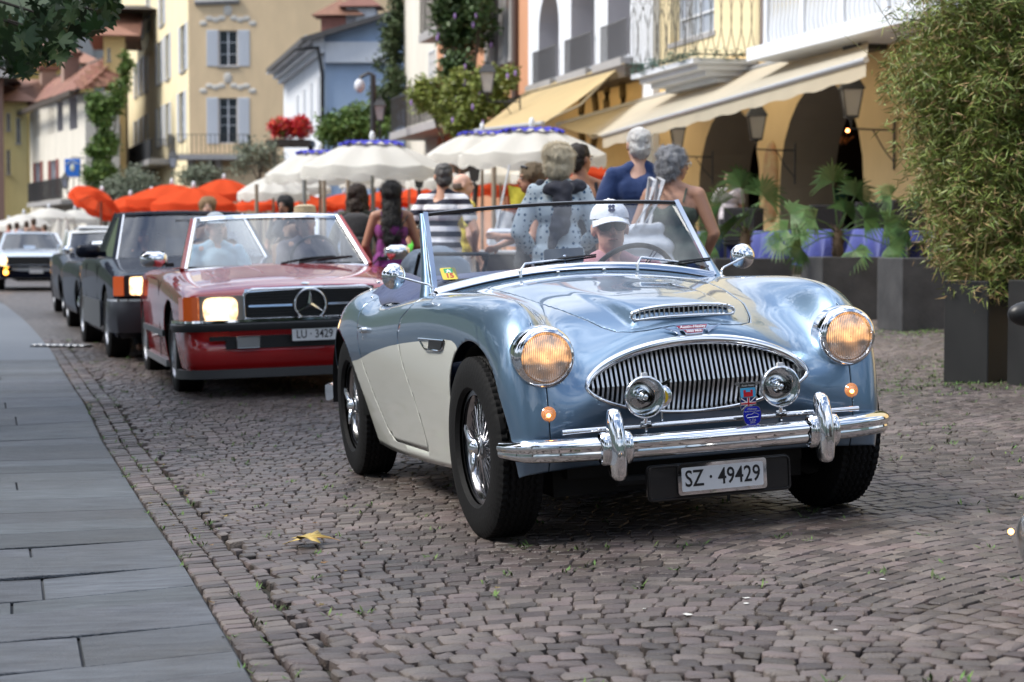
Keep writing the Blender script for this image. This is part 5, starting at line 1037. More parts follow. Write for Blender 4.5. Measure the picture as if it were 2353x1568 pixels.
# ---------------------------------------------------------------- people
SKINM = {}
def skin(c): return pm('skin_%02d' % int(c[0]*100), c, .55, var=.25, vscale=14, vcol=(c[0]*.8, c[1]*.6, c[2]*.55), bump=.1, bscale=120)
def cloth(name, c, **k): return pm(name, c, k.pop('rough', .85), var=k.pop('var', .18), vscale=9, bump=.35, bscale=26, sheen=.2, **k)
def striped(name, c1, c2, sc):
    if name in MC: return MC[name]
    m = pm(name, c1, .85); nt = m.node_tree; n = nt.nodes; l = nt.links; b = n['Principled BSDF']; tc = n.new('ShaderNodeTexCoord'); sx = n.new('ShaderNodeSeparateXYZ'); l.new(tc.outputs['Object'], sx.inputs[0])
    a = n.new('ShaderNodeMath'); a.operation = 'MULTIPLY'; a.inputs[1].default_value = sc; l.new(sx.outputs['Z'], a.inputs[0]); f = n.new('ShaderNodeMath'); f.operation = 'FRACT'; l.new(a.outputs[0], f.inputs[0]); g = n.new('ShaderNodeMath'); g.operation = 'GREATER_THAN'; g.inputs[1].default_value = .48; l.new(f.outputs[0], g.inputs[0])
    mx = n.new('ShaderNodeMix'); mx.data_type = 'RGBA'; mx.inputs['A'].default_value = (*c1, 1); mx.inputs['B'].default_value = (*c2, 1); l.new(g.outputs[0], mx.inputs['Factor']); l.new(mx.outputs['Result'], b.inputs['Base Color']); return m
def dotted(name, c1, c2, sc):
    if name in MC: return MC[name]
    m = pm(name, c1, .8); nt = m.node_tree; n = nt.nodes; l = nt.links; b = n['Principled BSDF']; tc = n.new('ShaderNodeTexCoord'); v = n.new('ShaderNodeTexVoronoi'); v.inputs['Scale'].default_value = sc; v.inputs['Randomness'].default_value = .35; l.new(tc.outputs['Object'], v.inputs['Vector'])
    g = n.new('ShaderNodeMath'); g.operation = 'LESS_THAN'; g.inputs[1].default_value = .30; l.new(v.outputs['Distance'], g.inputs[0]); mx = n.new('ShaderNodeMix'); mx.data_type = 'RGBA'; mx.inputs['A'].default_value = (*c1, 1); mx.inputs['B'].default_value = (*c2, 1); l.new(g.outputs[0], mx.inputs['Factor']); l.new(mx.outputs['Result'], b.inputs['Base Color']); return m
def person(loc, rz, h, label, sk, top=None, bottom=None, hair=None, fem=False, arms=None, seated=False, sleeve=.45, build=1., tilt=None, headrot=0., hairkind='short', shoes=None, vox=.011, group=None, hairdisp=(.012, 30), strap=None, headbend=0., face=True, bodyparts=True):
    """arms: ((elbow),(wrist)) for the left (+x) and the right (-x) arm in metres for a 1.75 m figure; faces -y"""
    t = empty('person', loc, rz, label, 'person', group); k = h/1.75; t.scale = (k, k, k)
    Bw = build; sw = (.170 if fem else .192)*Bw; hw = (.165 if fem else .155)*Bw; S_ = skin(sk)
    arms = arms or (((.26, .03, 1.13), (.25, -.08, .88)), ((-.26, .03, 1.13), (-.25, -.08, .88)))
    HC = Vector((0, -.012, 1.625)); RM = Matrix.Rotation(headrot, 3, 'Z') @ Matrix.Rotation(headbend, 3, 'X'); hd = lambda x, y, z: HC+RM @ Vector((x, y, z))
    pr = [('e', (0, 0, .97), (hw, .115*Bw, .13)), ('e', (0, -.01, 1.12), (.138*Bw, .105*Bw, .16)), ('e', (0, 0, 1.31), (.158*Bw, .112*Bw, .16)), ('c', (-sw+.05, .005, 1.425), .055, (sw-.05, .005, 1.425), .055), ('c', (0, .01, 1.40), .080, (0, .008, 1.50), .054), ('c', (-sw+.07, .012, 1.435), .045, (-.02, .012, 1.475), .045), ('c', (sw-.07, .012, 1.435), .045, (.02, .012, 1.475), .045), ('c', (0, .008, 1.48), .054, tuple(hd(0, .012, -.05)), .054)]
    if fem: pr += [('e', (s*.075, -.085, 1.29), (.062, .055, .06)) for s in (-1, 1)]
    pr += [('e', tuple(hd(0, .012, .022)), (.074, .093, .092), RM), ('e', tuple(hd(0, -.020, -.040)), (.060, .070, .080), RM), ('e', tuple(hd(0, -.052, -.086)), (.030, .028, .022), RM)]
    if face: pr += [('c', tuple(hd(0, -.088, .012)), .008, tuple(hd(0, -.106, -.022)), .0135), ('e', tuple(hd(0, -.100, -.026)), (.019, .012, .010), RM), ('e', tuple(hd(0, -.084, .026)), (.050, .012, .010), RM), ('e', tuple(hd(0, -.082, -.056)), (.026, .012, .012), RM)]
    for s in (-1, 1): pr.append(('e', tuple(hd(s*.078, .012, -.008)), (.010, .020, .032), RM))
    if not seated:
        lg = [((s*.085, 0, .92), (s*.095, -.015, .50), (s*.10, .02, .085)) for s in (-1, 1)]
    else: lg = [((s*.09, 0, .93), (s*.12, -.45, .93), (s*.12, -.52, .50)) for s in (-1, 1)]
    for hp, kn, an in lg:
        pr += [('c', hp, .088*Bw, kn, .056), ('c', kn, .056, an, .038), ('e', (kn[0], (kn[1]*2+an[1])/3+.02, (kn[2]*2+an[2])/3), (.056, .056, .10)), ('c', (an[0], an[1], an[2]-.045), .034, (an[0]*1.1, an[1]-.15, an[2]-.058), .028)]
    for s, (el, wr) in zip((1, -1), arms):
        sh = Vector((s*(sw-.012), .005, 1.415)); el = Vector(el); wr = Vector(wr); pr += [('c', sh, .052*Bw, el, .038*Bw), ('c', el, .040*Bw, wr, .026)]
        d = (wr-el).normalized(); sd = Vector((0, -1, 0)) if abs(d.y) < .8 else Vector((0, 0, -1)); nn = d.cross(sd).normalized(); sd = nn.cross(d).normalized(); pc = wr+d*.045; pr.append(('c', wr, .026, pc+d*.015, .030, .6))
        for q, (o_, ln) in enumerate(((-.026, .058), (-.009, .066), (.009, .062), (.025, .050))):
            b0 = pc+d*.03+sd*o_; m0 = b0+d*ln*.55+nn*.010*s; e0 = m0+d*ln*.45+nn*.02*s; pr += [('c', b0, .0095, m0, .0085), ('c', m0, .0085, e0, .0075)]
        th = wr+d*.02+sd*.028; pr += [('c', th, .0115, th+d*.035+sd*.020, .0095)]
    if bodyparts: blob('body', pr, S_, t, voxel=vox*.9, sm=4)
    # eyes and mouth
    if face:
        for s in (-1, 1):
            b = MB(); b.ell(hd(s*.031, -.088, .006), (.0125, .008, .007), 10, 8, rot=RM); b.build('eye', pm('eye_white', (.6, .6, .58), .2), t, smooth=60); b = MB(); b.ell(hd(s*.031, -.0945, .006), (.0055, .003, .0055), 8, 6, rot=RM); b.build('iris', pm('iris_dark', (.02, .015, .01), .1), t, smooth=60)
            b = MB(); b.tube([hd(s*.016, -.0985, .024), hd(s*.032, -.0985, .029), hd(s*.047, -.090, .024)], .0035, 5); b.build('eyebrow', pm('brow', (.10, .07, .05), .9), t, smooth=60)
        b = MB(); b.tube([hd(-.022, -.087, -.056), hd(-.008, -.096, -.0535), hd(.008, -.096, -.0535), hd(.022, -.087, -.056)], [.002, .005, .005, .002], 6); b.build('lips', pm('lips', (.30, .10, .09), .5), t, smooth=60)
    if hair:
        hm = pm('hair_%d_%d_%d' % tuple(int(c*100) for c in hair), hair, .55, var=.7, vscale=34, vcol=tuple(c*.55 for c in hair), bump=.6, bscale=70, streak=(1, 1, .3))
        if hairkind == 'bald': hp = [('e', tuple(hd(0, .035, -.01)), (.080, .078, .055), RM)]
        elif hairkind == 'short': hp = [('e', tuple(hd(0, .024, .040)), (.084, .096, .084), RM), ('e', tuple(hd(0, .050, -.02)), (.078, .062, .075), RM)]
        elif hairkind == 'full': hp = [('e', tuple(hd(0, .030, .045)), (.100, .108, .092), RM), ('e', tuple(hd(0, .052, -.03)), (.098, .075, .090), RM), ('e', tuple(hd(.04, .02, .05)), (.07, .08, .08), RM), ('e', tuple(hd(-.045, .05, .03)), (.065, .07, .07), RM)]
        elif hairkind == 'bob': hp = [('e', tuple(hd(0, .024, .045)), (.094, .104, .090), RM), ('c', tuple(hd(.066, .02, .02)), .042, tuple(hd(.072, .01, -.12)), .034), ('c', tuple(hd(-.066, .02, .02)), .042, tuple(hd(-.072, .01, -.12)), .034), ('e', tuple(hd(0, .06, -.05)), (.088, .055, .11), RM)]
        else: hp = [('e', tuple(hd(0, .026, .044)), (.092, .102, .090), RM), ('c', tuple(hd(0, .05, -.02)), .085, (0, .075, 1.38), .085, .6), ('c', (.02, .08, 1.40), .080, (.03, .095, 1.20), .05, .6), ('c', (-.04, .08, 1.38), .06, (-.05, .09, 1.22), .04, .6)]
        ho = blob('hair', hp, hm, t, voxel=vox, sm=2, disp=hairdisp); nv_ = len(ho.data.vertices)
        if vox < .017 and hairkind != 'bald':
            c_ = np.empty(nv_*3, np.float32); ho.data.vertices.foreach_get('co', c_); c_ = c_.reshape(-1, 3); n_ = np.empty(nv_*3, np.float32); ho.data.vertices.foreach_get('normal', n_); n_ = n_.reshape(-1, 3); N = 5200 if hairkind == 'short' else 9000
            ii = nrg.integers(0, nv_, N); c_ = c_[ii]; n_ = n_[ii]; L_ = (.016 if hairkind == 'short' else .042 if hairkind != 'long' else .07)*nrg.uniform(.5, 1.3, N); g_ = np.array([0, .25, -1.0])+nrg.normal(0, .38 if hairkind != 'full' else .8, (N, 3)); g_ -= n_*(g_*n_).sum(1)[:, None]; g_ /= np.linalg.norm(g_, axis=1)[:, None]+1e-6; d_ = (g_+n_*.22)*L_[:, None]; s_ = np.cross(g_, n_)*.0011; c_ = c_-n_*.002
            V_ = np.stack([c_-s_, c_+s_, c_+d_*.55+s_*.8+n_*.002, c_+d_*.55-s_*.8+n_*.002, c_+d_], 1); F4 = (np.arange(N)*5)[:, None]+np.array([0, 1, 2, 3]); F3 = (np.arange(N)*5)[:, None]+np.array([3, 2, 4])
            me_ = rawmesh(V_.reshape(-1, 3).tolist(), F4.tolist()+F3.tolist(), smooth=False); me_.materials.append(hm); link('hair_strands', me_, t)
    if top:
        i = .014; g = [('c', (-sw+.07, .012, 1.435), .045+i*.7, (-.03, .012, 1.472), .045+i*.6), ('c', (sw-.07, .012, 1.435), .045+i*.7, (.03, .012, 1.472), .045+i*.6), ('e', (0, 0, 1.0), (hw+i*1.2, .118*Bw+i, .12)), ('e', (0, -.01, 1.12), (.148*Bw+i, .112*Bw+i, .17)), ('e', (0, 0, 1.31), (.160*Bw+i, .114*Bw+i, .155)), ('c', (-sw+.055, .005, 1.415), .058+i*.4, (sw-.055, .005, 1.415), .058+i*.4)]
        if fem: g += [('e', (s*.075, -.085, 1.29), (.066, .060, .064)) for s in (-1, 1)]
        if sleeve == 'tank': g = [('e', (0, 0, 1.0), (hw+i*1.2, .118*Bw+i, .13)), ('e', (0, -.01, 1.12), (.148*Bw+i, .112*Bw+i, .17)), ('e', (0, 0, 1.27), (.160*Bw+i*.8, .114*Bw+i, .125))]+([('e', (s*.075, -.085, 1.28), (.066, .060, .064)) for s in (-1, 1)] if fem else [])
        elif sleeve:
            for s, (el, wr) in zip((1, -1), arms):
                sh = Vector((s*(sw-.012), .005, 1.412)); el = Vector(el); wr = Vector(wr)
                if sleeve <= .6: g.append(('c', sh, .050*Bw+i*.9, sh+(el-sh)*sleeve*1.3, .043*Bw+i*1.3))
                else: g += [('c', sh, .056*Bw+i, el, .046*Bw+i*1.1), ('c', el, .046*Bw+i*1.1, el+(wr-el)*min(.9, sleeve), .036+i*.8)]
        g += [('e', (0, .0, .94), (hw+i*1.4, .12*Bw+i*1.2, .10))]
        o = blob('top', g, top, t, voxel=vox, sm=3, disp=(.017, 11, (1, 1, .6)))
        if sleeve == 'tank':
            for s in (-1, 1): b = MB(); b.tube([(s*.085, .100, 1.36), (s*.10, .055, 1.455), (s*.10, 0, 1.478), (s*.095, -.07, 1.43), (s*.085, -.105, 1.36)], 1, prof=[(-.012, -.003), (.012, -.003), (.012, .003), (-.012, .003)] if not fem else [(-.006, -.003), (.006, -.003), (.006, .003), (-.006, .003)]); b.build('shoulder_strap', top, t)
    if bottom:
        i = .016; g = [('e', (0, 0, .955), (hw+i*.6, .118*Bw+i*.5, .10))]
        for hp, kn, an in lg: g += [('c', hp, .092*Bw+i*.6, kn, .064+i), ('c', kn, .064+i, (an[0], an[1], an[2]+.03), .052+i)]
        blob('trousers', g, bottom, t, voxel=vox*1.1, sm=3, disp=(.010, 8))
    if shoes:
        for hp, kn, an in lg: b = MB(); b.ell((an[0]*1.08, an[1]-.06, .045), (.052, .135, .05), 14, 8); b.build('shoe', shoes, t, smooth=60)
    return t
def at_ground(vx, Y, dz=0.): p = P(vx, 600, Y); return (p.x, Y, gzf(p.x, Y)+dz)
NV = cloth('navy_polo', (.018, .045, .15)); DEN = cloth('denim', (.03, .05, .10)); BLC = cloth('black_cloth', (.010, .010, .013)); WHC = cloth('white_cloth', (.62, .62, .65)); KH = cloth('khaki', (.20, .17, .12)); SH = pm('shoe_leather', (.03, .02, .015), .5)
TAN = (.50, .27, .18); PALE = (.62, .38, .29)
def crowd():
    # 1 striped shirt man from behind
    person(at_ground(1018, 17.3), R(165), 1.79, 'grey haired man in black and white striped T-shirt seen from behind, standing under the umbrellas', TAN, striped('stripe_shirt', (.72, .73, .78), (.012, .014, .03), 10.5), KH, (.12, .115, .11), arms=(((.30, .02, 1.16), (.20, -.14, 1.10)), ((-.31, .04, 1.15), (-.26, -.12, 1.0))), build=1.03, headrot=R(25), shoes=SH)
    t = person(at_ground(900, 16.6), R(185), 1.60, 'woman with long black hair and purple strap top, seen from behind', (.33, .17, .11), cloth('purple_top', (.17, .02, .17)), DEN, (.008, .007, .008), True, hairkind='long', sleeve='tank', arms=(((.25, .0, 1.14), (.19, -.14, .98)), ((-.25, .0, 1.14), (-.19, -.14, .98))), shoes=SH)
    b = MB(); b.tube([(-.15, .10, 1.42), (-.05, .135, 1.25), (.08, .14, 1.08), (.18, .10, .96)], 1, prof=[(-.012, -.003), (.012, -.003), (.012, .003), (-.012, .003)]); b.build('bag_strap', BLC, t)
    t = person(at_ground(822, 18.3), R(175), 1.62, 'person with dark curly hair in olive jacket carrying a black backpack', TAN, cloth('olive_jacket', (.045, .045, .03)), BLC, (.05, .03, .02), True, hairkind='bob', sleeve=.9, hairdisp=(.03, 16))
    bk = empty('backpack', (t.location.x, t.location.y-.20, t.location.z+1.0), 0, 'black backpack worn by the person in the olive jacket', 'backpack'); b = MB(); b.rbox((0, 0, .12), (.30, .17, .46), .05); b.build('pack', BLC, bk, smooth=50); b = MB(); b.rbox((0, -.10, .02), (.22, .06, .2), .02); b.build('pocket', BLC, bk, smooth=50)
    person(at_ground(1062, 18.9), R(115), 1.76, 'balding man in yellow polo shirt behind the striped shirt man', PALE, cloth('yellow_polo', (.62, .50, .07)), WHC, (.13, .09, .07), hairkind='bald', headrot=R(-10), shoes=SH, build=1.05)
    t = person(at_ground(1222, 14.9), R(285), 1.67, 'woman in black dress with sunglasses pushed up on her blonde hair', TAN, BLC, BLC, (.26, .19, .11), True, hairkind='full', sleeve=0, arms=(((.24, -.05, 1.15), (.10, -.27, 1.16)), ((-.24, -.05, 1.15), (-.12, -.25, 1.08))))
    b = MB(); b.tube([(-.07, -.06, 1.715), (0, -.085, 1.73), (.07, -.06, 1.715)], .012, 6); b.build('sunglasses', BLK, t, smooth=60)
    t = person(at_ground(1283, 12.6), R(178), 1.70, 'short haired blonde woman in white blouse with blue dots and dark scarf', TAN, dotted('dot_blouse', (.66, .74, .78), (.03, .11, .22), 27), WHC, (.92, .80, .58), True, hairkind='full', sleeve=.85, arms=(((.27, .0, 1.15), (.19, -.16, 1.02)), ((-.27, .0, 1.15), (-.17, -.18, 1.05))), build=1.0)
    sc_ = blob('scarf', [('c', (-.15, .05, 1.46), .045, (.05, .11, 1.44), .05), ('c', (-.04, .12, 1.44), .065, (-.02, .15, 1.20), .07, .5), ('c', (0, .14, 1.24), .06, (.04, .15, 1.06), .04, .5), ('c', (-.12, .0, 1.47), .04, (.12, .0, 1.47), .035)], cloth('charcoal_scarf', (.05, .05, .065)), t, voxel=.012, sm=2, disp=(.02, 18))
    person(at_ground(1334, 14.6), R(205), 1.80, 'dark haired man in black sleeveless shirt with tanned arms', (.42, .20, .12), cloth('black_vest', (.015, .016, .022)), BLC, (.03, .02, .015), sleeve='tank', headrot=R(-70), build=1.1, arms=(((.30, .02, 1.15), (.24, -.14, .98)), ((-.30, .02, 1.15), (-.2, -.18, 1.02))))
    person(at_ground(1466, 13.6), R(190), 1.84, 'white haired man in navy polo shirt seen from behind', PALE, NV, KH, (.85, .83, .80), headrot=R(5), build=1.03, shoes=SH, arms=(((.27, .02, 1.13), (.24, -.1, .90)), ((-.27, .02, 1.13), (-.24, -.1, .90))), hairdisp=(.008, 40))
    t = person(at_ground(1548, 12.7), R(165), 1.64, 'woman with curly grey hair and glasses in olive strap top, seen from behind', TAN, cloth('olive_top', (.075, .10, .075)), cloth('blue_skirt', (.03, .06, .16)), (.46, .46, .48), True, hairkind='full', sleeve='tank', hairdisp=(.028, 26), headrot=R(-50), build=1.08, arms=(((.29, .03, 1.13), (.30, -.02, .88)), ((-.29, .0, 1.14), (-.20, -.14, .96))))
    b = MB(); RM = Matrix.Rotation(R(-50), 3, 'Z'); HC = Vector((0, -.012, 1.625))
    for s in (-1, 1): b.tube([HC+RM @ Vector((s*.035+.024*math.cos(a), -.105, .006+.017*math.sin(a))) for a in [2*math.pi*k/14 for k in range(14)]], .003, 5, closed=True); b.tube([HC+RM @ Vector((s*.058, -.10, .01)), HC+RM @ Vector((s*.080, -.02, .008))], .003, 5)
    b.build('glasses', pm('white_frame', (.7, .7, .7), .3), t, smooth=60)
    hb = empty('handbag', (t.location.x-.22, t.location.y-.14, t.location.z), R(8), 'white leather handbag on the shoulder of the grey haired woman', 'handbag')
    WL = pm('white_leather', (.72, .72, .74), .35, var=.2, vscale=5, bump=.5, bscale=14)
    blob('bag', [('c', (-.13, 0, .98), .075, (.14, 0, .98), .075), ('c', (-.15, 0, .84), .085, (.15, 0, .86), .085), ('c', (-.1, 0, 1.08), .05, (.1, 0, 1.10), .05)], WL, hb, voxel=.012, sm=2, disp=(.018, 10))
    for dx in (-.02, .035): b = MB(); b.tube([(dx-.06, -.03, 1.08), (dx+.05, -.06, 1.26), (dx+.10, -.02, 1.415), (dx+.09, .08, 1.44), (dx+.06, .10, 1.24), (dx+.02, .06, 1.10)], 1, prof=[(-.014, -.004), (.014, -.004), (.014, .004), (-.014, .004)]); b.build('bag_strap', WL, hb)
    # terrace guests and staff
    z0 = .55
    p = P(1675, 500, 31.5); person((p.x, p.y, z0+.05), R(190), 1.62, 'man in pale T-shirt leaning forward at a terrace table', TAN, cloth('pale_tee', (.55, .50, .53)), BLC, (.14, .07, .04), headbend=R(25), vox=.018, arms=(((.27, -.1, 1.15), (.2, -.3, 1.0)), ((-.27, -.1, 1.15), (-.2, -.3, 1.0))), build=1.1)
    p = P(1925, 500, 34.8); person((p.x, p.y, z0), R(230), 1.78, 'waiter in teal T-shirt inside the right arcade', TAN, cloth('teal_tee', (.06, .30, .28)), cloth('waiter_apron', (.05, .2, .18)), (.05, .02, .02), vox=.018)
    person(at_ground(478, 23.2), R(10), 1.62, 'elderly woman with short fair hair looking towards the cars', PALE, cloth('grey_top', (.4, .4, .4)), BLC, (.42, .27, .14), True, hairkind='full', vox=.016)
    person(at_ground(655, 22.6), R(-20), 1.62, 'dark haired passer-by peering over the red car', (.35, .18, .12), BLC, BLC, (.01, .01, .012), True, hairkind='full', vox=.016)
    person(at_ground(1400, 22), R(-70), 1.50, 'red haired woman sitting low under the umbrellas', PALE, cloth('brown_top', (.2, .1, .06)), BLC, (.30, .09, .03), True, hairkind='bob', vox=.018)
    person(at_ground(940, 17.7), R(180), 1.30, 'child in bright green T-shirt beside the woman in purple', TAN, cloth('green_tee', (.10, .60, .05)), DEN, (.06, .03, .02), vox=.016)
    for i, (vx, Y, h, c, l) in enumerate(((40, 56, 1.7, (.5, .5, .6), 'pedestrian in pale blue walking far up the street'), (62, 57, 1.75, (.06, .06, .07), 'pedestrian in black walking far up the street'), (78, 55, 1.8, (.3, .2, .15), 'pedestrian in brown walking far up the street'), (103, 54, 1.62, (.62, .62, .66), 'pedestrian in white walking far up the street'), (22, 60, 1.7, (.5, .12, .1), 'pedestrian in red walking far up the street'))):
        p = at_ground(vx, Y); person((p[0], p[1], 0), R(170+20*i), h, l, TAN, cloth('far_top%d' % i, c), DEN, (.08, .05, .03), vox=.03, face=False)
crowd()
def in_car(car, x, y, zseat, label, **kw):
    """seated figure placed in a car: hips at (x, y, zseat) of the car frame, facing forward"""
    h = kw.pop('h', 1.75); k = h/1.75; M = car.matrix_world; t = person((0, 0, 0), 0, h, label, seated=True, **kw)
    t.matrix_world = M @ Matrix.Translation((x, y, zseat-.90*k)) @ Matrix.Rotation(R(90)+kw.get('turn', 0), 4, 'Z') @ Matrix.Scale(k, 4); return t
def drivers():
    ARM = (((.25, -.18, 1.18), (.14, -.42, 1.20)), ((-.25, -.18, 1.18), (-.14, -.42, 1.20)))
    k = 1.02; t = in_car(healey, -1.28, .33, .385, 'driver of the pale blue roadster in white baseball cap and dark sunglasses', sk=(.60, .33, .26), top=cloth('pink_check', (.45, .22, .25)), bottom=KH, hair=(.25, .2, .17), hairkind='bald', arms=ARM, h=1.74, vox=.009, sleeve=.5, headrot=R(-12), build=1.1)
    HC = Vector((0, -.012, 1.625)); RM = Matrix.Rotation(R(-12), 3, 'Z'); hd = lambda x, y, z: HC+RM @ Vector((x, y, z))
    cap = empty('cap', HC, R(-12), None); cap.parent = t; CW = pm('cap_white', (.70, .72, .78), .8, bump=.2, bscale=60)
    b = MB(); G = []
    for j in range(9):
        ph = math.pi/2*j/8; G.append([(.089*math.cos(ph)*math.cos(a), .010+.104*math.cos(ph)*math.sin(a), .040+.088*math.sin(ph)) for a in [2*math.pi*i/28 for i in range(28)]])
    b.grid(G, cv=True); b.build('crown', CW, cap, smooth=60)
    b = MB(); G = []
    for j in range(7):
        r_ = j/6; G.append([(.084*math.sin(a)*(1+.04*r_), -.080*math.cos(a)*(1)+.008-.078*r_*max(0, math.cos(a))**.8, .046-.030*r_-.020*(abs(math.sin(a)))**2*(1) + .006*math.cos(a)) for a in np.linspace(-1.25, 1.25, 17)])
    b.grid(G); o = b.build('peak', CW, cap, smooth=60); s_ = o.modifiers.new('s', 'SOLIDIFY'); s_.thickness = .003
    NVY = pm('clover_navy', (.02, .03, .12), .6); b = MB()
    for a in (0.8, 2.34, 3.94, 5.48): b.ell((.0105*math.cos(a), -.0925+.003*abs(math.sin(a)), .084+.0105*math.sin(a)), (.0085, .003, .0085), 12, 8)
    b.tube([(0, -.092, .080), (.004, -.094, .066)], .002, 5); b.build('clover_emblem', NVY, cap, smooth=60)
    b = MB(); b.ell((0, .01, .128), (.007, .007, .004), 8, 6); b.build('cap_button', CW, cap, smooth=60)
    sg = empty('sunglasses', HC, R(-12)); sg.parent = t; b = MB()
    for s in (-1, 1):
        b2 = MB(); G = [[(s*(.034+.029*rr*math.cos(a)), -.104+.010*rr*rr*(1+math.cos(a)*.8), .006+.023*rr*math.sin(a)*(1 if math.sin(a) > 0 else 1.1)) for a in [2*math.pi*i/20 for i in range(20)]] for rr in (1., .6, .05)]; b2.grid(G, cv=True, flip=s < 0); b2.build('lens', pm('sunglass', (.01, .01, .015), .12), sg, smooth=60)
        b.tube([(s*.062, -.093, .012), (s*.078, -.04, .012), (s*.080, .01, .006)], .0022, 5)
    b.tube([(-.008, -.107, .016), (.008, -.107, .016)], .002, 5); b.build('frame', BLK, sg, smooth=60)
    b = MB(); b.tube([(s_*.02, -.105, .02) for s_ in (-1, 1)], .0015, 5); b.build('brow_bar', BLK, sg)
    # red cabriolet
    t = in_car(redcar, -1.42, -.36, .52, 'passenger of the red cabriolet in pale sun visor cap and light blue shirt', sk=PALE, top=cloth('light_blue_shirt', (.42, .60, .70)), bottom=KH, hair=(.5, .45, .4), hairkind='short', h=1.68, vox=.013, sleeve=.8, headrot=R(15), arms=(((.25, -.15, 1.15), (.12, -.35, 1.05)), ((-.25, -.15, 1.15), (-.12, -.35, 1.05))))
    b = MB(); G = [[(.090*math.cos(ph)*math.cos(a), -.002+.106*math.cos(ph)*math.sin(a), 1.668+.085*math.sin(ph)) for a in [2*math.pi*i/24 for i in range(24)]] for ph in np.linspace(0, 1.57, 7)]; b.grid(G, cv=True); b.grid([[(.085*math.sin(a), -.09*math.cos(a)-.075*r_*math.cos(a), 1.672-.02*r_) for a in np.linspace(-1.2, 1.2, 13)] for r_ in (0, .5, 1)]); o = b.build('cap', pm('cap_grey', (.45, .50, .55), .8), t, smooth=50); o.modifiers.new('s', 'SOLIDIFY').thickness = .004
    t = in_car(redcar, -1.42, .36, .53, 'driver of the red cabriolet wearing a pale brimmed straw hat', sk=TAN, top=cloth('dark_shirt', (.07, .06, .08)), bottom=KH, hair=(.2, .15, .1), hairkind='short', h=1.70, vox=.013, sleeve=.8, arms=ARM)
    b = MB(); b.lathe([(.175, 1.672), (.150, 1.668), (.100, 1.675), (.094, 1.70), (.088, 1.76), (.05, 1.775), (.0005, 1.77)], 28, cap=False); o = b.build('straw_hat', pm('straw', (.50, .40, .26), .8, bump=.4, bscale=90), t, smooth=50); o.modifiers.new('s', 'SOLIDIFY').thickness = .004; b = MB(); b.lathe([(.0975, 1.684), (.0955, 1.705)], 28, cap=False); b.build('hat_band', BLC, t, smooth=60)
    in_car(coupe, -1.50, -.38, .47, 'woman with long brown hair sitting in the dark coupe', sk=(.42, .22, .15), top=BLC, bottom=BLC, hair=(.06, .03, .018), hairkind='bob', h=1.66, vox=.014, fem=True, sleeve=.8, arms=ARM, hairdisp=(.03, 12))
drivers()
# pushchair behind the roadster
def pushchair():
    x, y, z = at_ground(1000, 12.0); t = empty('pushchair', (x, y, z), R(200), 'grey fabric pushchair standing behind the pale blue roadster', 'pushchair')
    G_ = cloth('grey_fabric', (.26, .30, .35)); blob('hood', [('e', (0, 0, .92), (.22, .20, .12)), ('e', (0, .1, .84), (.20, .14, .14))], G_, t, voxel=.016, sm=2, disp=(.03, 8)); blob('seat', [('c', (-.14, 0, .55), .10, (.14, 0, .55), .10), ('c', (-.13, .12, .8), .08, (.13, .12, .8), .08), ('c', (-.1, -.15, .5), .08, (.1, -.15, .5), .08)], G_, t, voxel=.018, sm=2, disp=(.03, 9))
    b = MB()
    for s in (-1, 1): b.tube([(s*.22, .38, 1.0), (s*.22, .15, .7), (s*.22, -.3, .12)], .012, 6); b.tube([(s*.22, .15, .7), (s*.22, .3, .12)], .012, 6)
    b.tube([(-.22, .38, 1.0), (.22, .38, 1.0)], .014, 6); b.build('push_frame', BLK, t, smooth=60)
    for sx in (-1, 1):
        for yy in (-.3, .3): b = MB(); b.lathe([(.0005, -.02), (.09, -.02), (.1, 0), (.09, .02), (.0005, .02)], 18, axis='x', T=Matrix.Translation((sx*.23, yy, .1))); b.build('wheel', RUB, t, smooth=40)
pushchair()
# ---------------------------------------------------------------- buildings
from mathutils.geometry import tessellate_polygon
def bld(name, label, cat, x, y, ang, group=None):
    o = empty(name, (x, y, 0), ang, label, cat, group); bpy.context.view_layer.update(); o['_x'] = 0; del o['_x']; return o
def LM(o): return Matrix.Translation(o.location) @ Matrix.Rotation(o.rotation_euler[2], 4, 'Z')
def FP(o, vx, vy, d=0.):
    """pixel of the photograph -> (s, z) on the facade plane local y = d"""
    M = LM(o).inverted(); c = M @ Vector((0, 0, CH)); p = M @ P(vx, vy, 10.); r = p-c; t = (d-c.y)/r.y; q = c+r*t; return q.x, q.z
def arch_loop(s0, s1, z0, zs, n=14, rise=None):
    c = (s0+s1)/2; r = (s1-s0)/2; h = rise or r
    return [(s0, z0)]+[(c-r*math.cos(a), zs+h*math.sin(a)) for a in np.linspace(0, math.pi, n)]+[(s1, z0)]
def rect(s0, s1, z0, z1): return [(s0, z0), (s0, z1), (s1, z1), (s1, z0)]
def wall(name, parent, mat, outer, holes=(), y=0., depth=.35, rmat=None):
    loops = [outer]+list(holes); tri = tessellate_polygon([[Vector((u, w, 0)) for u, w in L] for L in loops]); V = [(u, y, w) for L in loops for u, w in L]; F = []
    for a, b, c in tri:
        p, q, r = V[a], V[b], V[c]; cr = (q[0]-p[0])*(r[2]-p[2])-(q[2]-p[2])*(r[0]-p[0]); F.append((a, b, c) if cr > 0 else (a, c, b))
    M = [0]*len(F); k = len(V)
    for L in loops:
        i0 = sum(len(x) for x in loops[:loops.index(L)]); n = len(L); base = len(V); V += [(u, y+depth, w) for u, w in L]
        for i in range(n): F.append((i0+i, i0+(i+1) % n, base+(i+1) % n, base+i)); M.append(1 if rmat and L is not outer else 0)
    return link(name, rawmesh(V, F, M, smooth=False), parent, [mat]+([rmat] if rmat else []))
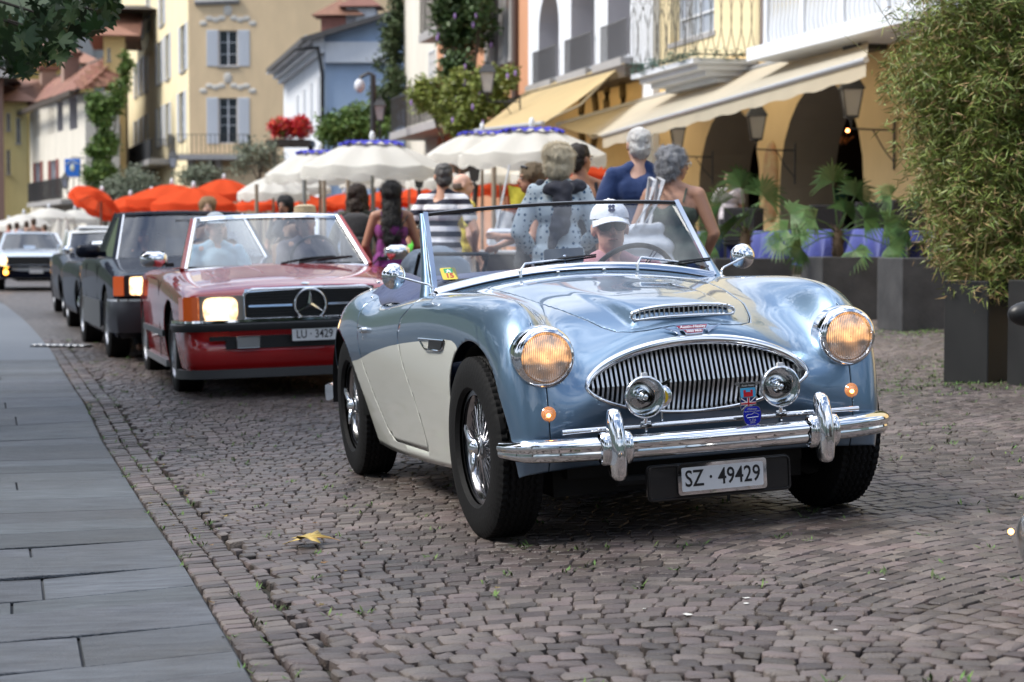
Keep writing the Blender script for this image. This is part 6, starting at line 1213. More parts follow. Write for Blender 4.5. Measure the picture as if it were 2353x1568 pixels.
def bx(name, parent, mat, s0, s1, z0, z1, y0, y1):
    b = MB(); b.box(((s0+s1)/2, (y0+y1)/2, (z0+z1)/2), (abs(s1-s0), abs(y1-y0), abs(z1-z0))); return b.build(name, mat, parent)
def stucco(name, c, v=.6): return pm(name, c, .85, var=v, vscale=.8, vcol=tuple(q*.72 for q in c), bump=.2, bscale=18, streak=(1, 1, .45))
YEL = stucco('yellow_render', (.76, .53, .25)); PYEL = stucco('pale_yellow_render', (.74, .62, .38)); WHT = stucco('white_render', (.72, .75, .80)); CRM = stucco('cream_render', (.70, .66, .58)); BLU = stucco('blue_render', (.38, .50, .68)); SAL = stucco('salmon_render', (.60, .30, .17)); TUF = stucco('grey_stone', (.33, .32, .31)); OLDW = stucco('old_white', (.62, .60, .58))
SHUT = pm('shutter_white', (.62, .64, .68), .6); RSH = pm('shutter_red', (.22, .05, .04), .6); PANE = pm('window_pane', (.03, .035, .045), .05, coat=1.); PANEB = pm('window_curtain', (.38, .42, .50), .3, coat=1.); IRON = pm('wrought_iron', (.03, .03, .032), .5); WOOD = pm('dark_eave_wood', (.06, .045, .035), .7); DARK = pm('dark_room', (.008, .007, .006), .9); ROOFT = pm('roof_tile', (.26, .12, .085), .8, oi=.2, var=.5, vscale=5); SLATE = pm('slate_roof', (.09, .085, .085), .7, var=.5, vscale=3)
STONE = pm('window_stone', (.35, .34, .34), .8, var=.3)
def window(parent, s0, s1, z0, z1, shut=None, rows=3, sill=True, y=0., pane=None, sw=None, name='window', sash=True):
    w = empty(name, (0, 0, 0)); w.parent = parent; q = .05
    bx('pane', w, pane or PANE, s0, s1, z0, z1, y+.16, y+.18)
    b = MB(); W_ = s1-s0; H_ = z1-z0; fw = .06*min(1.4, max(.7, W_))
    for c, d in (((s0+fw/2, y+.13, (z0+z1)/2), (fw, .06, H_)), ((s1-fw/2, y+.13, (z0+z1)/2), (fw, .06, H_)), (((s0+s1)/2, y+.128, z0+fw/2), (W_, .06, fw)), (((s0+s1)/2, y+.128, z1-fw/2), (W_, .06, fw)), (((s0+s1)/2, y+.126, (z0+z1)/2), (fw*1.2, .06, H_))): b.box(c, d)
    b.build('frame', SHUT, w)
    if sash:
        for k in range(1, rows): b = MB(); b.box(((s0+s1)/2, y+.132, z0+H_*k/rows), (W_-fw*2, .03, fw*.5)); b.build('glazing_bar', SHUT, w)
    if sill: bx('sill', w, STONE, s0-.08, s1+.08, z0-.10, z0-.002, y-.12, y+.12)
    if shut:
        d = sw or W_*.5
        for a0, a1 in ((s0-d-.02, s0-.02), (s1+.02, s1+d+.02)):
            sh = bx('shutter', w, shut, a0, a1, z0-.02, z1+.02, y-.055, y-.012); n = max(4, int(H_/.14))
            b = MB(); [b.box(((a0+a1)/2, y-.062, z0+H_*(k+.5)/n), (a1-a0-.08, .018, H_/n*.5)) for k in range(n)]; o = b.build('louvres', shut, sh); o['kind'] = 'stuff'
    return w
def hole(o, r, d=0.): (a, z1), (b, z0) = FP(o, r[0], r[1], d), FP(o, r[2], r[3], d); return a, b, z0, z1
def railing(parent, pts, h, z, style='bars', gap=.11, mat=None, name='railing', r=.009):
    mat = mat or IRON; o = empty(name, (0, 0, 0)); o.parent = parent; b = MB(); b.tube([(x, y, z+h) for x, y in pts], .02, 6); b.tube([(x, y, z+.06) for x, y in pts], .014, 6); b.build('rail', mat, o)
    n_all = 0
    for (x0, y0), (x1, y1) in zip(pts, pts[1:]):
        L = math.hypot(x1-x0, y1-y0); n = max(2, int(L/gap))
        for k in range(n+1):
            f = k/n; p = Vector((x0+(x1-x0)*f, y0+(y1-y0)*f, z)); d = Vector((x1-x0, y1-y0, 0)).normalized()
            b = MB()
            if style == 'bars': b.cyl(p+Vector((0, 0, .04)), p+Vector((0, 0, h)), r, n=5)
            elif style == 'oval' and abs(y1-y0) < .1: b.cyl(p+Vector((0, 0, .04)), p+Vector((0, 0, h)), r, n=5)
            elif style == 'oval': b.tube([p-d*(gap*.62*math.sin(a))*(1 if k % 2 else -1)+Vector((0, 0, .08+(h-.28)*a/math.pi)) for a in np.linspace(0, math.pi, 9)], r, 5); b.tube([p+d*(gap*.62*math.sin(a))*(1 if k % 2 else -1)+Vector((0, 0, .08+(h-.28)*a/math.pi)) for a in np.linspace(0, math.pi, 9)], r, 5); b.tube([p+d*(.07*math.cos(a))+Vector((0, 0, h-.10+.07*math.sin(a))) for a in np.linspace(0, 2*math.pi, 9)], r*.8, 4)
            b.build('baluster', mat, o); n_all += 1
    return o
def lantern(loc, s, label, wallside=None, lit=False, kind='bracket', glassc=(.55, .52, .46)):
    t = empty('street_lantern', loc, 0, label, 'lantern', 'lanterns along the street'); t.scale = (s, s, s); GM = pm('lantern_glass_%d' % int(glassc[0]*100), glassc, .25, coat=.5, trans=.3); b = MB()
    for k in range(4):
        a = k*math.pi/2+math.pi/4; b.cyl((.11*math.cos(a), .11*math.sin(a), 0), (.19*math.cos(a), .19*math.sin(a), .36), .010, n=5)
    b.lathe([(.12, -.02), (.12, .01), (.02, -.05), (.02, -.1)], 4, T=Matrix.Rotation(math.pi/4, 4, 'Z')); b.lathe([(.23, .36), (.215, .38), (.12, .50), (.08, .52), (.08, .56), (.03, .58), (.01, .66), (.0005, .67)], 4, T=Matrix.Rotation(math.pi/4, 4, 'Z')); b.build('lantern_frame', IRON, t)
    b = MB(); b.lathe([(.10, .01), (.175, .355)], 4, T=Matrix.Rotation(math.pi/4, 4, 'Z')); b.build('lantern_glass', GM, t)
    if wallside is not None:
        w = Vector(wallside)/s; b = MB(); b.tube([(0, 0, -.08), (0, 0, -.16), tuple(w*.5+Vector((0, 0, -.17))), tuple(w+Vector((0, 0, -.17)))], .014, 6); b.tube([tuple(w+Vector((0, 0, -.6))), tuple(w*.75+Vector((0, 0, -.42))), tuple(w*.5+Vector((0, 0, -.17)))], .010, 5); b.tube([tuple(w+Vector((0, 0, -.7))), tuple(w+Vector((0, 0, -.05)))], .016, 6); b.build('bracket', IRON, t, smooth=60)
    return t
AR = math.atan2(-.968, .2495); X0 = 13.5
def row_pt(Y): return (X0-.2576*Y, Y)
def sY(o, vx, vy=300): return FP(o, vx, vy)[0]
def fabric(name, c, tr=.45):
    if name in MC: return MC[name]
    m = bpy.data.materials.new(name); MC[name] = m; m.use_nodes = True; n = m.node_tree.nodes; l = m.node_tree.links; n.clear(); o = n.new('ShaderNodeOutputMaterial'); d = n.new('ShaderNodeBsdfDiffuse'); t = n.new('ShaderNodeBsdfTranslucent'); x = n.new('ShaderNodeMixShader'); x.inputs[0].default_value = tr
    tc = n.new('ShaderNodeTexCoord'); nz = n.new('ShaderNodeTexNoise'); nz.inputs['Scale'].default_value = 1.5; nz.inputs['Detail'].default_value = 5; mx = n.new('ShaderNodeMix'); mx.data_type = 'RGBA'; mx.inputs['A'].default_value = (*c, 1); mx.inputs['B'].default_value = (*[q*.8 for q in c], 1); l.new(tc.outputs['Object'], nz.inputs['Vector']); l.new(nz.outputs['Fac'], mx.inputs['Factor'])
    l.new(mx.outputs['Result'], d.inputs[0]); l.new(mx.outputs['Result'], t.inputs[0]); l.new(d.outputs[0], x.inputs[1]); l.new(t.outputs[0], x.inputs[2]); l.new(x.outputs[0], o.inputs[0]); return m
CREAM = fabric('cream_canvas', (.86, .80, .66), .58); YAWN = fabric('yellow_canvas', (.90, .72, .42), .6)
def awning(t, A, B, C, D, mat, val=.22, name='awning', label=None):
    """A,B wall edge left/right; C,D outer edge right/left (local coordinates of t)"""
    a = empty(name, (0, 0, 0)); a.parent = t; A, B, C, D = map(Vector, (A, B, C, D)); b = MB(); n = 14; b.grid([[A+(B-A)*i/n+((D+(C-D)*i/n)-(A+(B-A)*i/n))*j/6+Vector((0, 0, -.06*math.sin(math.pi*j/6))) for i in range(n+1)] for j in range(7)]); b.build('canvas', mat, a, smooth=60)
    b = MB(); b.grid([[D+(C-D)*i/(n*3)+Vector((0, 0, -val*j/2-.02*(j == 2)*math.sin(i*1.6))) for i in range(n*3+1)] for j in range(3)]); b.build('valance', mat, a, smooth=60)
    b = MB(); b.cyl(C, D, .045, n=8); b.cyl(A, B, .06, n=8); b.build('roller', pm('awning_metal', (.45, .45, .45), .4, .5), a)
    for k in (.08, .5, .92): p = A+(B-A)*k; q = D+(C-D)*k; b = MB(); m = (p+q)/2+Vector((0, 0, -.28)); b.tube([p+Vector((0, 0, -.1)), m, q], .025, 6); b.build('awning_arm', MC['awning_metal'], a)
    return a
def restaurant():
    t = bld('restaurant_building', 'yellow restaurant building with two tall dark arcades and iron balcony above the terrace', 'building', *row_pt(60), AR)
    sL = sY(t, 1500); sR = sY(t, 2353)+14; a1 = [FP(t, x, 420)[0] for x in (1792, 1984)]; a2 = [FP(t, x, 420)[0] for x in (1606, 1746)]
    top1 = FP(t, 1890, 186)[1]; top2 = FP(t, 1690, 240)[1]; z0 = .35; holes = [arch_loop(a2[0], a2[1], z0, top2-(a2[1]-a2[0])/2), arch_loop(a1[0], a1[1], z0, top1-(a1[1]-a1[0])/2)]
    wL = sY(t, 1330)
    wall('ground_floor_wall', t, YEL, [(wL, 0), (wL, 4.6), (sR, 4.6), (sR, 0)], holes, 0, 1.05, stucco('shaded_soffit', (.30, .25, .19)))  # reveals take a darker, greyer render; their shadow is put into the colour
    wall('upper_wall', t, PYEL, [(sL, 4.603), (sL, 12.5), (sR, 12.5), (sR, 4.603)], [rect(*hole(t, (1540, -60, 1640, 70)))], 0.01, .3)
    w0 = hole(t, (1540, -60, 1640, 70)); window(t, *w0, y=.1, pane=PANEB)
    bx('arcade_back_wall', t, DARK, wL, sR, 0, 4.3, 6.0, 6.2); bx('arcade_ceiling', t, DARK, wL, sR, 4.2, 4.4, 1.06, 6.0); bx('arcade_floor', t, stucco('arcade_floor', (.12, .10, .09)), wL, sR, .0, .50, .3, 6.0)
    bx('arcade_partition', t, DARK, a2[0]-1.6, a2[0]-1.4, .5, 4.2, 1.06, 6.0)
    bx('corner_pier', t, WHT, sL-.30, sL+.42, 0, 12.5, -.14, .0)
    # iron balcony
    b0 = FP(t, 1470, 160)[0]; b1 = FP(t, 1700, 160)[0]; zf = FP(t, 1660, 140)[1]; bal = empty('iron_balcony', (0, 0, 0)); bal.parent = t; ext = 1.25
    s0 = FP(t, 1450, 170, -ext)[0]; s1 = FP(t, 1592, 135, -ext)[0]; zf = FP(t, 1592, 132, -ext)[1]; s1w = s1
    for k, (dz, e) in enumerate(((0, ext), (-.10, ext-.14), (-.20, ext-.34), (-.30, ext-.6))): bx('balcony_step', bal, WHT, s0+k*.12, s1-k*.12, zf-.10+dz, zf-.005+dz, -e, 0)
    railing(bal, [(s0, -.02), (s0, -ext+.05), (s1, -ext+.05), (s1, -.02)], 1.55, zf, 'oval', .17, pm('balcony_iron', (.10, .095, .085), .6))
    gp = []
    for q in range(420): f = rnd.random(); side = rnd.random() < .3; gp.append(LM(t) @ Vector((s1+rnd.uniform(-.05, .05) if side else s0+(s1-s0)*f, -ext*rnd.random() if side else -ext+rnd.uniform(-.06, .06), zf+rnd.uniform(-.02, .16)+.04*math.sin(f*20))))
    o = leafblades(gp, 3, .08, 'garland', pm('garland_green', (.02, .12, .09), .5, attr=.4), up=.2, width=.5); tag(o, 'green leafy garland wound along the foot of the iron balcony', 'garland')
    # white balustrade
    wb_ = empty('white_balcony', (0, 0, 0)); wb_.parent = t; e = 1.0; q0 = FP(t, 1728, 125, -e)[0]; q1 = q0+8.4; zq = FP(t, 1728, 112, -e)[1]; bx('balcony_slab', wb_, WHT, q0, q1, zq-.22, zq, -e-.1, 0)
    n = 46; bx('handrail', wb_, WHT, q0+.5, q1, zq+1.0, zq+1.1, -e+.02, -e+.14)
    for k in range(n):
        s = q0+.55+(q1-q0-.6)*k/n; b = MB()
        if k % 9 == 0: b.box((s, -e+.08, zq+.5), (.14, .14, 1.0))
        else: b.lathe([(.03, 0), (.055, .2), (.04, .45), (.03, .6), (.045, .95)], 6, T=Matrix.Translation((s, -e+.08, zq)))
        b.build('baluster', WHT, wb_, smooth=50)
    dp = FP(t, 1762, 60)[0]; b = MB(); b.tube([(dp, -.08, 12), (dp, -.08, FP(t, 1762, 105)[1]), (dp+.5, -.10, FP(t, 1762, 118)[1])], .06, 8); b.build('downpipe', pm('brown_pipe', (.10, .07, .06), .5), t, smooth=60)
    A = FP(t, 1290, 287); B = FP(t, 2010, 84); C = FP(t, 1990, 138, -1.9); D = FP(t, 1385, 312, -1.9)
    awning(t, (A[0], -.1, A[1]), (B[0], -.1, B[1]), (C[0], -1.9, C[1]), (D[0], -1.9, D[1]), CREAM, .24)
    bx('awning_box', t, IRON, B[0]-.1, B[0]+.5, B[1]-.25, B[1]+.12, -.5, -.02)
    for (x, y, w_, h_) in ((1768, 405, .62, 1.25), (1768, 478, .5, .5)):
        s, z = FP(t, x, y, -.05); b = MB(); b.lathe([(.0005, .045), (.38, .045), (.46, .02), (.5, -.01), (.5, -.03)], 28, axis='y', T=Matrix.Translation((s, -.04, z)) @ Matrix.Diagonal((w_, -1, h_, 1))); b.build('wall_plaque', pm('painted_plaque', (.42, .20, .08), .6, var=.9, vscale=6, vcol=(.5, .42, .2)), t, smooth=50)
    pub = empty('chandelier', LM(t) @ Vector((FP(t, 1925, 320, 3.2)[0], 3.2, FP(t, 1925, 320, 3.2)[1])), AR, 'antler chandelier glowing inside the right arcade', 'chandelier'); b = MB()
    for k in range(9): a = k*.7; b.tube([(0, 0, .1), (.18*math.cos(a), .18*math.sin(a), -.12+.02*k), (.34*math.cos(a), .34*math.sin(a), .05)], [.03, .028, .01], 5)
    b.cyl((0, 0, 0), (0, 0, 1.2), .012, n=5); b.build('antlers', pm('antler', (.35, .22, .12), .7), pub, smooth=60)
    for a in (.3, 2.6, 4.2): b = MB(); b.ell((.30*math.cos(a), .30*math.sin(a), .16), (.035,)*3, 10, 8); b.build('bulb', glow('bulb_orange', (1, .35, .10), 9), pub)
    for k, (x, y) in enumerate(((1868, 405), (1884, 403), (1943, 398), (1856, 412))):
        s, z = FP(t, x, y, 2.6); c = empty('candle_stand', LM(t) @ Vector((s, 2.6, .5)), AR, None, None); tag(c, ('third candle from the left inside the right arcade', 'fourth candle inside the right arcade, next to the waiter', 'candle furthest right inside the right arcade behind the waiter', 'leftmost candle inside the right arcade, beside the pier')[k], 'candle', 'candles inside the arcade'); b = MB(); b.cyl((0, 0, z-.62), (0, 0, z-.44), .045, n=10); b.build('candle', pm('candle_wax', (.7, .68, .6), .5), c, smooth=40); b = MB(); b.cyl((0, 0, 0), (0, 0, z-.63), .015, n=6); b.build('stand', IRON, c)
    for i, (x, y, ww, lab) in enumerate(((1738, 320, 1.1, 'black wall lantern between the two arcades'), (1956, 268, 1.15, 'black wall lantern beside the bamboo, right of the arcades'), (1557, 340, 1.0, 'black wall lantern above the white haired man'))):
        s, z = FP(t, x, y, -.75); lantern(LM(t) @ Vector((s, -.75, z)), 1.0*ww, lab, wallside=(Vector((math.cos(AR+math.pi/2), math.sin(AR+math.pi/2), 0))*.72))
    # terrace platform
    tp = bx('terrace', None, pm('terrace_paving', (.16, .15, .14), .7, var=.4), wL+2, sR, -.3, .50, -3.0, 1.0); tp.matrix_world = LM(t); tag(tp, kind='structure'); return t
rest = restaurant()
def white_loggia():
    t = bld('white_loggia_building', 'white building with round arched loggias and dark railings left of the iron balcony', 'building', *row_pt(60), AR)
    sL = sY(t, 1214); sR = sY(t, 1500)-.32; arcs = []
    for x0, x1 in ((1238, 1284), (1312, 1366), (1396, 1448)): a, b = FP(t, x0, 100)[0], FP(t, x1, 100)[0]; arcs.append((a, b))
    zt = FP(t, 1260, -22)[1]; zs = FP(t, 1260, 182)[1]; holes = [arch_loop(a, b, zs, zt-(b-a)/2+.3*i) for i, (a, b) in enumerate(arcs)]
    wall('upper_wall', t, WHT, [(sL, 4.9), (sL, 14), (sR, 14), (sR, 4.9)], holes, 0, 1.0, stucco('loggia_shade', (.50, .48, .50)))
    bx('loggia_back', t, stucco('loggia_back', (.55, .56, .60)), sL, sR, 4.9, 14, 3.0, 3.1); bx('loggia_floor', t, STONE, sL, sR, 4.9, zs-.01, 1.01, 3.0)
    for i, (a, b) in enumerate(arcs):
        railing(t, [(a-.12, -.12), (b+.12, -.12)], .85, zs-.1, gap=.12, mat=pm('rail_grey', (.11, .11, .115), .5), r=.016); bx('loggia_door', t, PANEB if i != 1 else pm('brown_door', (.14, .10, .07), .6), a+.5, b-.25, zs, zs+2.6, 2.9, 2.99); bx('loggia_ledge', t, STONE, a-.25, b+.25, zs-.28, zs-.101, -.3, 0)
    bx('eave_ledge', t, WOOD, sL-.5, sR+.1, 4.62, 4.895, -.55, .3); bx('salmon_edge', t, SAL, sL-1.0, sL-.003, 4.9, 14, .0, .5); b = MB(); b.cyl((sL-1.08, -.1, 4.0), (sL-1.08, -.1, 14), .09, n=8); b.build('downpipe', pm('brown_pipe', (.1, .07, .06), .5), t, smooth=60)
    lo = wall('ground_floor_wall', t, YEL, [(sL-1, 0), (sL-1, 4.6), (sR+.0, 4.6), (sR, 0)], [arch_loop(sL+1+q*3.0, sL+3+q*3.0, .3, 2.4) for q in range(3)], .02, .5); bx('shop_back', t, DARK, sL-1, sR, 0, 4.5, 2.5, 2.6)
    for i, (x, y) in enumerate(((1415, 228), (1355, 275))):
        s, z = FP(t, x, y, -.02); b = MB(); b.tube([(s+.62*math.cos(a), -.04, z+.8*math.sin(a)) for a in [2*math.pi*k/24 for k in range(24)]], .09, 6, closed=True); b.build('wreath', pm('wreath_brown', (.12, .08, .03), .8), t, smooth=60)
    A = FP(t, 1222, 205); B = FP(t, 1452, 139); C = FP(t, 1248, 284, -3.2); D = FP(t, 1092, 301, -3.2)
    awning(t, (A[0], -.1, A[1]), (B[0], -.1, B[1]), (C[0], -3.2, C[1]), (D[0], -3.2, D[1]), YAWN, .1); return t
loggia = white_loggia()
def salmon():
    t = bld('salmon_building', 'salmon building with slender twin arches on grey columns, half covered by wisteria', 'building', *row_pt(60), AR)
    sL = sY(t, 1005); sR = sY(t, 1186); hs = []; px = ((1126, 1142), (1144, 1160), (1168, 1184)); zt = FP(t, 1150, 25)[1]; zb = FP(t, 1150, 155)[1]
    for i, (x0, x1) in enumerate(px): a, b = FP(t, x0, 100)[0]+.04, FP(t, x1, 100)[0]-.02; hs.append(arch_loop(a, b, zb, zt-(b-a)/2-.3*(i == 0)))
    wall('wall', t, SAL, [(sL, 0), (sL, 14), (sR, 14), (sR, 0)], hs, 0, .45, stucco('arch_trim', (.62, .55, .50))); bx('loggia_back', t, stucco('loggia_back', (.5, .5, .55)), sL, sR, 3, 14, 2.0, 2.1)
    for h in hs:
        for s in (h[0][0], h[-1][0]): b = MB(); b.lathe([(.16, zb), (.13, zb+.2), (.12, zb+1.8), (.17, zb+2.0), (.17, zb+2.1)], 10, T=Matrix.Translation((s, -.05, 0))); b.build('column', TUF, t, smooth=50)
    return t
salmon()
def white_corner():
    t = bld('white_corner_building', 'plain white building with small iron balcony between the ivy and the wisteria', 'building', *row_pt(60), AR); sL = sY(t, 930); sR = sY(t, 1005)-.02
    w1 = hole(t, (986, 120, 1000, 190)); wall('wall', t, CRM, [(sL, 0), (sL, 16), (sR, 16), (sR, 0)], [], 0, .5); bx('gable_wall', t, CRM, sL, sL+.3, 0, 16, 0, 10)
    window(t, w1[0]+.1, w1[1], w1[2], w1[3], None, y=-.14, pane=SHUT)
    for (x0, y0, x1, y1) in ((962, 70, 1002, 5), (895, 290, 1000, 228)):
        z = FP(t, (x0+x1)/2, y0, -1.2)[1]; a = FP(t, x0, y0, -1.2)[0]; b = FP(t, x1, y0, -1.2)[0]; bl = empty('balcony', (0, 0, 0)); bl.parent = t; bx('balcony_slab', bl, STONE, a, b, z-.25, z, -1.2, 0); railing(bl, [(a, -.02), (a, -1.15), (b, -1.15), (b, -.02)], 1.1, z, gap=.16, r=.014); window(t, (a+b)/2-.5, (a+b)/2+.6, z+.02, z+2.3, None, y=-.14, sill=False)
    return t
white_corner()
def blue_house():
    c = P(745, 300, 84); t = bld('blue_house', 'pale blue house with white street front, slate roof and small chimneys', 'building', c.x, c.y, R(-3))
    zE = FP(t, 745, 85)[1]; sR = FP(t, 935, 200)[0]; zR = FP(t, 925, 12)[1]; zi = FP(t, 715, 72)[1]
    wall('side_wall', t, BLU, [(0, 0), (0, zE), (sR, zR), (sR+3, zR), (sR+3, 0)], [], 0, .4)
    # street front, running away to the left
    f = bld('street_front', None, None, 0, 0, 0); f.parent = t; f.location = (0, 0, 0); dirv = R(100); L = 13.; f.rotation_euler = (0, 0, math.pi+dirv-R(180)); ML = Matrix.Rotation(R(106), 4, 'Z'); f.matrix_local = ML
    M2 = LM(t) @ ML
    def fp(vx, vy, d=0):
        M = M2.inverted(); c = M @ Vector((0, 0, CH)); p = M @ P(vx, vy, 10.); r = p-c; k = (d-c.y)/r.y; q = c+r*k; return q.x, q.z
    sf = fp(652, 300)[0]; wall('front_wall', f, WHT, [(0, 0), (0, zE), (sf, zE), (sf, 0)], [], 0, -.3)
    for (x0, y0, x1, y1) in ((728, 180, 735, 270), (712, 195, 719, 280), (696, 210, 703, 290), (682, 222, 687, 296)): (a, z1), (b, z0) = fp(x0, y0), fp(x1, y1); bx('closed_shutter', f, SHUT, min(a, b), max(a, b), z0, z1, -.05, .08)
    b = MB(); zc = zE-.1
    for k, (o_, zz) in enumerate(((.25, -.5), (.5, -.25), (.85, 0))): b.box((sf/2, o_/2, zc+zz), (abs(sf)+.6, o_, .24))
    b.build('cornice', WHT, f)
    rl = empty('roof', (0, 0, 0)); rl.parent = t; b = MB(); E0 = Vector((.2, -.5, zE+.25)); E1 = Vector((sR+3, -.5, zR+.75)); dd = Matrix.Rotation(R(106), 3, 'Z') @ Vector((sf-1, 0, 0)); out = Matrix.Rotation(R(106), 3, 'Z') @ Vector((0, 1.1, 0)); P0 = E0+out+Vector((0, 0, -.35)); b.add([P0, P0+dd, E1+dd, E1, P0-Vector((0, 0, .22)), P0+dd-Vector((0, 0, .22)), E1+dd-Vector((0, 0, .22)), E1-Vector((0, 0, .22))], [(0, 3, 2, 1), (4, 5, 6, 7), (0, 1, 5, 4), (1, 2, 6, 5), (2, 3, 7, 6), (3, 0, 4, 7)]); b.build('slates', SLATE, rl)
    for (x, y, w_) in ((780, 25, 1.6), (830, 5, 1.3)):
        s, z = FP(t, x, y, 2.5); ch = bx('chimney', rl, ROOFT if x == 780 else WHT, s-w_/2, s+w_/2, z-2.2, z-.3, 2.2, 3.4)
        b = MB(); b.add([(s-w_*.75, 1.9, z-.25), (s+w_*.75, 1.9, z-.25), (s+w_*.75, 3.7, z-.25), (s-w_*.75, 3.7, z-.25), (s, 2.8, z+.55)], [(3, 2, 1, 0), (0, 1, 4), (1, 2, 4), (2, 3, 4), (3, 0, 4)]); b.build('chimney_cap', ROOFT, rl)
    b = MB(); b.tube([(-1.2, -.6, zE-.6), (-.2, -.35, zE-.5), (-.05, -.15, zE-1.6), (-.05, -.15, 0)], .09, 8); b.build('downpipe', IRON, t, smooth=60)
    bx('eave_board', t, WHT, .1, 2.8, zE-1.15, zE-.25, -.3, -.0)
    return t
blue_house()
def yellow_house():
    c = P(435, 300, 112); t = bld('yellow_house', 'large ochre house with white shutters and painted stucco crests', 'building', c.x, c.y, R(1)); zT = 24
    big = [(502, 70, 546, 152), (502, 225, 546, 330)]; hs = [hole(t, r) for r in big]; sR = FP(t, 960, 200)[0]
    wall('front_wall', t, stucco('ochre_render', (.80, .60, .37)), [(0, 0), (0, zT), (sR, zT), (sR, 0)], [rect(*h) for h in hs], 0, .3)
    for h, r in zip(hs, (3, 5)): window(t, *h, shut=SHUT, rows=r, y=.02, sw=(h[1]-h[0])*.62, sill=(r == 3))
    CR = pm('painted_crest', (.62, .58, .52), .9)
    for h in hs:
        m = (h[0]+h[1])/2; z = h[3]+.25; b = MB()
        for k in range(-4, 5): b.ell((m+k*.36, -.02, z+.62-.10*abs(k)+.12*math.cos(k*2.1)), (.24, .03, .16), 10, 6)
        b.ell((m, -.03, z+.95), (.25, .04, .28), 10, 6); o = b.build('stucco_crest', CR, t, smooth=60); o['kind'] = 'stuff'
    za = FP(t, 500, 355, -1.2)[1]; sA = FP(t, 387, 355, -1.2)[0]; sB = FP(t, 570, 352, -1.2)[0]; bl = empty('balcony', (0, 0, 0)); bl.parent = t; bx('balcony_slab', bl, STONE, sA, sB, za-.3, za, -1.3, 0); railing(bl, [(sA, 1.5), (sA, -1.2), (sB, -1.2), (sB, 0)], 1.15, za, gap=.26, r=.02)
    for s in (sA+1.2, sB-1.8, (sA+sB)/2): b = MB(); b.add([(s-.15, 0, za-.3), (s+.15, 0, za-.3), (s+.15, -1.1, za-.3), (s-.15, -1.1, za-.3), (s-.15, 0, za-1.3), (s+.15, 0, za-1.3)], [(0, 1, 2, 3), (4, 0, 3), (1, 5, 2), (3, 2, 5, 4)]); b.build('corbel', STONE, bl)
    f = bld('street_front', None, None, 0, 0, 0); f.parent = t; A_ = math.atan2(-1, .315); ML = Matrix.Rotation(A_-R(1), 4, 'Z'); f.matrix_local = ML; M2 = LM(t) @ ML
    def fp(vx, vy, d=0):
        M = M2.inverted(); c = M @ Vector((0, 0, CH)); p = M @ P(vx, vy, 10.); r = p-c; k = (d-c.y)/r.y; q = c+r*k; return q.x, q.z
    s0 = fp(283, 300)[0]; wl = [((415, 62, 427, 160), 2), ((381, 82, 390, 180), 2), ((362, 100, 372, 190), 2), ((333, 128, 339, 210), 1), ((322, 135, 328, 215), 1), ((310, 148, 316, 222), 1), ((381, 240, 390, 330), 2), ((362, 250, 372, 335), 2), ((333, 265, 339, 340), 1), ((322, 272, 328, 345), 1), ((310, 280, 316, 350), 1), ((412, 215, 424, 320), 2), ((368, -20, 377, 55), 1), ((320, 25, 328, 88), 1), ((338, -10, 344, 70), 1)]
    hh = []
    for r, _ in wl: (a, z1), (b, z0) = fp(r[0], r[1]), fp(r[2], r[3]); hh.append((a, b, z0, z1))
    wall('side_wall', f, stucco('sunlit_ochre', (.86, .74, .48)), [(s0, 0), (s0, zT), (0, zT), (0, 0)], [rect(*h) for h in hh], 0, .3)  # lighter than the front wall: its sunlit brightness is put into the colour
    for h in hh: window(f, *h, shut=SHUT, rows=3, y=.02, sw=(h[1]-h[0])*.45)
    (a, z1), (b, z0) = fp(272, 350), fp(345, 390); bl = empty('balcony', (0, 0, 0)); bl.parent = t
    zc = fp(345, 365, -1.3)[1]; sa, sb = fp(272, 390, -1.3)[0], fp(348, 365, -1.3)[0]
    for o_ in (bx('balcony_slab', bl, STONE, sa, sb, zc-.35, zc, -1.4, 0), railing(bl, [(sa, -1.3), (sb, -1.3), (sb, 0)], 1.2, zc, gap=.16, r=.03)): o_.matrix_local = ML
    bx('roof_eave', t, WOOD, -1.4, sR, zT, zT+.5, -1.2, 6); b = MB(); b.tube([(x, -.05, z) for x, z in ((FP(t, 448, 6)[0], FP(t, 448, 6)[1]), (FP(t, 550, 2)[0], FP(t, 550, 2)[1]))], .2, 6); b.build('string_course', STONE, t)
    return t
yellow_house()
def shingles4(parent, A, B, C, D, nu, nv, mat, name='roof_tile', th=.09):
    b = MB(); b.box((.485, .52, .4), (.96, 1.06, 1)); me = rawmesh(b.V, b.F, smooth=False); me.materials.append(mat); pt = lambda u, v: A*(1-u)*(1-v)+B*u*(1-v)+C*u*v+D*(1-u)*v
    b = MB(); b.add([A, B, C, D], [(0, 1, 2, 3)]); b.build('roof_deck', WOOD, parent)
    for i in range(nu):
        for j in range(nv):
            p = pt(i/nu, j/nv); u = pt((i+1)/nu, j/nv)-p; v = pt(i/nu, (j+1)/nv)-p; n = u.cross(v).normalized(); o = bpy.data.objects.new(name, me); COL.objects.link(o); o.parent = parent
            m = Matrix((u, v+n*-.04, n*th)).transposed().to_4x4(); m.translation = p+n*(.02+.02*((i*7+j*3) % 3)); o.matrix_local = m
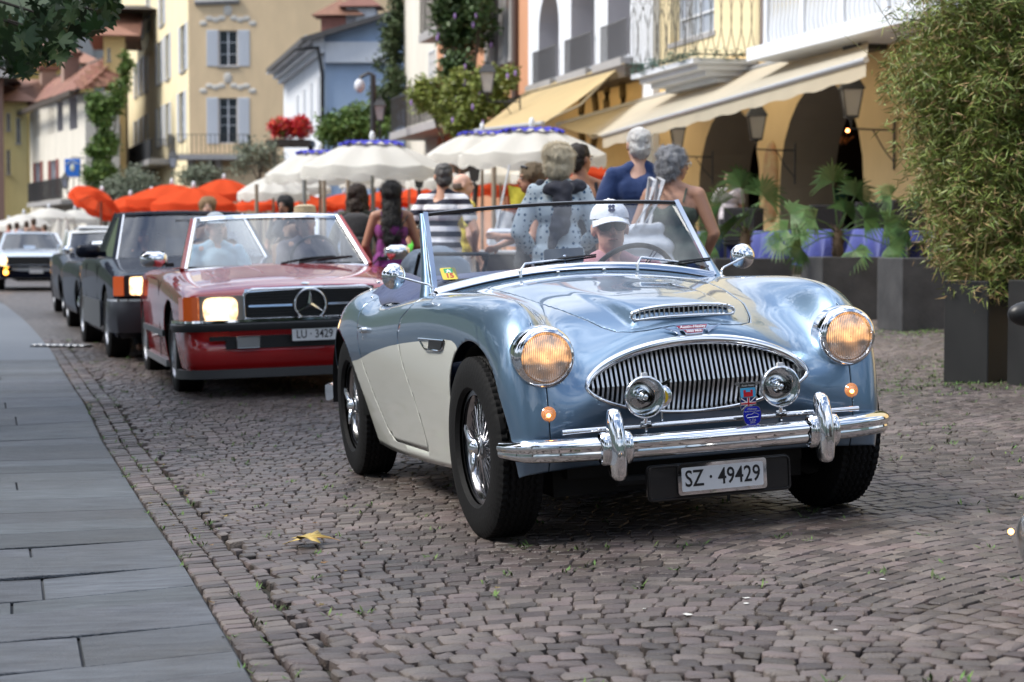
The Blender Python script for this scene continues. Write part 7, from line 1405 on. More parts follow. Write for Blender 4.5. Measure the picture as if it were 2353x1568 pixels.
def white_red_roof():
    c = P(196, 300, 122); A_ = math.atan2(-1, .43); t = bld('white_red_roofed_house', 'white house with red tiled roof, open gallery windows and blue sign', 'building', c.x, c.y, A_)
    s0 = FP(t, 68, 300)[0]; zE = FP(t, 190, 212)[1]; up = [(77, 250, 95, 312), (109, 240, 126, 305), (131, 235, 145, 300), (159, 225, 178, 295)]; lo = [(82, 375, 94, 460), (117, 370, 130, 450)]
    hs = [hole(t, r) for r in up]; hl = [hole(t, r) for r in lo]
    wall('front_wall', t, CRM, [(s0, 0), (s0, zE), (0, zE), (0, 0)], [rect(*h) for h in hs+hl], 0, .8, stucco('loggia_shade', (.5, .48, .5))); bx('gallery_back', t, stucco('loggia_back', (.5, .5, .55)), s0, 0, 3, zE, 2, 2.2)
    for h in hl: window(t, *h, shut=RSH, rows=3, y=.02)
    g = bx('gable_wall', t, OLDW, 0, 2.1, 0, zE, 0, .3); g.matrix_local = Matrix.Rotation(R(75), 4, 'Z')
    b0 = FP(t, 62, 470, -1.2); b1 = FP(t, 140, 458, -1.2); bl = empty('balcony', (0, 0, 0)); bl.parent = t; bx('balcony_slab', bl, STONE, b0[0], b1[0], b1[1]-.3, b1[1], -1.2, 0); railing(bl, [(b0[0], -1.1), (b1[0], -1.1), (b1[0], 0)], 1.4, b1[1], gap=.35, r=.03)
    rf = empty('roof', (0, 0, 0)); rf.parent = t; Mi = LM(t).inverted(); q = lambda x, y, Y: Mi @ P(x, y, Y)
    el, er, rr, rl_ = q(40, 250, 146), q(178, 208, 120.5), q(274, 122, 127), q(66, 205, 152); eb = q(276, 196, 123.5)
    shingles4(rf, el, er, rr, rl_, 24, 8, ROOFT); shingles4(rf, er, eb, rr+Vector((.1, 0, 0)), rr, 8, 8, ROOFT)
    b = MB(); b.tube([er, (er+rr)/2, rr], .16, 6); b.tube([rl_, rr], .16, 6); b.build('ridge_tiles', WOOD, rf)
    bx('gutter', t, WOOD, s0-1.4, 1.0, zE-.35, zE-.02, -1.15, -.9)
    for x in (109, 160): s, z = FP(t, x, 205 if x < 120 else 175, 1.5); bx('chimney', rf, pm('chimney_brick', (.36, .24, .19), .8, var=.4), s-.55, s+.55, z-2, z+1.4, 1.0, 2.1); bx('chimney_cap', rf, ROOFT, s-.75, s+.75, z+1.4, z+1.65, .8, 2.3)
    for x, w_, z_ in ((168, 1.4, 386),): pass
    s, z = FP(t, 167, 386, -.8); sg = empty('shop_sign', LM(t) @ Vector((s, -.8, z)), R(-8), 'blue square hanging sign with pale figure on the white house', 'sign'); b = MB(); b.rbox((0, 0, 0), (1.05, .10, 1.15), .03); b.build('sign_board', pm('sign_blue', (.02, .14, .55), .4), sg); b = MB(); b.ell((0, -.06, 0), (.16, .03, .24), 12, 8); b.tube([(-.4, -.06, .25), (0, -.06, .42), (.4, -.06, .25)], .03, 5); b.build('sign_figure', pm('sign_cream', (.6, .62, .5), .5), sg, smooth=60); b = MB(); b.cyl((-.1, 0, .65), (.6, .6, .65), .04, n=6); b.build('bracket', IRON, sg)
    return t
white_red_roof()
def simple_house(name, label, x0, x1, yt, Y, wallm, roofm, wins, ang=R(10), zb=0, over=1., ridge=2.):
    c = P(x0, 300, Y); t = bld(name, label, 'building', c.x, c.y, ang); s1, zt = FP(t, x1, yt); hs = [hole(t, r) for r in wins]
    wall('wall', t, wallm, [(0, zb), (0, zt), (s1, zt), (s1, zb)], [rect(*h) for h in hs], 0, .3)
    for h in hs: window(t, *h, shut=None, rows=2, y=.02)
    b = MB(); b.add([(-over, -over, zt), (s1+over, -over, zt), (s1+over, 9, zt), (-over, 9, zt), (2.5, 4, zt+ridge), (s1-2.5, 4, zt+ridge)], [(3, 2, 1, 0), (0, 1, 5, 4), (1, 2, 5), (2, 3, 4, 5), (3, 0, 4)]); b.build('roof', roofm, t); return t
simple_house('yellow_gable_house', 'mustard yellow house rising behind the red tiled roof', 28, 215, 148, 150, stucco('mustard', (.55, .44, .16)), ROOFT, [(40, 225, 55, 270), (100, 165, 112, 195)])
simple_house('narrow_yellow_house', 'narrow yellow house at the far left edge with small awnings', 8, 62, 235, 140, stucco('lemon', (.62, .54, .26)), ROOFT, [(14, 260, 24, 300), (36, 270, 48, 330), (14, 345, 24, 400)])
simple_house('dark_gable_house', 'brown shaded house front cut by the left picture edge', -60, 6, 180, 138, stucco('brown_wall', (.25, .16, .13)), SLATE, [(-30, 210, -20, 250)])
simple_house('hillside_house', 'cream hillside house with dark green shutters high above the roofs', 26, 150, 78, 240, stucco('hill_cream', (.66, .62, .50)), ROOFT, [(32, 84, 42, 104), (62, 84, 78, 112), (104, 84, 118, 112), (86, 120, 100, 140), (125, 120, 136, 140)], zb=0)
simple_house('tall_brown_house', 'tall house with deep brown eaves beside the ochre house', 262, 292, 30, 128, stucco('brown_beige', (.40, .32, .24)), WOOD, [(270, 40, 280, 70)], ridge=1, over=2.5)
simple_house('slim_ochre_house', 'slim ochre house with climbing vine against the big ochre house', 240, 287, 85, 124, stucco('ochre_slim', (.66, .50, .25)), ROOFT, [(246, 110, 254, 140), (246, 290, 254, 330), (270, 285, 278, 330)])
def church():
    c = P(208, 100, 230); t = bld('church_tower', 'grey stone church tower with pointed opening above the village', 'building', c.x, c.y, R(12)); s1 = FP(t, 262, 60)[0]
    wall('tower_wall', t, TUF, [(-1.5, 0), (-1.5, 48), (s1, 48), (s1, 0)], [arch_loop(*[FP(t, x, 60)[0] for x in (226, 240)], FP(t, 230, 66)[1], FP(t, 230, 48)[1], rise=2.2)], 0, .8); bx('tower_inside', t, DARK, -1, s1-.5, 0, 48, 2, 2.5)
    for k in range(9): bx('string_course', t, STONE, -1.6, s1+.1, 14+k*3.6, 14.35+k*3.6, -.15, -.003)
    for s in (.0, s1-.6): bx('quoin_pilaster', t, STONE, s-1.2 if s == 0 else s-.2, s+.3 if s == 0 else s+.5, 0, 48, -.25, -.16)
church()
# hill behind the village
def hill():
    V = []; F = []; nx, ny = 60, 16
    for j in range(ny):
        for i in range(nx):
            x = -260+i*9; y = 170+j*22; h = 90*(1-math.exp(-((y-165)/110.)**2))*(.75+.25*mn.noise(Vector((x*.01, y*.01, 3))))+3*mn.noise(Vector((x*.05, y*.05, 0))); V.append((x, y, h-2-.02*max(0, x+20)*j))
    for j in range(ny-1):
        for i in range(nx-1): a = j*nx+i; F.append((a, a+1, a+nx+1, a+nx))
    o = link('hill', rawmesh(V, F), None, [pm('hill_green', (.035, .055, .025), .95, var=.8, vscale=.08, vcol=(.02, .03, .015), bump=.8, bscale=.4)]); tag(o, kind='structure')
hill()
# ---------------------------------------------------------------- greenery
def leafmat(name, c, v=.45): return pm(name, c, .55, attr=v, spec=.4)
def leaf_cloud(name, ells, n, size, mat, parent=None, width=.5, droop=0., clump=.16, kind=None, fan=5):
    """leaf-sized faces in clumps through a group of ellipsoids (centre, radii)"""
    E_ = [(np.array(c), np.array(r)) for c, r in ells]; vol = np.array([r.prod()**.67 for _, r in E_]); pick = nrg.choice(len(E_), n//fan//8+1, p=vol/vol.sum()); cc = []
    for k in pick:
        c, r = E_[k]; d = nrg.normal(size=3); d /= np.linalg.norm(d); cc.append(c+r*d*(nrg.random()**.42)*nrg.uniform(.8, 1.06))
    cc = np.repeat(np.array(cc), 8, 0); sr = np.mean([r.mean() for _, r in E_])*clump; tw = cc+nrg.normal(0, sr, cc.shape); tw = np.repeat(tw, fan, 0); N = len(tw)
    a = nrg.uniform(0, 2*np.pi, N); el = nrg.normal(-.15-droop, .55, N); L = size*nrg.uniform(.6, 1.35, N)
    d = np.stack([np.cos(a)*np.cos(el), np.sin(a)*np.cos(el), np.sin(el)], 1); r_ = nrg.normal(size=(N, 3)); s = np.cross(d, r_); s /= np.linalg.norm(s, axis=1)[:, None]; s *= (L*width*.5)[:, None]; d *= L[:, None]
    tw = tw+nrg.normal(0, size*.35, (N, 3)); V = np.stack([tw, tw+d*.45+s, tw+d, tw+d*.45-s], 1).reshape(-1, 3); F = np.arange(4*N).reshape(-1, 4)
    me = fastmesh(V, F, nrg.random(N)); me.materials.append(mat); o = link(name, me, parent)
    if kind: o['kind'] = kind
    return o
BARK = pm('bark', (.10, .08, .06), .9, var=.5, bump=.6, bscale=25)
def shrub(name, label, cat, base, ells, n, size, mat, trunk_r=.05, group=None, width=.5, partname='crown', extra=None, droop=0., clump=.16):
    t = empty(name, base, 0, label, cat, group); B = Vector(base); el = [(Vector(c)-B, r) for c, r in ells]; leaf_cloud(partname, el, n, size, mat, t, width=width, droop=droop, clump=clump)
    b = MB()
    for c, r in el[:6]:
        c = Vector(c); b.tube([(0, 0, 0), (c.x*.3+rnd.uniform(-.05, .05), c.y*.3, c.z*.55), (c.x, c.y, c.z)], [trunk_r, trunk_r*.7, trunk_r*.3], 7)
        for k in range(5): d = Vector((rnd.uniform(-1, 1)*r[0], rnd.uniform(-1, 1)*r[1], rnd.uniform(-.5, .9)*r[2]))*.8; b.tube([(c.x*.7, c.y*.7, c.z*.8), tuple(c+d*.5), tuple(c+d)], [trunk_r*.35, trunk_r*.2, trunk_r*.08], 5)
    b.build('trunk', BARK, t, smooth=60)
    if extra: extra(t, el)
    return t
OLIVE = leafmat('olive_leaf', (.16, .19, .13)); GREEN = leafmat('fresh_leaf', (.10, .17, .035)); DGREEN = leafmat('dark_leaf', (.05, .09, .025)); YG = leafmat('wisteria_leaf', (.19, .22, .045)); PLANE = leafmat('plane_leaf', (.035, .07, .018), .5)
def W3(vx, vy, Y): return tuple(P(vx, vy, Y))
def pr(px, Y): return px/FV*Y
for lab, (x, y, rx, ry), Y in (('round olive crown furthest left, above the orange umbrellas', (310, 425, 52, 36), 62), ('small olive crown tucked behind the leftmost orange umbrella', (262, 432, 26, 20), 66), ('olive crown right of the ochre house balcony foot', (462, 405, 52, 26), 60), ('largest olive crown, below the red geraniums', (595, 365, 70, 40), 58)):
    p = P(x, y, Y); shrub('olive_tree', lab, 'olive tree', (p.x, Y, 0), [(p, (pr(rx, Y), .8, pr(ry, Y)))], 3000, .12, OLIVE, .08, 'olive trees beside the umbrellas', width=.3)
    for k in range(2): pass
p = P(800, 288, 66); shrub('pergola_vine', 'bright green vine mound below the pale blue house', 'vine', (p.x, 66, 0), [(p, (1.1, .8, .6)), (P(850, 300, 66), (.7, .7, .45)), (P(765, 305, 66), (.5, .6, .4)), (P(820, 265, 66), (.6, .5, .35))], 8000, .15, GREEN)
def flowers(t, el): pass
PURP = pm('wisteria_bloom', (.30, .18, .42), .6, attr=.3)
p = P(895, 130, 67.5); shrub('ivy_column', 'dark ivy climbing between the pale blue house and the white corner building', 'ivy', (p.x, 67.5, 0), [(P(905, 70, 67.5), (.42, .5, .9)), (P(898, 130, 67.5), (.6, .5, 1.0)), (P(905, 200, 67), (.5, .5, .9)), (P(880, 235, 67), (.55, .5, .6)), (P(885, 265, 67), (.6, .5, .5)), (P(915, 25, 67.5), (.3, .4, .7))], 9000, .14, leafmat('ivy_leaf', (.065, .095, .035)))
def bloom(t, el):
    b = MB()
    for c, r in el:
        for k in range(2): q = Vector(c)+Vector((rnd.uniform(-.9, .9)*r[0], -r[1]*rnd.uniform(.6, 1), rnd.uniform(-.8, .5)*r[2])); b.ell(q, (.035, .035, .09), 6, 5)
    o = b.build('blossoms', PURP, t, smooth=60); o['kind'] = 'stuff'
p = P(1060, 90, 54.5); shrub('dark_creeper', 'dark creeper hanging over the upper storeys of the salmon building', 'creeper', (p.x, 54.5, 0), [(P(1065, -10, 53.5), (.95, .6, .9)), (P(1070, 60, 53.5), (.9, .6, .9)), (P(1075, 120, 58.5), (.75, .5, .7)), (P(1045, 165, 52.5), (.45, .4, .6)), (P(1020, 40, 53.5), (.4, .4, .9)), (P(1105, 20, 52.5), (.35, .4, .7))], 13000, .15, DGREEN, extra=bloom)
p = P(1080, 230, 51.5); shrub('wisteria', 'yellow green wisteria with violet blossoms draped below the dark creeper', 'wisteria', (p.x, 51.5, 0), [(P(1075, 205, 50.5), (.7, .6, .55)), (P(1130, 190, 49.5), (.55, .5, .35)), (P(1050, 250, 50.5), (.6, .6, .5)), (P(1120, 230, 49.5), (.6, .5, .5)), (P(1075, 290, 49.5), (.65, .5, .35)), (P(978, 213, 51.5), (.5, .5, .4)), (P(1005, 240, 51.5), (.4, .4, .3)), (P(1170, 175, 48.5), (.22, .3, .3))], 15000, .14, YG, extra=bloom)
p = P(240, 330, 118); shrub('climbing_vine', 'bushy green vine climbing the corner between white house and slim ochre house', 'vine', (p.x, 118, 0), [(P(290, 160, 118), (.35, .5, 1.4)), (P(272, 215, 118), (.6, .6, .9)), (P(238, 255, 118), (1.0, .8, 1.0)), (P(215, 235, 118), (.4, .6, .6)), (P(240, 325, 118), (.8, .7, 1.3)), (P(228, 400, 118), (1.1, .8, 1.1)), (P(255, 420, 118), (.9, .7, .7)), (P(215, 345, 118), (.4, .4, .4))], 12000, .24, GREEN)
RED = pm('geranium_red', (.62, .02, .015), .5, attr=.4)
for i, (x, lab) in enumerate(((648, 'left round basket of bright red geraniums'), (688, 'right round basket of bright red geraniums'))):
    p = P(x, 293, 74); t = empty('geranium_basket', p, 0, lab, 'flower basket', 'red geranium baskets'); leaf_cloud('blossoms', [((0, 0, 0), (.50, .4, .42))], 2600, .085, RED, t, width=.9); leaf_cloud('leaves', [((0, 0, -.02), (.45, .35, .38))], 400, .1, GREEN, t); b = MB(); b.rbox((0, 0, -.62), (.8, .4, .3), .05); b.build('planter_box', WOOD, t)
bl = bx('balcony_ledge', None, IRON, P(618, 335, 76).x, P(722, 335, 76).x, P(650, 338, 76).z, P(650, 325, 76).z, 75, 76.5); tag(bl, 'dark balcony ledge below the red geraniums', 'balcony')
b = MB(); [b.rbox((P(x, 0, 76).x, 75.6, P(x, 350, 76).z-2.5), (.2, .2, 5.5), .03) for x in (630, 715)]; b.build('post', IRON, bl)
# ---- planters and palms
CONC = pm('fibre_cement', (.030, .031, .034), .6, var=.8, vscale=3.2, vcol=(.075, .075, .078), bump=.15, bscale=30); CONB = pm('planter_black', (.016, .017, .018), .5, var=.4, vscale=4, vcol=(.035, .035, .036)); SOIL = pm('soil', (.02, .015, .01), .95)
def planter(x, y, w, d, h, rz, label, mat=CONC):
    t = empty('planter', (x, y, gzf(x, y)-.01), rz, label, 'planter', 'dark square planters on the terrace edge'); b = MB(); o_ = [(-w/2, -d/2), (w/2, -d/2), (w/2, d/2), (-w/2, d/2)]; k = .88; i_ = [(u*k, v*k) for u, v in o_]
    V = [(u, v, 0) for u, v in o_]+[(u, v, h) for u, v in o_]+[(u, v, h) for u, v in i_]+[(u, v, h-.07) for u, v in i_]; F = [(0, 1, 5, 4), (1, 2, 6, 5), (2, 3, 7, 6), (3, 0, 4, 7)]+[(4+i, 4+(i+1) % 4, 8+(i+1) % 4, 8+i) for i in range(4)]+[(8+i, 8+(i+1) % 4, 12+(i+1) % 4, 12+i) for i in range(4)]
    b.add(V, F); o = b.build('box', mat, t); m = o.modifiers.new('b', 'BEVEL'); m.width = .006; b = MB(); b.add(V[12:], [(0, 1, 2, 3)]); b.build('soil', SOIL, t); return t
pA = planter(3.72, 21.45, .72, .72, .72, R(10), 'grey planter with fan palm, middle of the row behind the front wing'); pA0 = planter(2.98, 24.2, 1.0, .7, .72, R(8), 'long planter with fan palm, behind the wing mirror')
pB = planter(4.03, 18.85, .62, .62, .71, R(12), 'mottled concrete planter in front of the bamboo, left of the black ones'); pC = planter(3.06, 12.42, .335, .335, .665, R(43), 'black square planter under the bamboo, nearest the road', CONB); pD = planter(3.36, 11.9, .36, .36, .66, R(20), 'black square planter cut by the right picture edge', CONB)
pE = planter(4.1, 13.2, .6, .6, .66, R(20), 'black planter hidden behind the bamboo foliage', CONB)
PALM = leafmat('palm_leaf', (.06, .12, .03), .35)
def palm(x, y, z, s, label, seed, dirs):
    t = empty('fan_palm', (x, y, z), 0, label, 'palm', 'fan palms in the planters'); g = random.Random(seed); b = MB()
    prof = [(.05, 0), (.06, .06), (.055, .14), (.05, .24), (.03, .30)]; b.lathe([(r*s*1.1, h*s*1.2) for r, h in prof], 10)
    for k in range(60): a = g.uniform(0, 6.28); h = g.uniform(.02, .30)*s*1.2; b.cyl((.05*s*math.cos(a), .05*s*math.sin(a), h), (.085*s*math.cos(a), .085*s*math.sin(a), h+.05), .006, .002, 4)
    b.build('trunk', pm('palm_fibre', (.09, .06, .035), .95, var=.6, bump=.8, bscale=60), t, smooth=60)
    for (dx, dz, L, fr, dy) in dirs:
        lf = empty('leaf', (0, 0, 0)); lf.parent = t; p0 = Vector((0, 0, .28*s)); tip = p0+Vector((dx*L, dy*L, dz*L))*s; mid = (p0+tip)/2+Vector((0, 0, .08*L*s)); b = MB(); b.tube([p0, mid, tip], [.010, .008, .006], 5); b.build('stalk', PALM, lf, smooth=60)
        d = (tip-mid).normalized(); sd = d.cross(Vector((g.uniform(-.9, .9), -1, g.uniform(-.2, 1.0)))).normalized(); nn = sd.cross(d).normalized(); V = []; F = []; n = 18; R_ = fr*s*.84
        for k in range(n):
            a = (k/(n-1)-.5)*3.5; dd = d*math.cos(a)+sd*math.sin(a); w = sd*math.cos(a)-d*math.sin(a); L_ = R_*(1-.18*abs(a)/2)*g.uniform(.9, 1.05); dr = Vector((0, 0, -1))
            q = [tip, tip+dd*L_*.55-w*.015*s+nn*.008, tip+dd*L_*.55+w*.015*s-nn*.004, tip+dd*L_+dr*L_*.34*g.uniform(.5, 1.2)]; k0 = len(V); V += q; F += [(k0, k0+1, k0+2), (k0+1, k0+3, k0+2)]
        me = rawmesh(V, F, smooth=False, att=[g.random()*.4 for _ in F]); me.materials.append(PALM); link('fan', me, lf)
    return t
palm(3.66, 21.4, gzf(3.66, 21.4)+.68, 1.0, 'fan palm in the middle planter with leaves spreading wide', 3, ((-.12, .95, .62, .42, -.1), (.30, .72, .60, .40, -.1), (.55, .35, .5, .34, -.2), (.85, .20, .62, .36, .0), (.92, -.20, .60, .30, -.2), (-.55, .35, .5, .34, -.2), (-.92, .10, .62, .34, 0), (-.85, -.32, .50, .30, -.3), (.35, -.42, .42, .30, -.5), (.12, .6, .42, .36, -.4), (-.95, -.1, .7, .3, -.2)))
palm(2.95, 24.1, gzf(2.95, 24.1)+.68, 1.15, 'fan palm in the long planter behind the wing mirror', 5, ((-.10, .85, .62, .46, -.2), (.30, .72, .60, .42, -.1), (-.5, .6, .55, .40, -.2), (.80, .38, .62, .40, 0), (-.92, .2, .6, .40, 0), (.9, .02, .55, .34, -.2), (-.8, -.15, .5, .32, -.2), (.05, .5, .45, .40, -.5), (-.3, .35, .4, .34, -.5)))
palm(2.15, 24.9, gzf(2.15, 24.9)+.72, .9, 'small fan palm furthest left, beside the grey haired woman', 8, ((-.10, .85, .62, .40, -.2), (.30, .72, .60, .38, -.1), (-.5, .6, .55, .36, -.2), (.85, .2, .55, .34, 0), (-.6, -.1, .45, .3, -.3), (.5, -.1, .45, .3, -.3)))
planter(2.12, 25.0, .7, .7, .72, R(8), 'planter furthest left, mostly hidden behind the roadster')
palm(4.25, 18.9, gzf(4.25, 18.9)+.68, .9, 'fan palm half hidden behind the bamboo', 9, ((-.75, .55, .75, .30, -.1), (.2, .8, .5, .35, 0), (-.3, .8, .5, .35, 0), (-.9, .1, .4, .28, 0)))
# ---- bamboo
def bamboo():
    x, y = 3.32, 12.65; z = gzf(x, y)+.6; t = empty('bamboo', (x, y, z), 0, 'tall bamboo clump with fine green and straw coloured leaves in the black planters', 'bamboo'); g = random.Random(4); b = MB(); tips = []
    for k in range(64):
        bx_, by_ = g.uniform(-.35, .55), g.uniform(-.35, .35); h = g.uniform(1.3, 3.3); lean = Vector((g.gauss(-.12, .42), g.gauss(-.05, .35), 0)); pts = [Vector((bx_, by_, 0))+lean*(f*f)+Vector((0, 0, h*f*(1-.08*f*f))) for f in np.linspace(0, 1, 7)]; b.tube(pts, [.008, .008, .007, .006, .005, .003, .001], 5)
        for q in range(150):
            f = g.random()**.9; i = min(5, int(f*6)); p = pts[i]+(pts[i+1]-pts[i])*(f*6-i) if f*6 < 6 else pts[6]; d = Vector((g.gauss(0, 1), g.gauss(0, 1), g.gauss(-.15, .5))).normalized()*g.uniform(.06, .46)*(1-.35*f); tips.append(p+d)
    b.build('culms', pm('bamboo_cane', (.20, .19, .07), .5), t, smooth=60)
    tp = np.array(tips); q_ = nrg.normal(size=(3000, 3)); q_ /= np.linalg.norm(q_, axis=1)[:, None]; q_ *= (nrg.random(3000)**.33)[:, None]; tp = np.concatenate([tp, q_*np.array([.92, .55, 1.45])+np.array([.22, .05, 1.45])])
    ok = (tp[:, 2] > -.08); Xw = tp[:, 0]+x-.27*(tp[:, 1]+y-12.3); tp = tp[ok & (Xw > np.interp(tp[:, 2], [-.1, .03, .25, .47, .76, 1.33, 1.89, 3], [2.98, 2.84, 2.63, 2.47, 2.40, 2.36, 2.49, 2.8])+.05*np.sin(tp[:, 2]*17)+nrg.normal(0, .045, len(tp)))]
    tw = np.repeat(tp, 14, 0); N = len(tw); a = nrg.uniform(0, 2*np.pi, N); el = nrg.normal(-.45, .45, N); L = nrg.uniform(.04, .105, N); d = np.stack([np.cos(a)*np.cos(el), np.sin(a)*np.cos(el), np.sin(el)], 1); s = np.cross(d, nrg.normal(size=(N, 3))); s /= np.linalg.norm(s, axis=1)[:, None]; s *= .0040; d *= L[:, None]; tw = tw+nrg.normal(0, .028, (N, 3))
    V = np.stack([tw, tw+d*.35+s, tw+d, tw+d*.35-s], 1).reshape(-1, 3); rv = nrg.random(N)
    G_ = pm('bamboo_leaf', (.17, .22, .045), .5, attr=.45); ST = pm('bamboo_leaf_dry', (.30, .21, .09), .6, attr=.3); me = fastmesh(V, np.arange(4*N).reshape(-1, 4), rv); me.materials.append(G_); me.materials.append(ST); me.polygons.foreach_set('material_index', (nrg.random(N) < .18+.15*(tw[:, 2] < .6)).astype(np.int32)); link('foliage', me, t)
bamboo()
t = empty('sage_plant', (3.48, 11.85, gzf(3.5, 12)+.60), 0, 'grey green broad leaved sage plant at the right picture edge', 'plant')
b = MB(); g = random.Random(2)
SG = leafmat('sage_leaf', (.17, .22, .13), .25); V = []; F = []; st = []
for k in range(26):
    dx, dy, h = g.gauss(.0, .13), g.gauss(-.05, .1), g.uniform(.08, .38); b.tube([(dx*.3, dy*.3, 0), (dx*.7, dy*.7, h*.5), (dx, dy, h)], [.005, .004, .002], 5)
    for q in range(12):
        f = g.uniform(.3, 1); a = g.uniform(0, 6.28); p = Vector((dx*f, dy*f, h*f)); d = Vector((math.cos(a), math.sin(a), g.uniform(-.3, .4))).normalized()*g.uniform(.05, .09); s = d.cross(Vector((0, 0, 1))).normalized()*.014; k0 = len(V); V += [p, p+d*.3+s, p+d*.7+s*.9, p+d, p+d*.7-s*.9, p+d*.3-s]; F.append(tuple(range(k0, k0+6)))
me = rawmesh(V, F, smooth=False, att=[g.random() for _ in F]); me.materials.append(SG); link('leaves', me, t); b.build('stems', SG, t, smooth=60)
# ---- restaurant tables and chairs
BC = cloth('blue_check', (.04, .055, .25), var=.5)
m = BC; nt = m.node_tree
def table(x, y, z, rz, label, cl, w=.8, group='tables on the terrace'):
    t = empty('table', (x, y, z), rz, label, 'table', group); b = MB(); b.box((0, 0, .72), (w, w, .03)); b.build('table_top', WOOD, t)
    for sx in (-1, 1):
        for sy in (-1, 1): b = MB(); b.box((sx*w*.42, sy*w*.42, .35), (.05, .05, .70)); b.build('leg', WOOD, t)
    c = empty('tablecloth', (x, y, z), rz, 'cloth on the '+label, 'tablecloth', 'tablecloths'); b = MB(); G = []; n = 48
    for k in range(n):
        a = 2*math.pi*k/n; r = w*.52/max(abs(math.cos(a)), abs(math.sin(a))); u, v = r*math.cos(a), r*math.sin(a); f = 1+.10*math.sin(a*8+1); G.append([(u*.02, v*.02, .742), (u*.98, v*.98, .742), (u*1.01, v*1.01, .73), (u*1.05*f, v*1.05*f, .50), (u*1.09*f*f, v*1.09*f*f, .30+.05*math.sin(a*4))])
    b.grid(G, cu=True); b.build('cloth', cl, c, smooth=60); return t
def chair(x, y, z, rz, label, mat=None):
    mat = mat or BLC; t = empty('chair', (x, y, z), rz, label, 'chair', 'dark wicker chairs'); b = MB(); b.rbox((0, 0, .44), (.48, .48, .06), .02); b.build('seat', mat, t); b = MB(); b.rbox((0, .22, .72), (.48, .05, .52), .02); b.build('backrest', mat, t)
    for sx in (-1, 1):
        for sy in (-1, 1): b = MB(); b.box((sx*.21, sy*.20, .21), (.04, .04, .42)); b.build('leg', mat, t)
    return t
zt = .50
for (vx, Y, lab, cl) in ((1818, 27.6, 'table with blue cloth between the two palms', BC), (1660, 29.5, 'table with blue cloth left of the long planter', BC), (1935, 25.4, 'table with blue cloth right behind the middle palm', BC), (2062, 24.0, 'table with blue cloth beside the bamboo', BC)): p = P(vx, 600, Y); table(p.x, Y, zt, R(15), lab, cl)
for (vx, Y, r, lab) in ((1908, 26.2, 10, 'dark wicker chair behind the middle palm'), (1990, 25.0, 190, 'dark wicker chair right of the middle palm'), (1745, 28.6, 30, 'dark wicker chair behind the left palm'), (1700, 28.9, 170, 'dark wicker chair below the man in pale T-shirt'), (2105, 23.4, 15, 'dark wicker chair half hidden by the bamboo')): p = P(vx, 600, Y); chair(p.x, Y, zt+.12, R(r), lab)
ct = empty('bar_counter', P(1175, 560, 19.5).to_tuple(), 0, 'dark wooden counter with white trays seen through the roadster windscreen', 'counter'); ct.location.z = 0
b = MB(); b.rbox((0, 0, .5), (1.15, .6, .9), .04); b.build('counter_body', pm('dark_planks', (.05, .035, .03), .6, var=.6, streak=(1, 1, 12)), ct)
for k in range(4): b = MB(); b.box((0, -.305, .2+k*.2), (1.12, .012, .17)); b.build('plank', MC['dark_planks'], ct)
b = MB(); b.rbox((0, 0, .97), (1.2, .66, .04), .01); b.build('counter_top', pm('counter_white', (.6, .6, .62), .4), ct)
b = MB(); b.rbox((.05, 0, 1.12), (.6, .4, .18), .03); b.build('glass_box', pm('box_white', (.5, .52, .58), .3), ct)
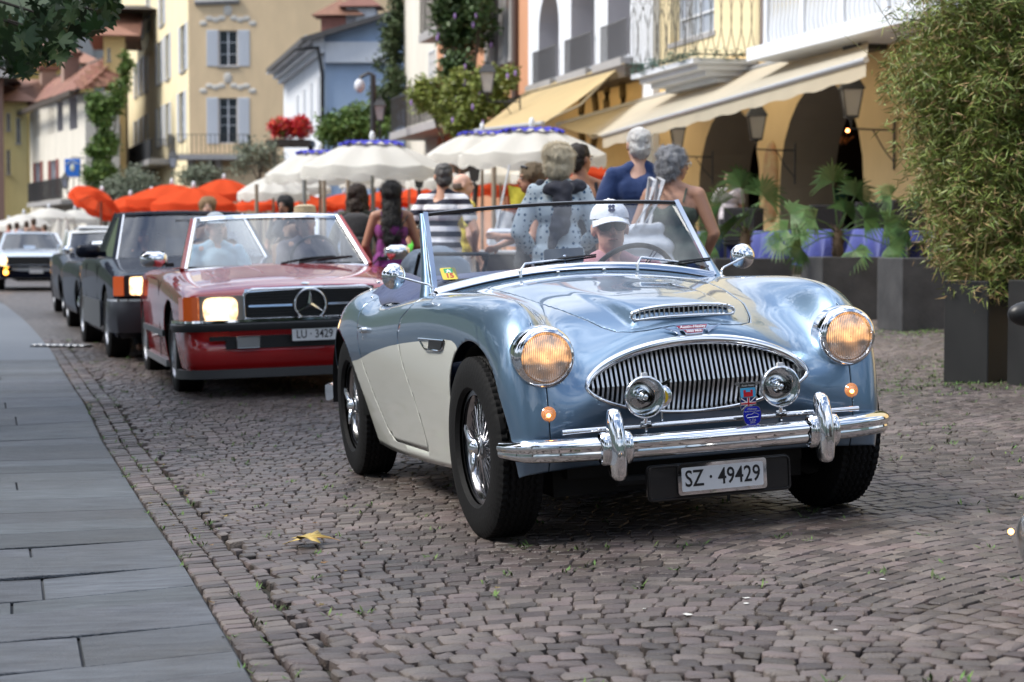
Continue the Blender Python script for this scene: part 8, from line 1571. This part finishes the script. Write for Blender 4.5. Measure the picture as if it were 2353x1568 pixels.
# ---------------------------------------------------------------- umbrellas, lamps, trees in front, litter
ORG = fabric('orange_canvas', (.88, .12, .045), .5); WCAN = fabric('white_canvas', (.88, .86, .80), .5); BLUF = pm('blue_ruffle', (.02, .02, .30), .7); POLE = pm('pole_wood', (.28, .22, .16), .6); POLEM = pm('pole_grey', (.25, .26, .25), .4, .5)
def umbrella(vx, vy, Y, half, drop, label, mat, n=10, ruffle=False, pole=None, group='parasols over the terraces', tilt=(0, 0), scal=.09, val=.19):
    """vx,vy apex pixel, half width in pixels, drop of the rim in pixels"""
    a = P(vx, vy, Y); r = half/FV*Y; h = drop/FV*Y; t = empty('parasol', (a.x, Y, 0), rnd.uniform(0, .6), label, 'parasol', group); zA = a.z; T = Matrix.Translation((0, 0, zA)) @ Matrix.Rotation(tilt[0], 4, 'X') @ Matrix.Rotation(tilt[1], 4, 'Y'); b = MB(); G = []; m = n*6
    for k in range(m):
        th = 2*math.pi*k/m; q = abs(((k/6.) % 1)-.5)*2; rr = r*(.955+.045*q*q); row = []
        for f in (.03, .25, .5, .75, 1.): row.append((rr*f*math.cos(th), rr*f*math.sin(th), -h*(f**1.7)-.06*(1-q)*f-.02*math.sin(f*9+k*.4)*f*(1-f)))
        G.append(row)
    b.grid(G, cu=True, T=T); b.build('canopy', mat, t, smooth=60)
    b = MB(); G = []
    for k in range(m):
        th = 2*math.pi*k/m; q = abs(((k/6.) % 1)-.5)*2; rr = r*(.955+.045*q*q); z0 = -h-.03*(1-q); sw = scal*math.sin(math.pi*((k/6.) % 1))*(.5+.5*math.sin(k*1.3)); G.append([(rr*math.cos(th), rr*math.sin(th), z0), (rr*1.01*math.cos(th), rr*1.01*math.sin(th), z0-val*.5), (rr*(1.0+sw*.3)*math.cos(th), rr*(1.+sw*.3)*math.sin(th), z0-val+sw)])
    b.grid(G, cu=True, T=T); b.build('valance', mat, t, smooth=60)
    if ruffle:
        b = MB(); G = [[(r*f*math.cos(2*math.pi*k/60)*(1+.06*math.sin(k*2.3)), r*f*math.sin(2*math.pi*k/60)*(1+.06*math.sin(k*2.3)), -h*(f**1.7)+.035+.03*math.sin(k*1.9)*(f > .3)) for f in (.30, .36, .44)] for k in range(60)]; b.grid(G, cu=True, T=T); b.build('blue_ruffle', BLUF, t, smooth=60)
    b = MB(); b.ell(T @ Vector((0, 0, .06)), (.05, .05, .09), 8, 6); b.build('finial', SHUT, t, smooth=60)
    b = MB(); b.cyl((0, 0, -.3), T @ Vector((0, 0, 0)), .028, n=8); b.build('pole', pole or POLE, t, smooth=60)
    for k in range(n): th = 2*math.pi*k/n; b = MB(); b.tube([T @ Vector((.03, 0, -.02)), T @ Vector((r*.5*math.cos(th), r*.5*math.sin(th), -h*.31-.05)), T @ Vector((r*.95*math.cos(th), r*.95*math.sin(th), -h-.04))], .010, 4); b.build('rib', POLE, t)
    return t
for (vx, vy, Y, hf, dr, lab) in ((855, 322, 31, 168, 62, 'large white parasol with blue ruffle over the people in the middle'), (1222, 293, 28, 172, 62, 'rightmost white parasol with blue ruffle beside the white haired man'), (1108, 300, 36, 128, 55, 'white parasol with blue ruffle, second from the right'), (735, 343, 39, 125, 58, 'white parasol half hidden behind the large one, to its left'), (628, 405, 44, 82, 38, 'smaller white parasol furthest left of the white ones')): umbrella(vx, vy, Y, hf, dr, lab, WCAN, 10, vx not in (628,), POLEM if vx == 855 else None)
for i, (vx, vy, Y, hf, dr) in enumerate(((940, 385, 50, 95, 28), (1010, 392, 46, 80, 25), (860, 392, 52, 80, 24), (1150, 372, 42, 90, 30), (1260, 372, 40, 90, 28), (690, 405, 50, 70, 25))): umbrella(vx, vy, Y, hf, dr, ('white parasol in the back row behind the striped man', 'white parasol in the back row above the yellow shirt', 'white parasol in the back row left of the lantern', 'white parasol in the back row behind the yellow flag', 'white parasol in the back row above the blonde woman', 'white parasol in the back row at its left end')[i], WCAN, 8)
for i, (vx, vy, Y, hf, dr, lab) in enumerate(((395, 424, 46, 108, 34, 'broad orange parasol above the black coupe'), (445, 432, 42, 100, 36, 'nearest orange parasol, in front of the broad one'), (515, 412, 50, 84, 34, 'orange parasol reaching under the white ones'), (300, 450, 50, 62, 26, 'left orange parasol below the round olive crown'), (348, 440, 54, 60, 30, 'orange parasol behind the left pair'), (610, 445, 56, 70, 26, 'orange parasol in shade behind the first poles'), (700, 448, 58, 75, 26, 'orange parasol in shade behind the grey pole'), (790, 446, 60, 70, 24, 'orange parasol in shade left of the backpack wearer'), (880, 440, 58, 60, 24, 'orange parasol in shade above the long haired woman'), (1330, 360, 36, 80, 40, 'orange red parasol behind the man in black'), (1160, 410, 52, 80, 26, 'orange parasol in shade behind the flags'), (960, 430, 58, 60, 24, 'orange parasol in shade behind the striped man'))): umbrella(vx, vy, Y, hf, dr, lab, ORG, 8, group='orange parasols')
umbrella(232, 440, 47, 62, 26, 'tilted orange parasol at the left end of the row', ORG, 8, group='orange parasols', tilt=(R(-20), R(26)))
for i, (vx, vy, Y, hf, dr) in enumerate(((112, 478, 66, 60, 22), (55, 492, 62, 62, 26), (172, 482, 70, 50, 20), (20, 505, 70, 50, 16))): umbrella(vx, vy, Y, hf, dr, ('far white tent roof, highest of the left group', 'far white tent roof in front of the group, left', 'far white tent roof furthest right of the group', 'far white tent roof cut by the picture edge')[i], WCAN, 4, group='far white tent roofs')
for i, vx in enumerate((134, 152)):
    p = P(vx, 505, 52); t = empty('closed_parasol', (p.x, 52, 0), 0, ('left of the two closed cream parasols far up the street', 'right of the two closed cream parasols far up the street')[i], 'parasol', 'closed parasols'); b = MB(); zt_ = p.z+.05; b.lathe([(.02, zt_), (.10, zt_-.25), (.20, zt_-.75), (.14, zt_-.78)], 8, cap=False); b.build('folded_canopy', WCAN, t, smooth=60); b = MB(); b.cyl((0, 0, 0), (0, 0, zt_), .03, n=6); b.build('pole', POLE, t)
for (vx, Y) in ((700, 36), (745, 37), (800, 35), (590, 40), (1135, 31)):
    p = P(vx, 500, Y); b = MB(); b.cyl((0, 0, -.2), (0, 0, 2.15 if Y < 30 else 2.3), .04, n=8); o = b.build('canopy_post', POLE if vx != 700 else POLEM, None, smooth=60, loc=(p.x, Y, 0)); tag(o, {700: 'grey steel post above the red car windscreen', 745: 'second wooden post right of the grey steel post', 800: 'wooden post left of the backpack wearer', 590: 'wooden post above the black coupe roof', 1135: 'varnished wooden post beside the yellow flag'}[vx], 'post', 'posts between the parasols')
for k, (x, Y, lab, c) in enumerate(((620, 27, 'cafe table with white cloth above the coupe roof', WHC), (700, 29, 'cafe table with white cloth behind the grey post', WHC), (760, 26, 'cafe table with orange cloth left of the backpack wearer', None), (1120, 22, 'cafe table with white cloth behind the counter', WHC), (1190, 24, 'cafe table with orange cloth behind the woman in black', None), (560, 31, 'cafe table with white cloth behind the fair haired woman', WHC), (980, 24, 'cafe table with white cloth behind the man in yellow', WHC), (500, 34, 'cafe table with orange cloth at the left end', None))): p = P(x, 600, Y); table(p.x, Y, gzf(p.x, Y)*0, R(10*k), lab, c or cloth('orange_cloth', (.5, .12, .04)), group='cafe tables under the parasols')
for i, (x, Y) in enumerate(((600, 28), (655, 27), (740, 30), (1095, 23), (1160, 21.5), (1230, 25), (530, 33), (950, 25), (1020, 23), (880, 28))): p = P(x, 600, Y); chair(p.x, Y, 0, R(40*i), ('chair left of the table above the coupe roof', 'chair right of the table above the coupe roof', 'chair behind the grey steel post', 'chair left of the wooden counter', 'chair in front of the wooden post', 'chair behind the woman in black', 'chair at the left end of the cafe', 'chair left of the man in yellow', 'chair right of the man in yellow', 'chair behind the long haired woman')[i], cloth('brown_wicker', (.12, .07, .04)))
# lamps and poles
for (vx, vy, Y, s, lab, gc, wsd) in ((1120, 213, 44, 1.25, 'pale glass lantern in front of the wisteria', (.66, .62, .60), (.75, 0, 0)), (873, 277, 60, 1.25, 'pale glass lantern below the ivy column', (.62, .60, .60), (-.3, 0, 0)), (398, 458+0, 90, 1.4, 'small lantern below the ochre house balcony', (.6, .62, .68), (.5, 0, 0)), (1090, 414, 34, .85, 'black lantern on a post above the man in yellow', (.10, .09, .08), None), (963, 430, 36, .75, 'black lantern on a post left of the striped man', (.08, .08, .07), None), (205, 560-180, 100, 1.3, 'small lantern on the white house wall', (.5, .5, .55), (.3, 0, 0))):
    if vx == 398: vy = 385
    if vx == 205: vx, vy = 150, 432
    p = P(vx, vy, Y); l_ = lantern(p, s, lab, wallside=wsd, glassc=gc)
    if wsd is None or Y == 60: b = MB(); b.cyl((0, 0, -.06), (0, 0, -p.z/s), .035/s, n=8); b.build('post', IRON, l_, smooth=60)
p = P(857, 172, 60); cp = empty('camera_pole', (p.x, 60, 0), 0, 'dark pole with dome camera below the pale blue house', 'camera pole'); b = MB(); b.cyl((0, 0, 0), (0, 0, p.z), .09, n=8); b.tube([(0, 0, p.z), (-.15, 0, p.z+.05), (-.42, 0, p.z-.10)], .06, 6); b.build('pole', IRON, cp, smooth=60); b = MB(); b.ell((-.42, 0, p.z-.35), (.17, .17, .22), 12, 8); b.build('camera_dome', SHUT, cp, smooth=60)
fl = empty('signal_flags', P(1125, 470, 21).to_tuple(), 0, 'slanting white pole with yellow and white signal flags', 'flags'); fl.location.z = 0; z_ = P(1125, 400, 21).z; b = MB(); b.cyl((-.1, 0, .4), (.22, 0, z_+.1), .014, n=6); b.build('flag_pole', SHUT, fl)
for (dx, dz, c, nm) in ((.30, -.12, (.65, .55, .05), 'yellow_flag'), (.16, -.38, (.7, .7, .72), 'white_flag')): b = MB(); b.grid([[(dx-.10+.2*u+.03*v, .03*math.sin(u*5+v*3), z_+dz-.22*v-.05*u) for u in (0, .33, .66, 1)] for v in (0, .5, 1)]); b.build(nm, cloth(nm, c), fl, smooth=60)
# drain grate
x, y = -4.62, 19.5; dg = empty('drain_grate', (x, y, gzf(x, y)+.006), R(-16), 'slotted light metal drain grate set in the kerb course', 'drain'); b = MB(); b.box((0, 0, 0), (.62, .20, .012)); b.build('grate_tray', BLK, dg)
for k in range(8): b = MB(); b.rbox((-.27+k*.077, 0, .012), (.05, .18, .014), .004); b.build('bar', pm('galvanised', (.55, .56, .58), .4, .6), dg)
# fallen leaf
def palmate(r, g, lobes=5):
    pts = []
    for k in range(lobes*4+1):
        a = -2.2+4.4*k/(lobes*4); q = (k % 4)/4.; rr = r*(.50+.5*abs(math.cos(math.pi*k/4.))**1.3)*(1-.25*abs(a)/2.2); pts.append((rr*math.sin(a)*g.uniform(.93, 1.07), rr*math.cos(a)*g.uniform(.93, 1.07)))
    return [(0, -.08*r)]+pts
x, y = -.72, 6.87; lf = empty('fallen_leaf', (x, y, gzf(x, y)+.012), R(75), 'curled yellow plane leaf lying on the setts', 'leaf'); g = random.Random(6); pts = palmate(.12, g, 5); V = [(u, v, .010+.012*math.sin(v*30+1)+.006*math.sin(u*50)+.5*max(0, abs(u)-.05)**1.3) for u, v in pts]+[(0, .02, .022)]; n = len(pts); F = [(i, (i+1) % n, n) for i in range(n)]; me = rawmesh(V, F); o = link('blade', me, lf, [pm('dry_leaf', (.50, .36, .10), .6, var=.5, vscale=30, vcol=(.30, .20, .06))]); o.modifiers.new('s', 'SOLIDIFY').thickness = .0012; b = MB(); b.tube([(0, 0, .018), (.01, -.05, .02), (.0, -.10, .012)], [.002, .0015, .001], 5); b.build('stalk', pm('leaf_stalk', (.35, .18, .06), .6), lf)
# scraps and droppings: small pale flecks
sc = MB(); g = random.Random(12)
for k in range(22):
    Y = g.uniform(4.6, 12); X = g.uniform(-.15*Y, .25*Y)
    if X < float(kx(Y))+.3: continue
    s = g.uniform(.004, .014); n = 7; c = (X, Y, gzf(X, Y)+.0035); sc.add([(c[0]+s*g.uniform(.5, 1.3)*math.cos(6.283*i/n), c[1]+s*g.uniform(.5, 1.3)*math.sin(6.283*i/n), c[2]) for i in range(n)], [tuple(range(n))])
tag(sc.build('pale_flecks', pm('fleck', (.55, .55, .52), .8)), kind='stuff')
# plane tree over the quay
def plane_tree(x, y, h, r, nl, label, detail=None, seed=1, size=.2):
    g = random.Random(seed); t = empty('plane_tree', (x, y, gzf(x, y)-.02), 0, label, 'tree'); b = MB(); b.tube([(0, 0, 0), (.05, 0, h*.25), (0, .05, h*.45), (.05, 0, h*.7)], [.26, .21, .17, .09], 10)
    for k in range(9): a = k*.7; L = r*g.uniform(.6, .95); z0 = h*g.uniform(.33, .6); b.tube([(0, 0, z0), (math.cos(a)*L*.5, math.sin(a)*L*.5, z0+h*.12), (math.cos(a)*L, math.sin(a)*L, z0+h*.2)], [.10, .06, .02], 7)
    b.build('trunk', BARK, t, smooth=60); ells = [((r*.45*math.cos(k), r*.45*math.sin(k), h*.72+g.uniform(-.6, .8)), (r*.55, r*.55, h*.22)) for k in np.arange(0, 6.2, .8)]+[((0, 0, h*.8), (r*.7, r*.7, h*.2))]
    leaf_cloud('crown', ells, nl, size, PLANE, t, width=.9, clump=.2); return t
pt = plane_tree(-5.6, 11.6, 7.2, 3.4, 9000, 'plane tree over the quay whose lowest branch hangs into the upper left corner')
g = random.Random(8); V = []; F = []; A = []; tw = MB(); base = pt.location
ctrs = []
for k in range(400):
    u = g.random()
    vx = g.uniform(-90, 262); lim = 178-.52*max(0, vx-60)+18*math.sin(vx*.05) if vx < 160 else 95-.35*(vx-160)
    if vx < 40: lim = 186-1.0*(40-max(vx, -40))*.3
    vy = lim-abs(g.gauss(0, 1))*75-4; 
    if vx < 45 and vy > 95 and g.random() < .5: continue
    if 60 < vx < 120 and 85 < vy < 120 and g.random() < .6: continue
    ctrs.append(P(vx, vy, g.uniform(9.6, 11.6)))
for c in ctrs:
    pts = palmate(g.uniform(.055, .105), g); rot = Matrix.Rotation(g.uniform(0, 6.28), 3, 'Z') @ Matrix.Rotation(g.gauss(1.9, .55), 3, 'X') @ Matrix.Rotation(g.uniform(-.6, .6), 3, 'Y'); k0 = len(V); V += [c-base+rot @ Vector((u_, v_, .18*abs(u_))) for u_, v_ in pts]+[c-base]; n = len(pts); q = g.random()
    for i in range(n): F.append((k0+i, k0+(i+1) % n, k0+n)); A.append(q)
me = rawmesh(V, F, smooth=False, att=A); me.materials.append(PLANE); link('branch_leaves', me, pt)
b = MB(); rt = Vector((0, 0, 3.1))
for vx, vy in ((60, 60), (150, 50), (240, 30), (95, 150), (30, 170), (190, 110)): e = P(vx, vy, 10.6)-base; b.tube([rt, rt*.5+e*.5+Vector((0, 0, .15)), e], [.05, .02, .006], 6)
b.build('branch', BARK, pt, smooth=60)
plane_tree(-13, 16, 8.5, 4.0, 5000, 'unseen plane tree added for its dark reflection in the side of the red cabriolet', seed=11, size=.3)  # this and the next five: out of view, added for dark reflections
plane_tree(-17, 28, 8.5, 4.2, 5000, 'unseen plane tree added for its dark reflection in the side of the dark coupe', seed=12, size=.3)
plane_tree(-11, 5, 8, 3.8, 5000, 'unseen plane tree added for its dark reflection in the door of the roadster', seed=13, size=.3)
plane_tree(-6.5, -1.5, 8.5, 3.6, 5200, 'unseen plane tree added for its dark reflection in the left headlamp ring', seed=3, size=.28)
plane_tree(-2.5, -9.5, 9, 4.0, 5200, 'unseen plane tree added for its dark reflection in the middle of the chrome front bumper', seed=4, size=.3)
plane_tree(6.5, -8.0, 9, 4.2, 5200, 'unseen plane tree added for its dark reflection in the front wing nearest the planters', seed=5, size=.3)
# scooter nose at the right edge
s_ = empty('motor_scooter', (1.52, 5.0, gzf(1.5, 5)), R(-80), 'scooter at the right picture edge showing only its front mudguard and glowing indicator', 'scooter')
c = P(2384, 1238, 5.0); b = MB(); b.ell((0, 0, 0), (.055, .15, .085), 20, 14); o = b.build('mudguard', pm('scooter_grey', (.10, .105, .11), .2, coat=1.), None, smooth=60); o.parent = s_; o.matrix_parent_inverse = Matrix(); bpy.context.view_layer.update(); inv = s_.matrix_world.inverted(); o.location = inv @ c; o.rotation_euler = (0, 0, R(70))
b = MB(); b.ell((0, 0, 0), (.008, .008, .008), 10, 8); o = b.build('indicator', glow('bulb_glow', (1, .45, .12), 6), s_, smooth=60); o.location = inv @ P(2323, 1222, 4.95)
b = MB(); b.ell((0, 0, 0), (.03, .06, .035), 14, 10); o = b.build('mirror', BLK, s_, smooth=60); o.location = inv @ P(2364, 722, 5.1); b = MB(); b.tube([inv @ P(2366, 735, 5.1), inv @ P(2400, 850, 5.1), inv @ (P(2430, 1100, 5.1))], .008, 6); b.build('mirror_stem', BLK, s_)
b = MB(); b.lathe([(.10, -.05), (.20, -.055), (.23, 0), (.20, .055), (.10, .05)], 36, axis='x', T=Matrix.Translation(inv @ Vector((1.66, 5.0, gzf(1.66, 5)+.235)))); b.build('wheel', RUB, s_, smooth=40)
b = MB(); b.rbox(tuple(inv @ Vector((2.0, 5.05, gzf(2, 5)+.45))), (.25, .7, .5), .08); b.build('scooter_body', MC['scooter_grey'], s_, smooth=50)

# a second, wider look at scattered leaf litter along the kerb
g = random.Random(21); V = []; F = []; A = []
for k in range(70):
    Y = g.uniform(4.8, 18); X = float(kx(Y))+abs(g.gauss(.05, .35)); c = Vector((X, Y, gzf(X, Y)+.006)); pts = palmate(g.uniform(.008, .022), g); a = g.uniform(0, 6.28); k0 = len(V)
    for u_, v_ in pts: V.append(c+Vector((u_*math.cos(a)-v_*math.sin(a), u_*math.sin(a)+v_*math.cos(a), .25*abs(u_)+g.uniform(0, .003))))
    V.append(c); n = len(pts); q = g.random()
    for i in range(n): F.append((k0+i, k0+(i+1) % n, k0+n)); A.append(q)
me = rawmesh(V, F, smooth=False, att=A); me.materials.append(pm('litter_leaf', (.20, .13, .05), .8, attr=.5)); tag(link('leaf_litter', me), kind='stuff')
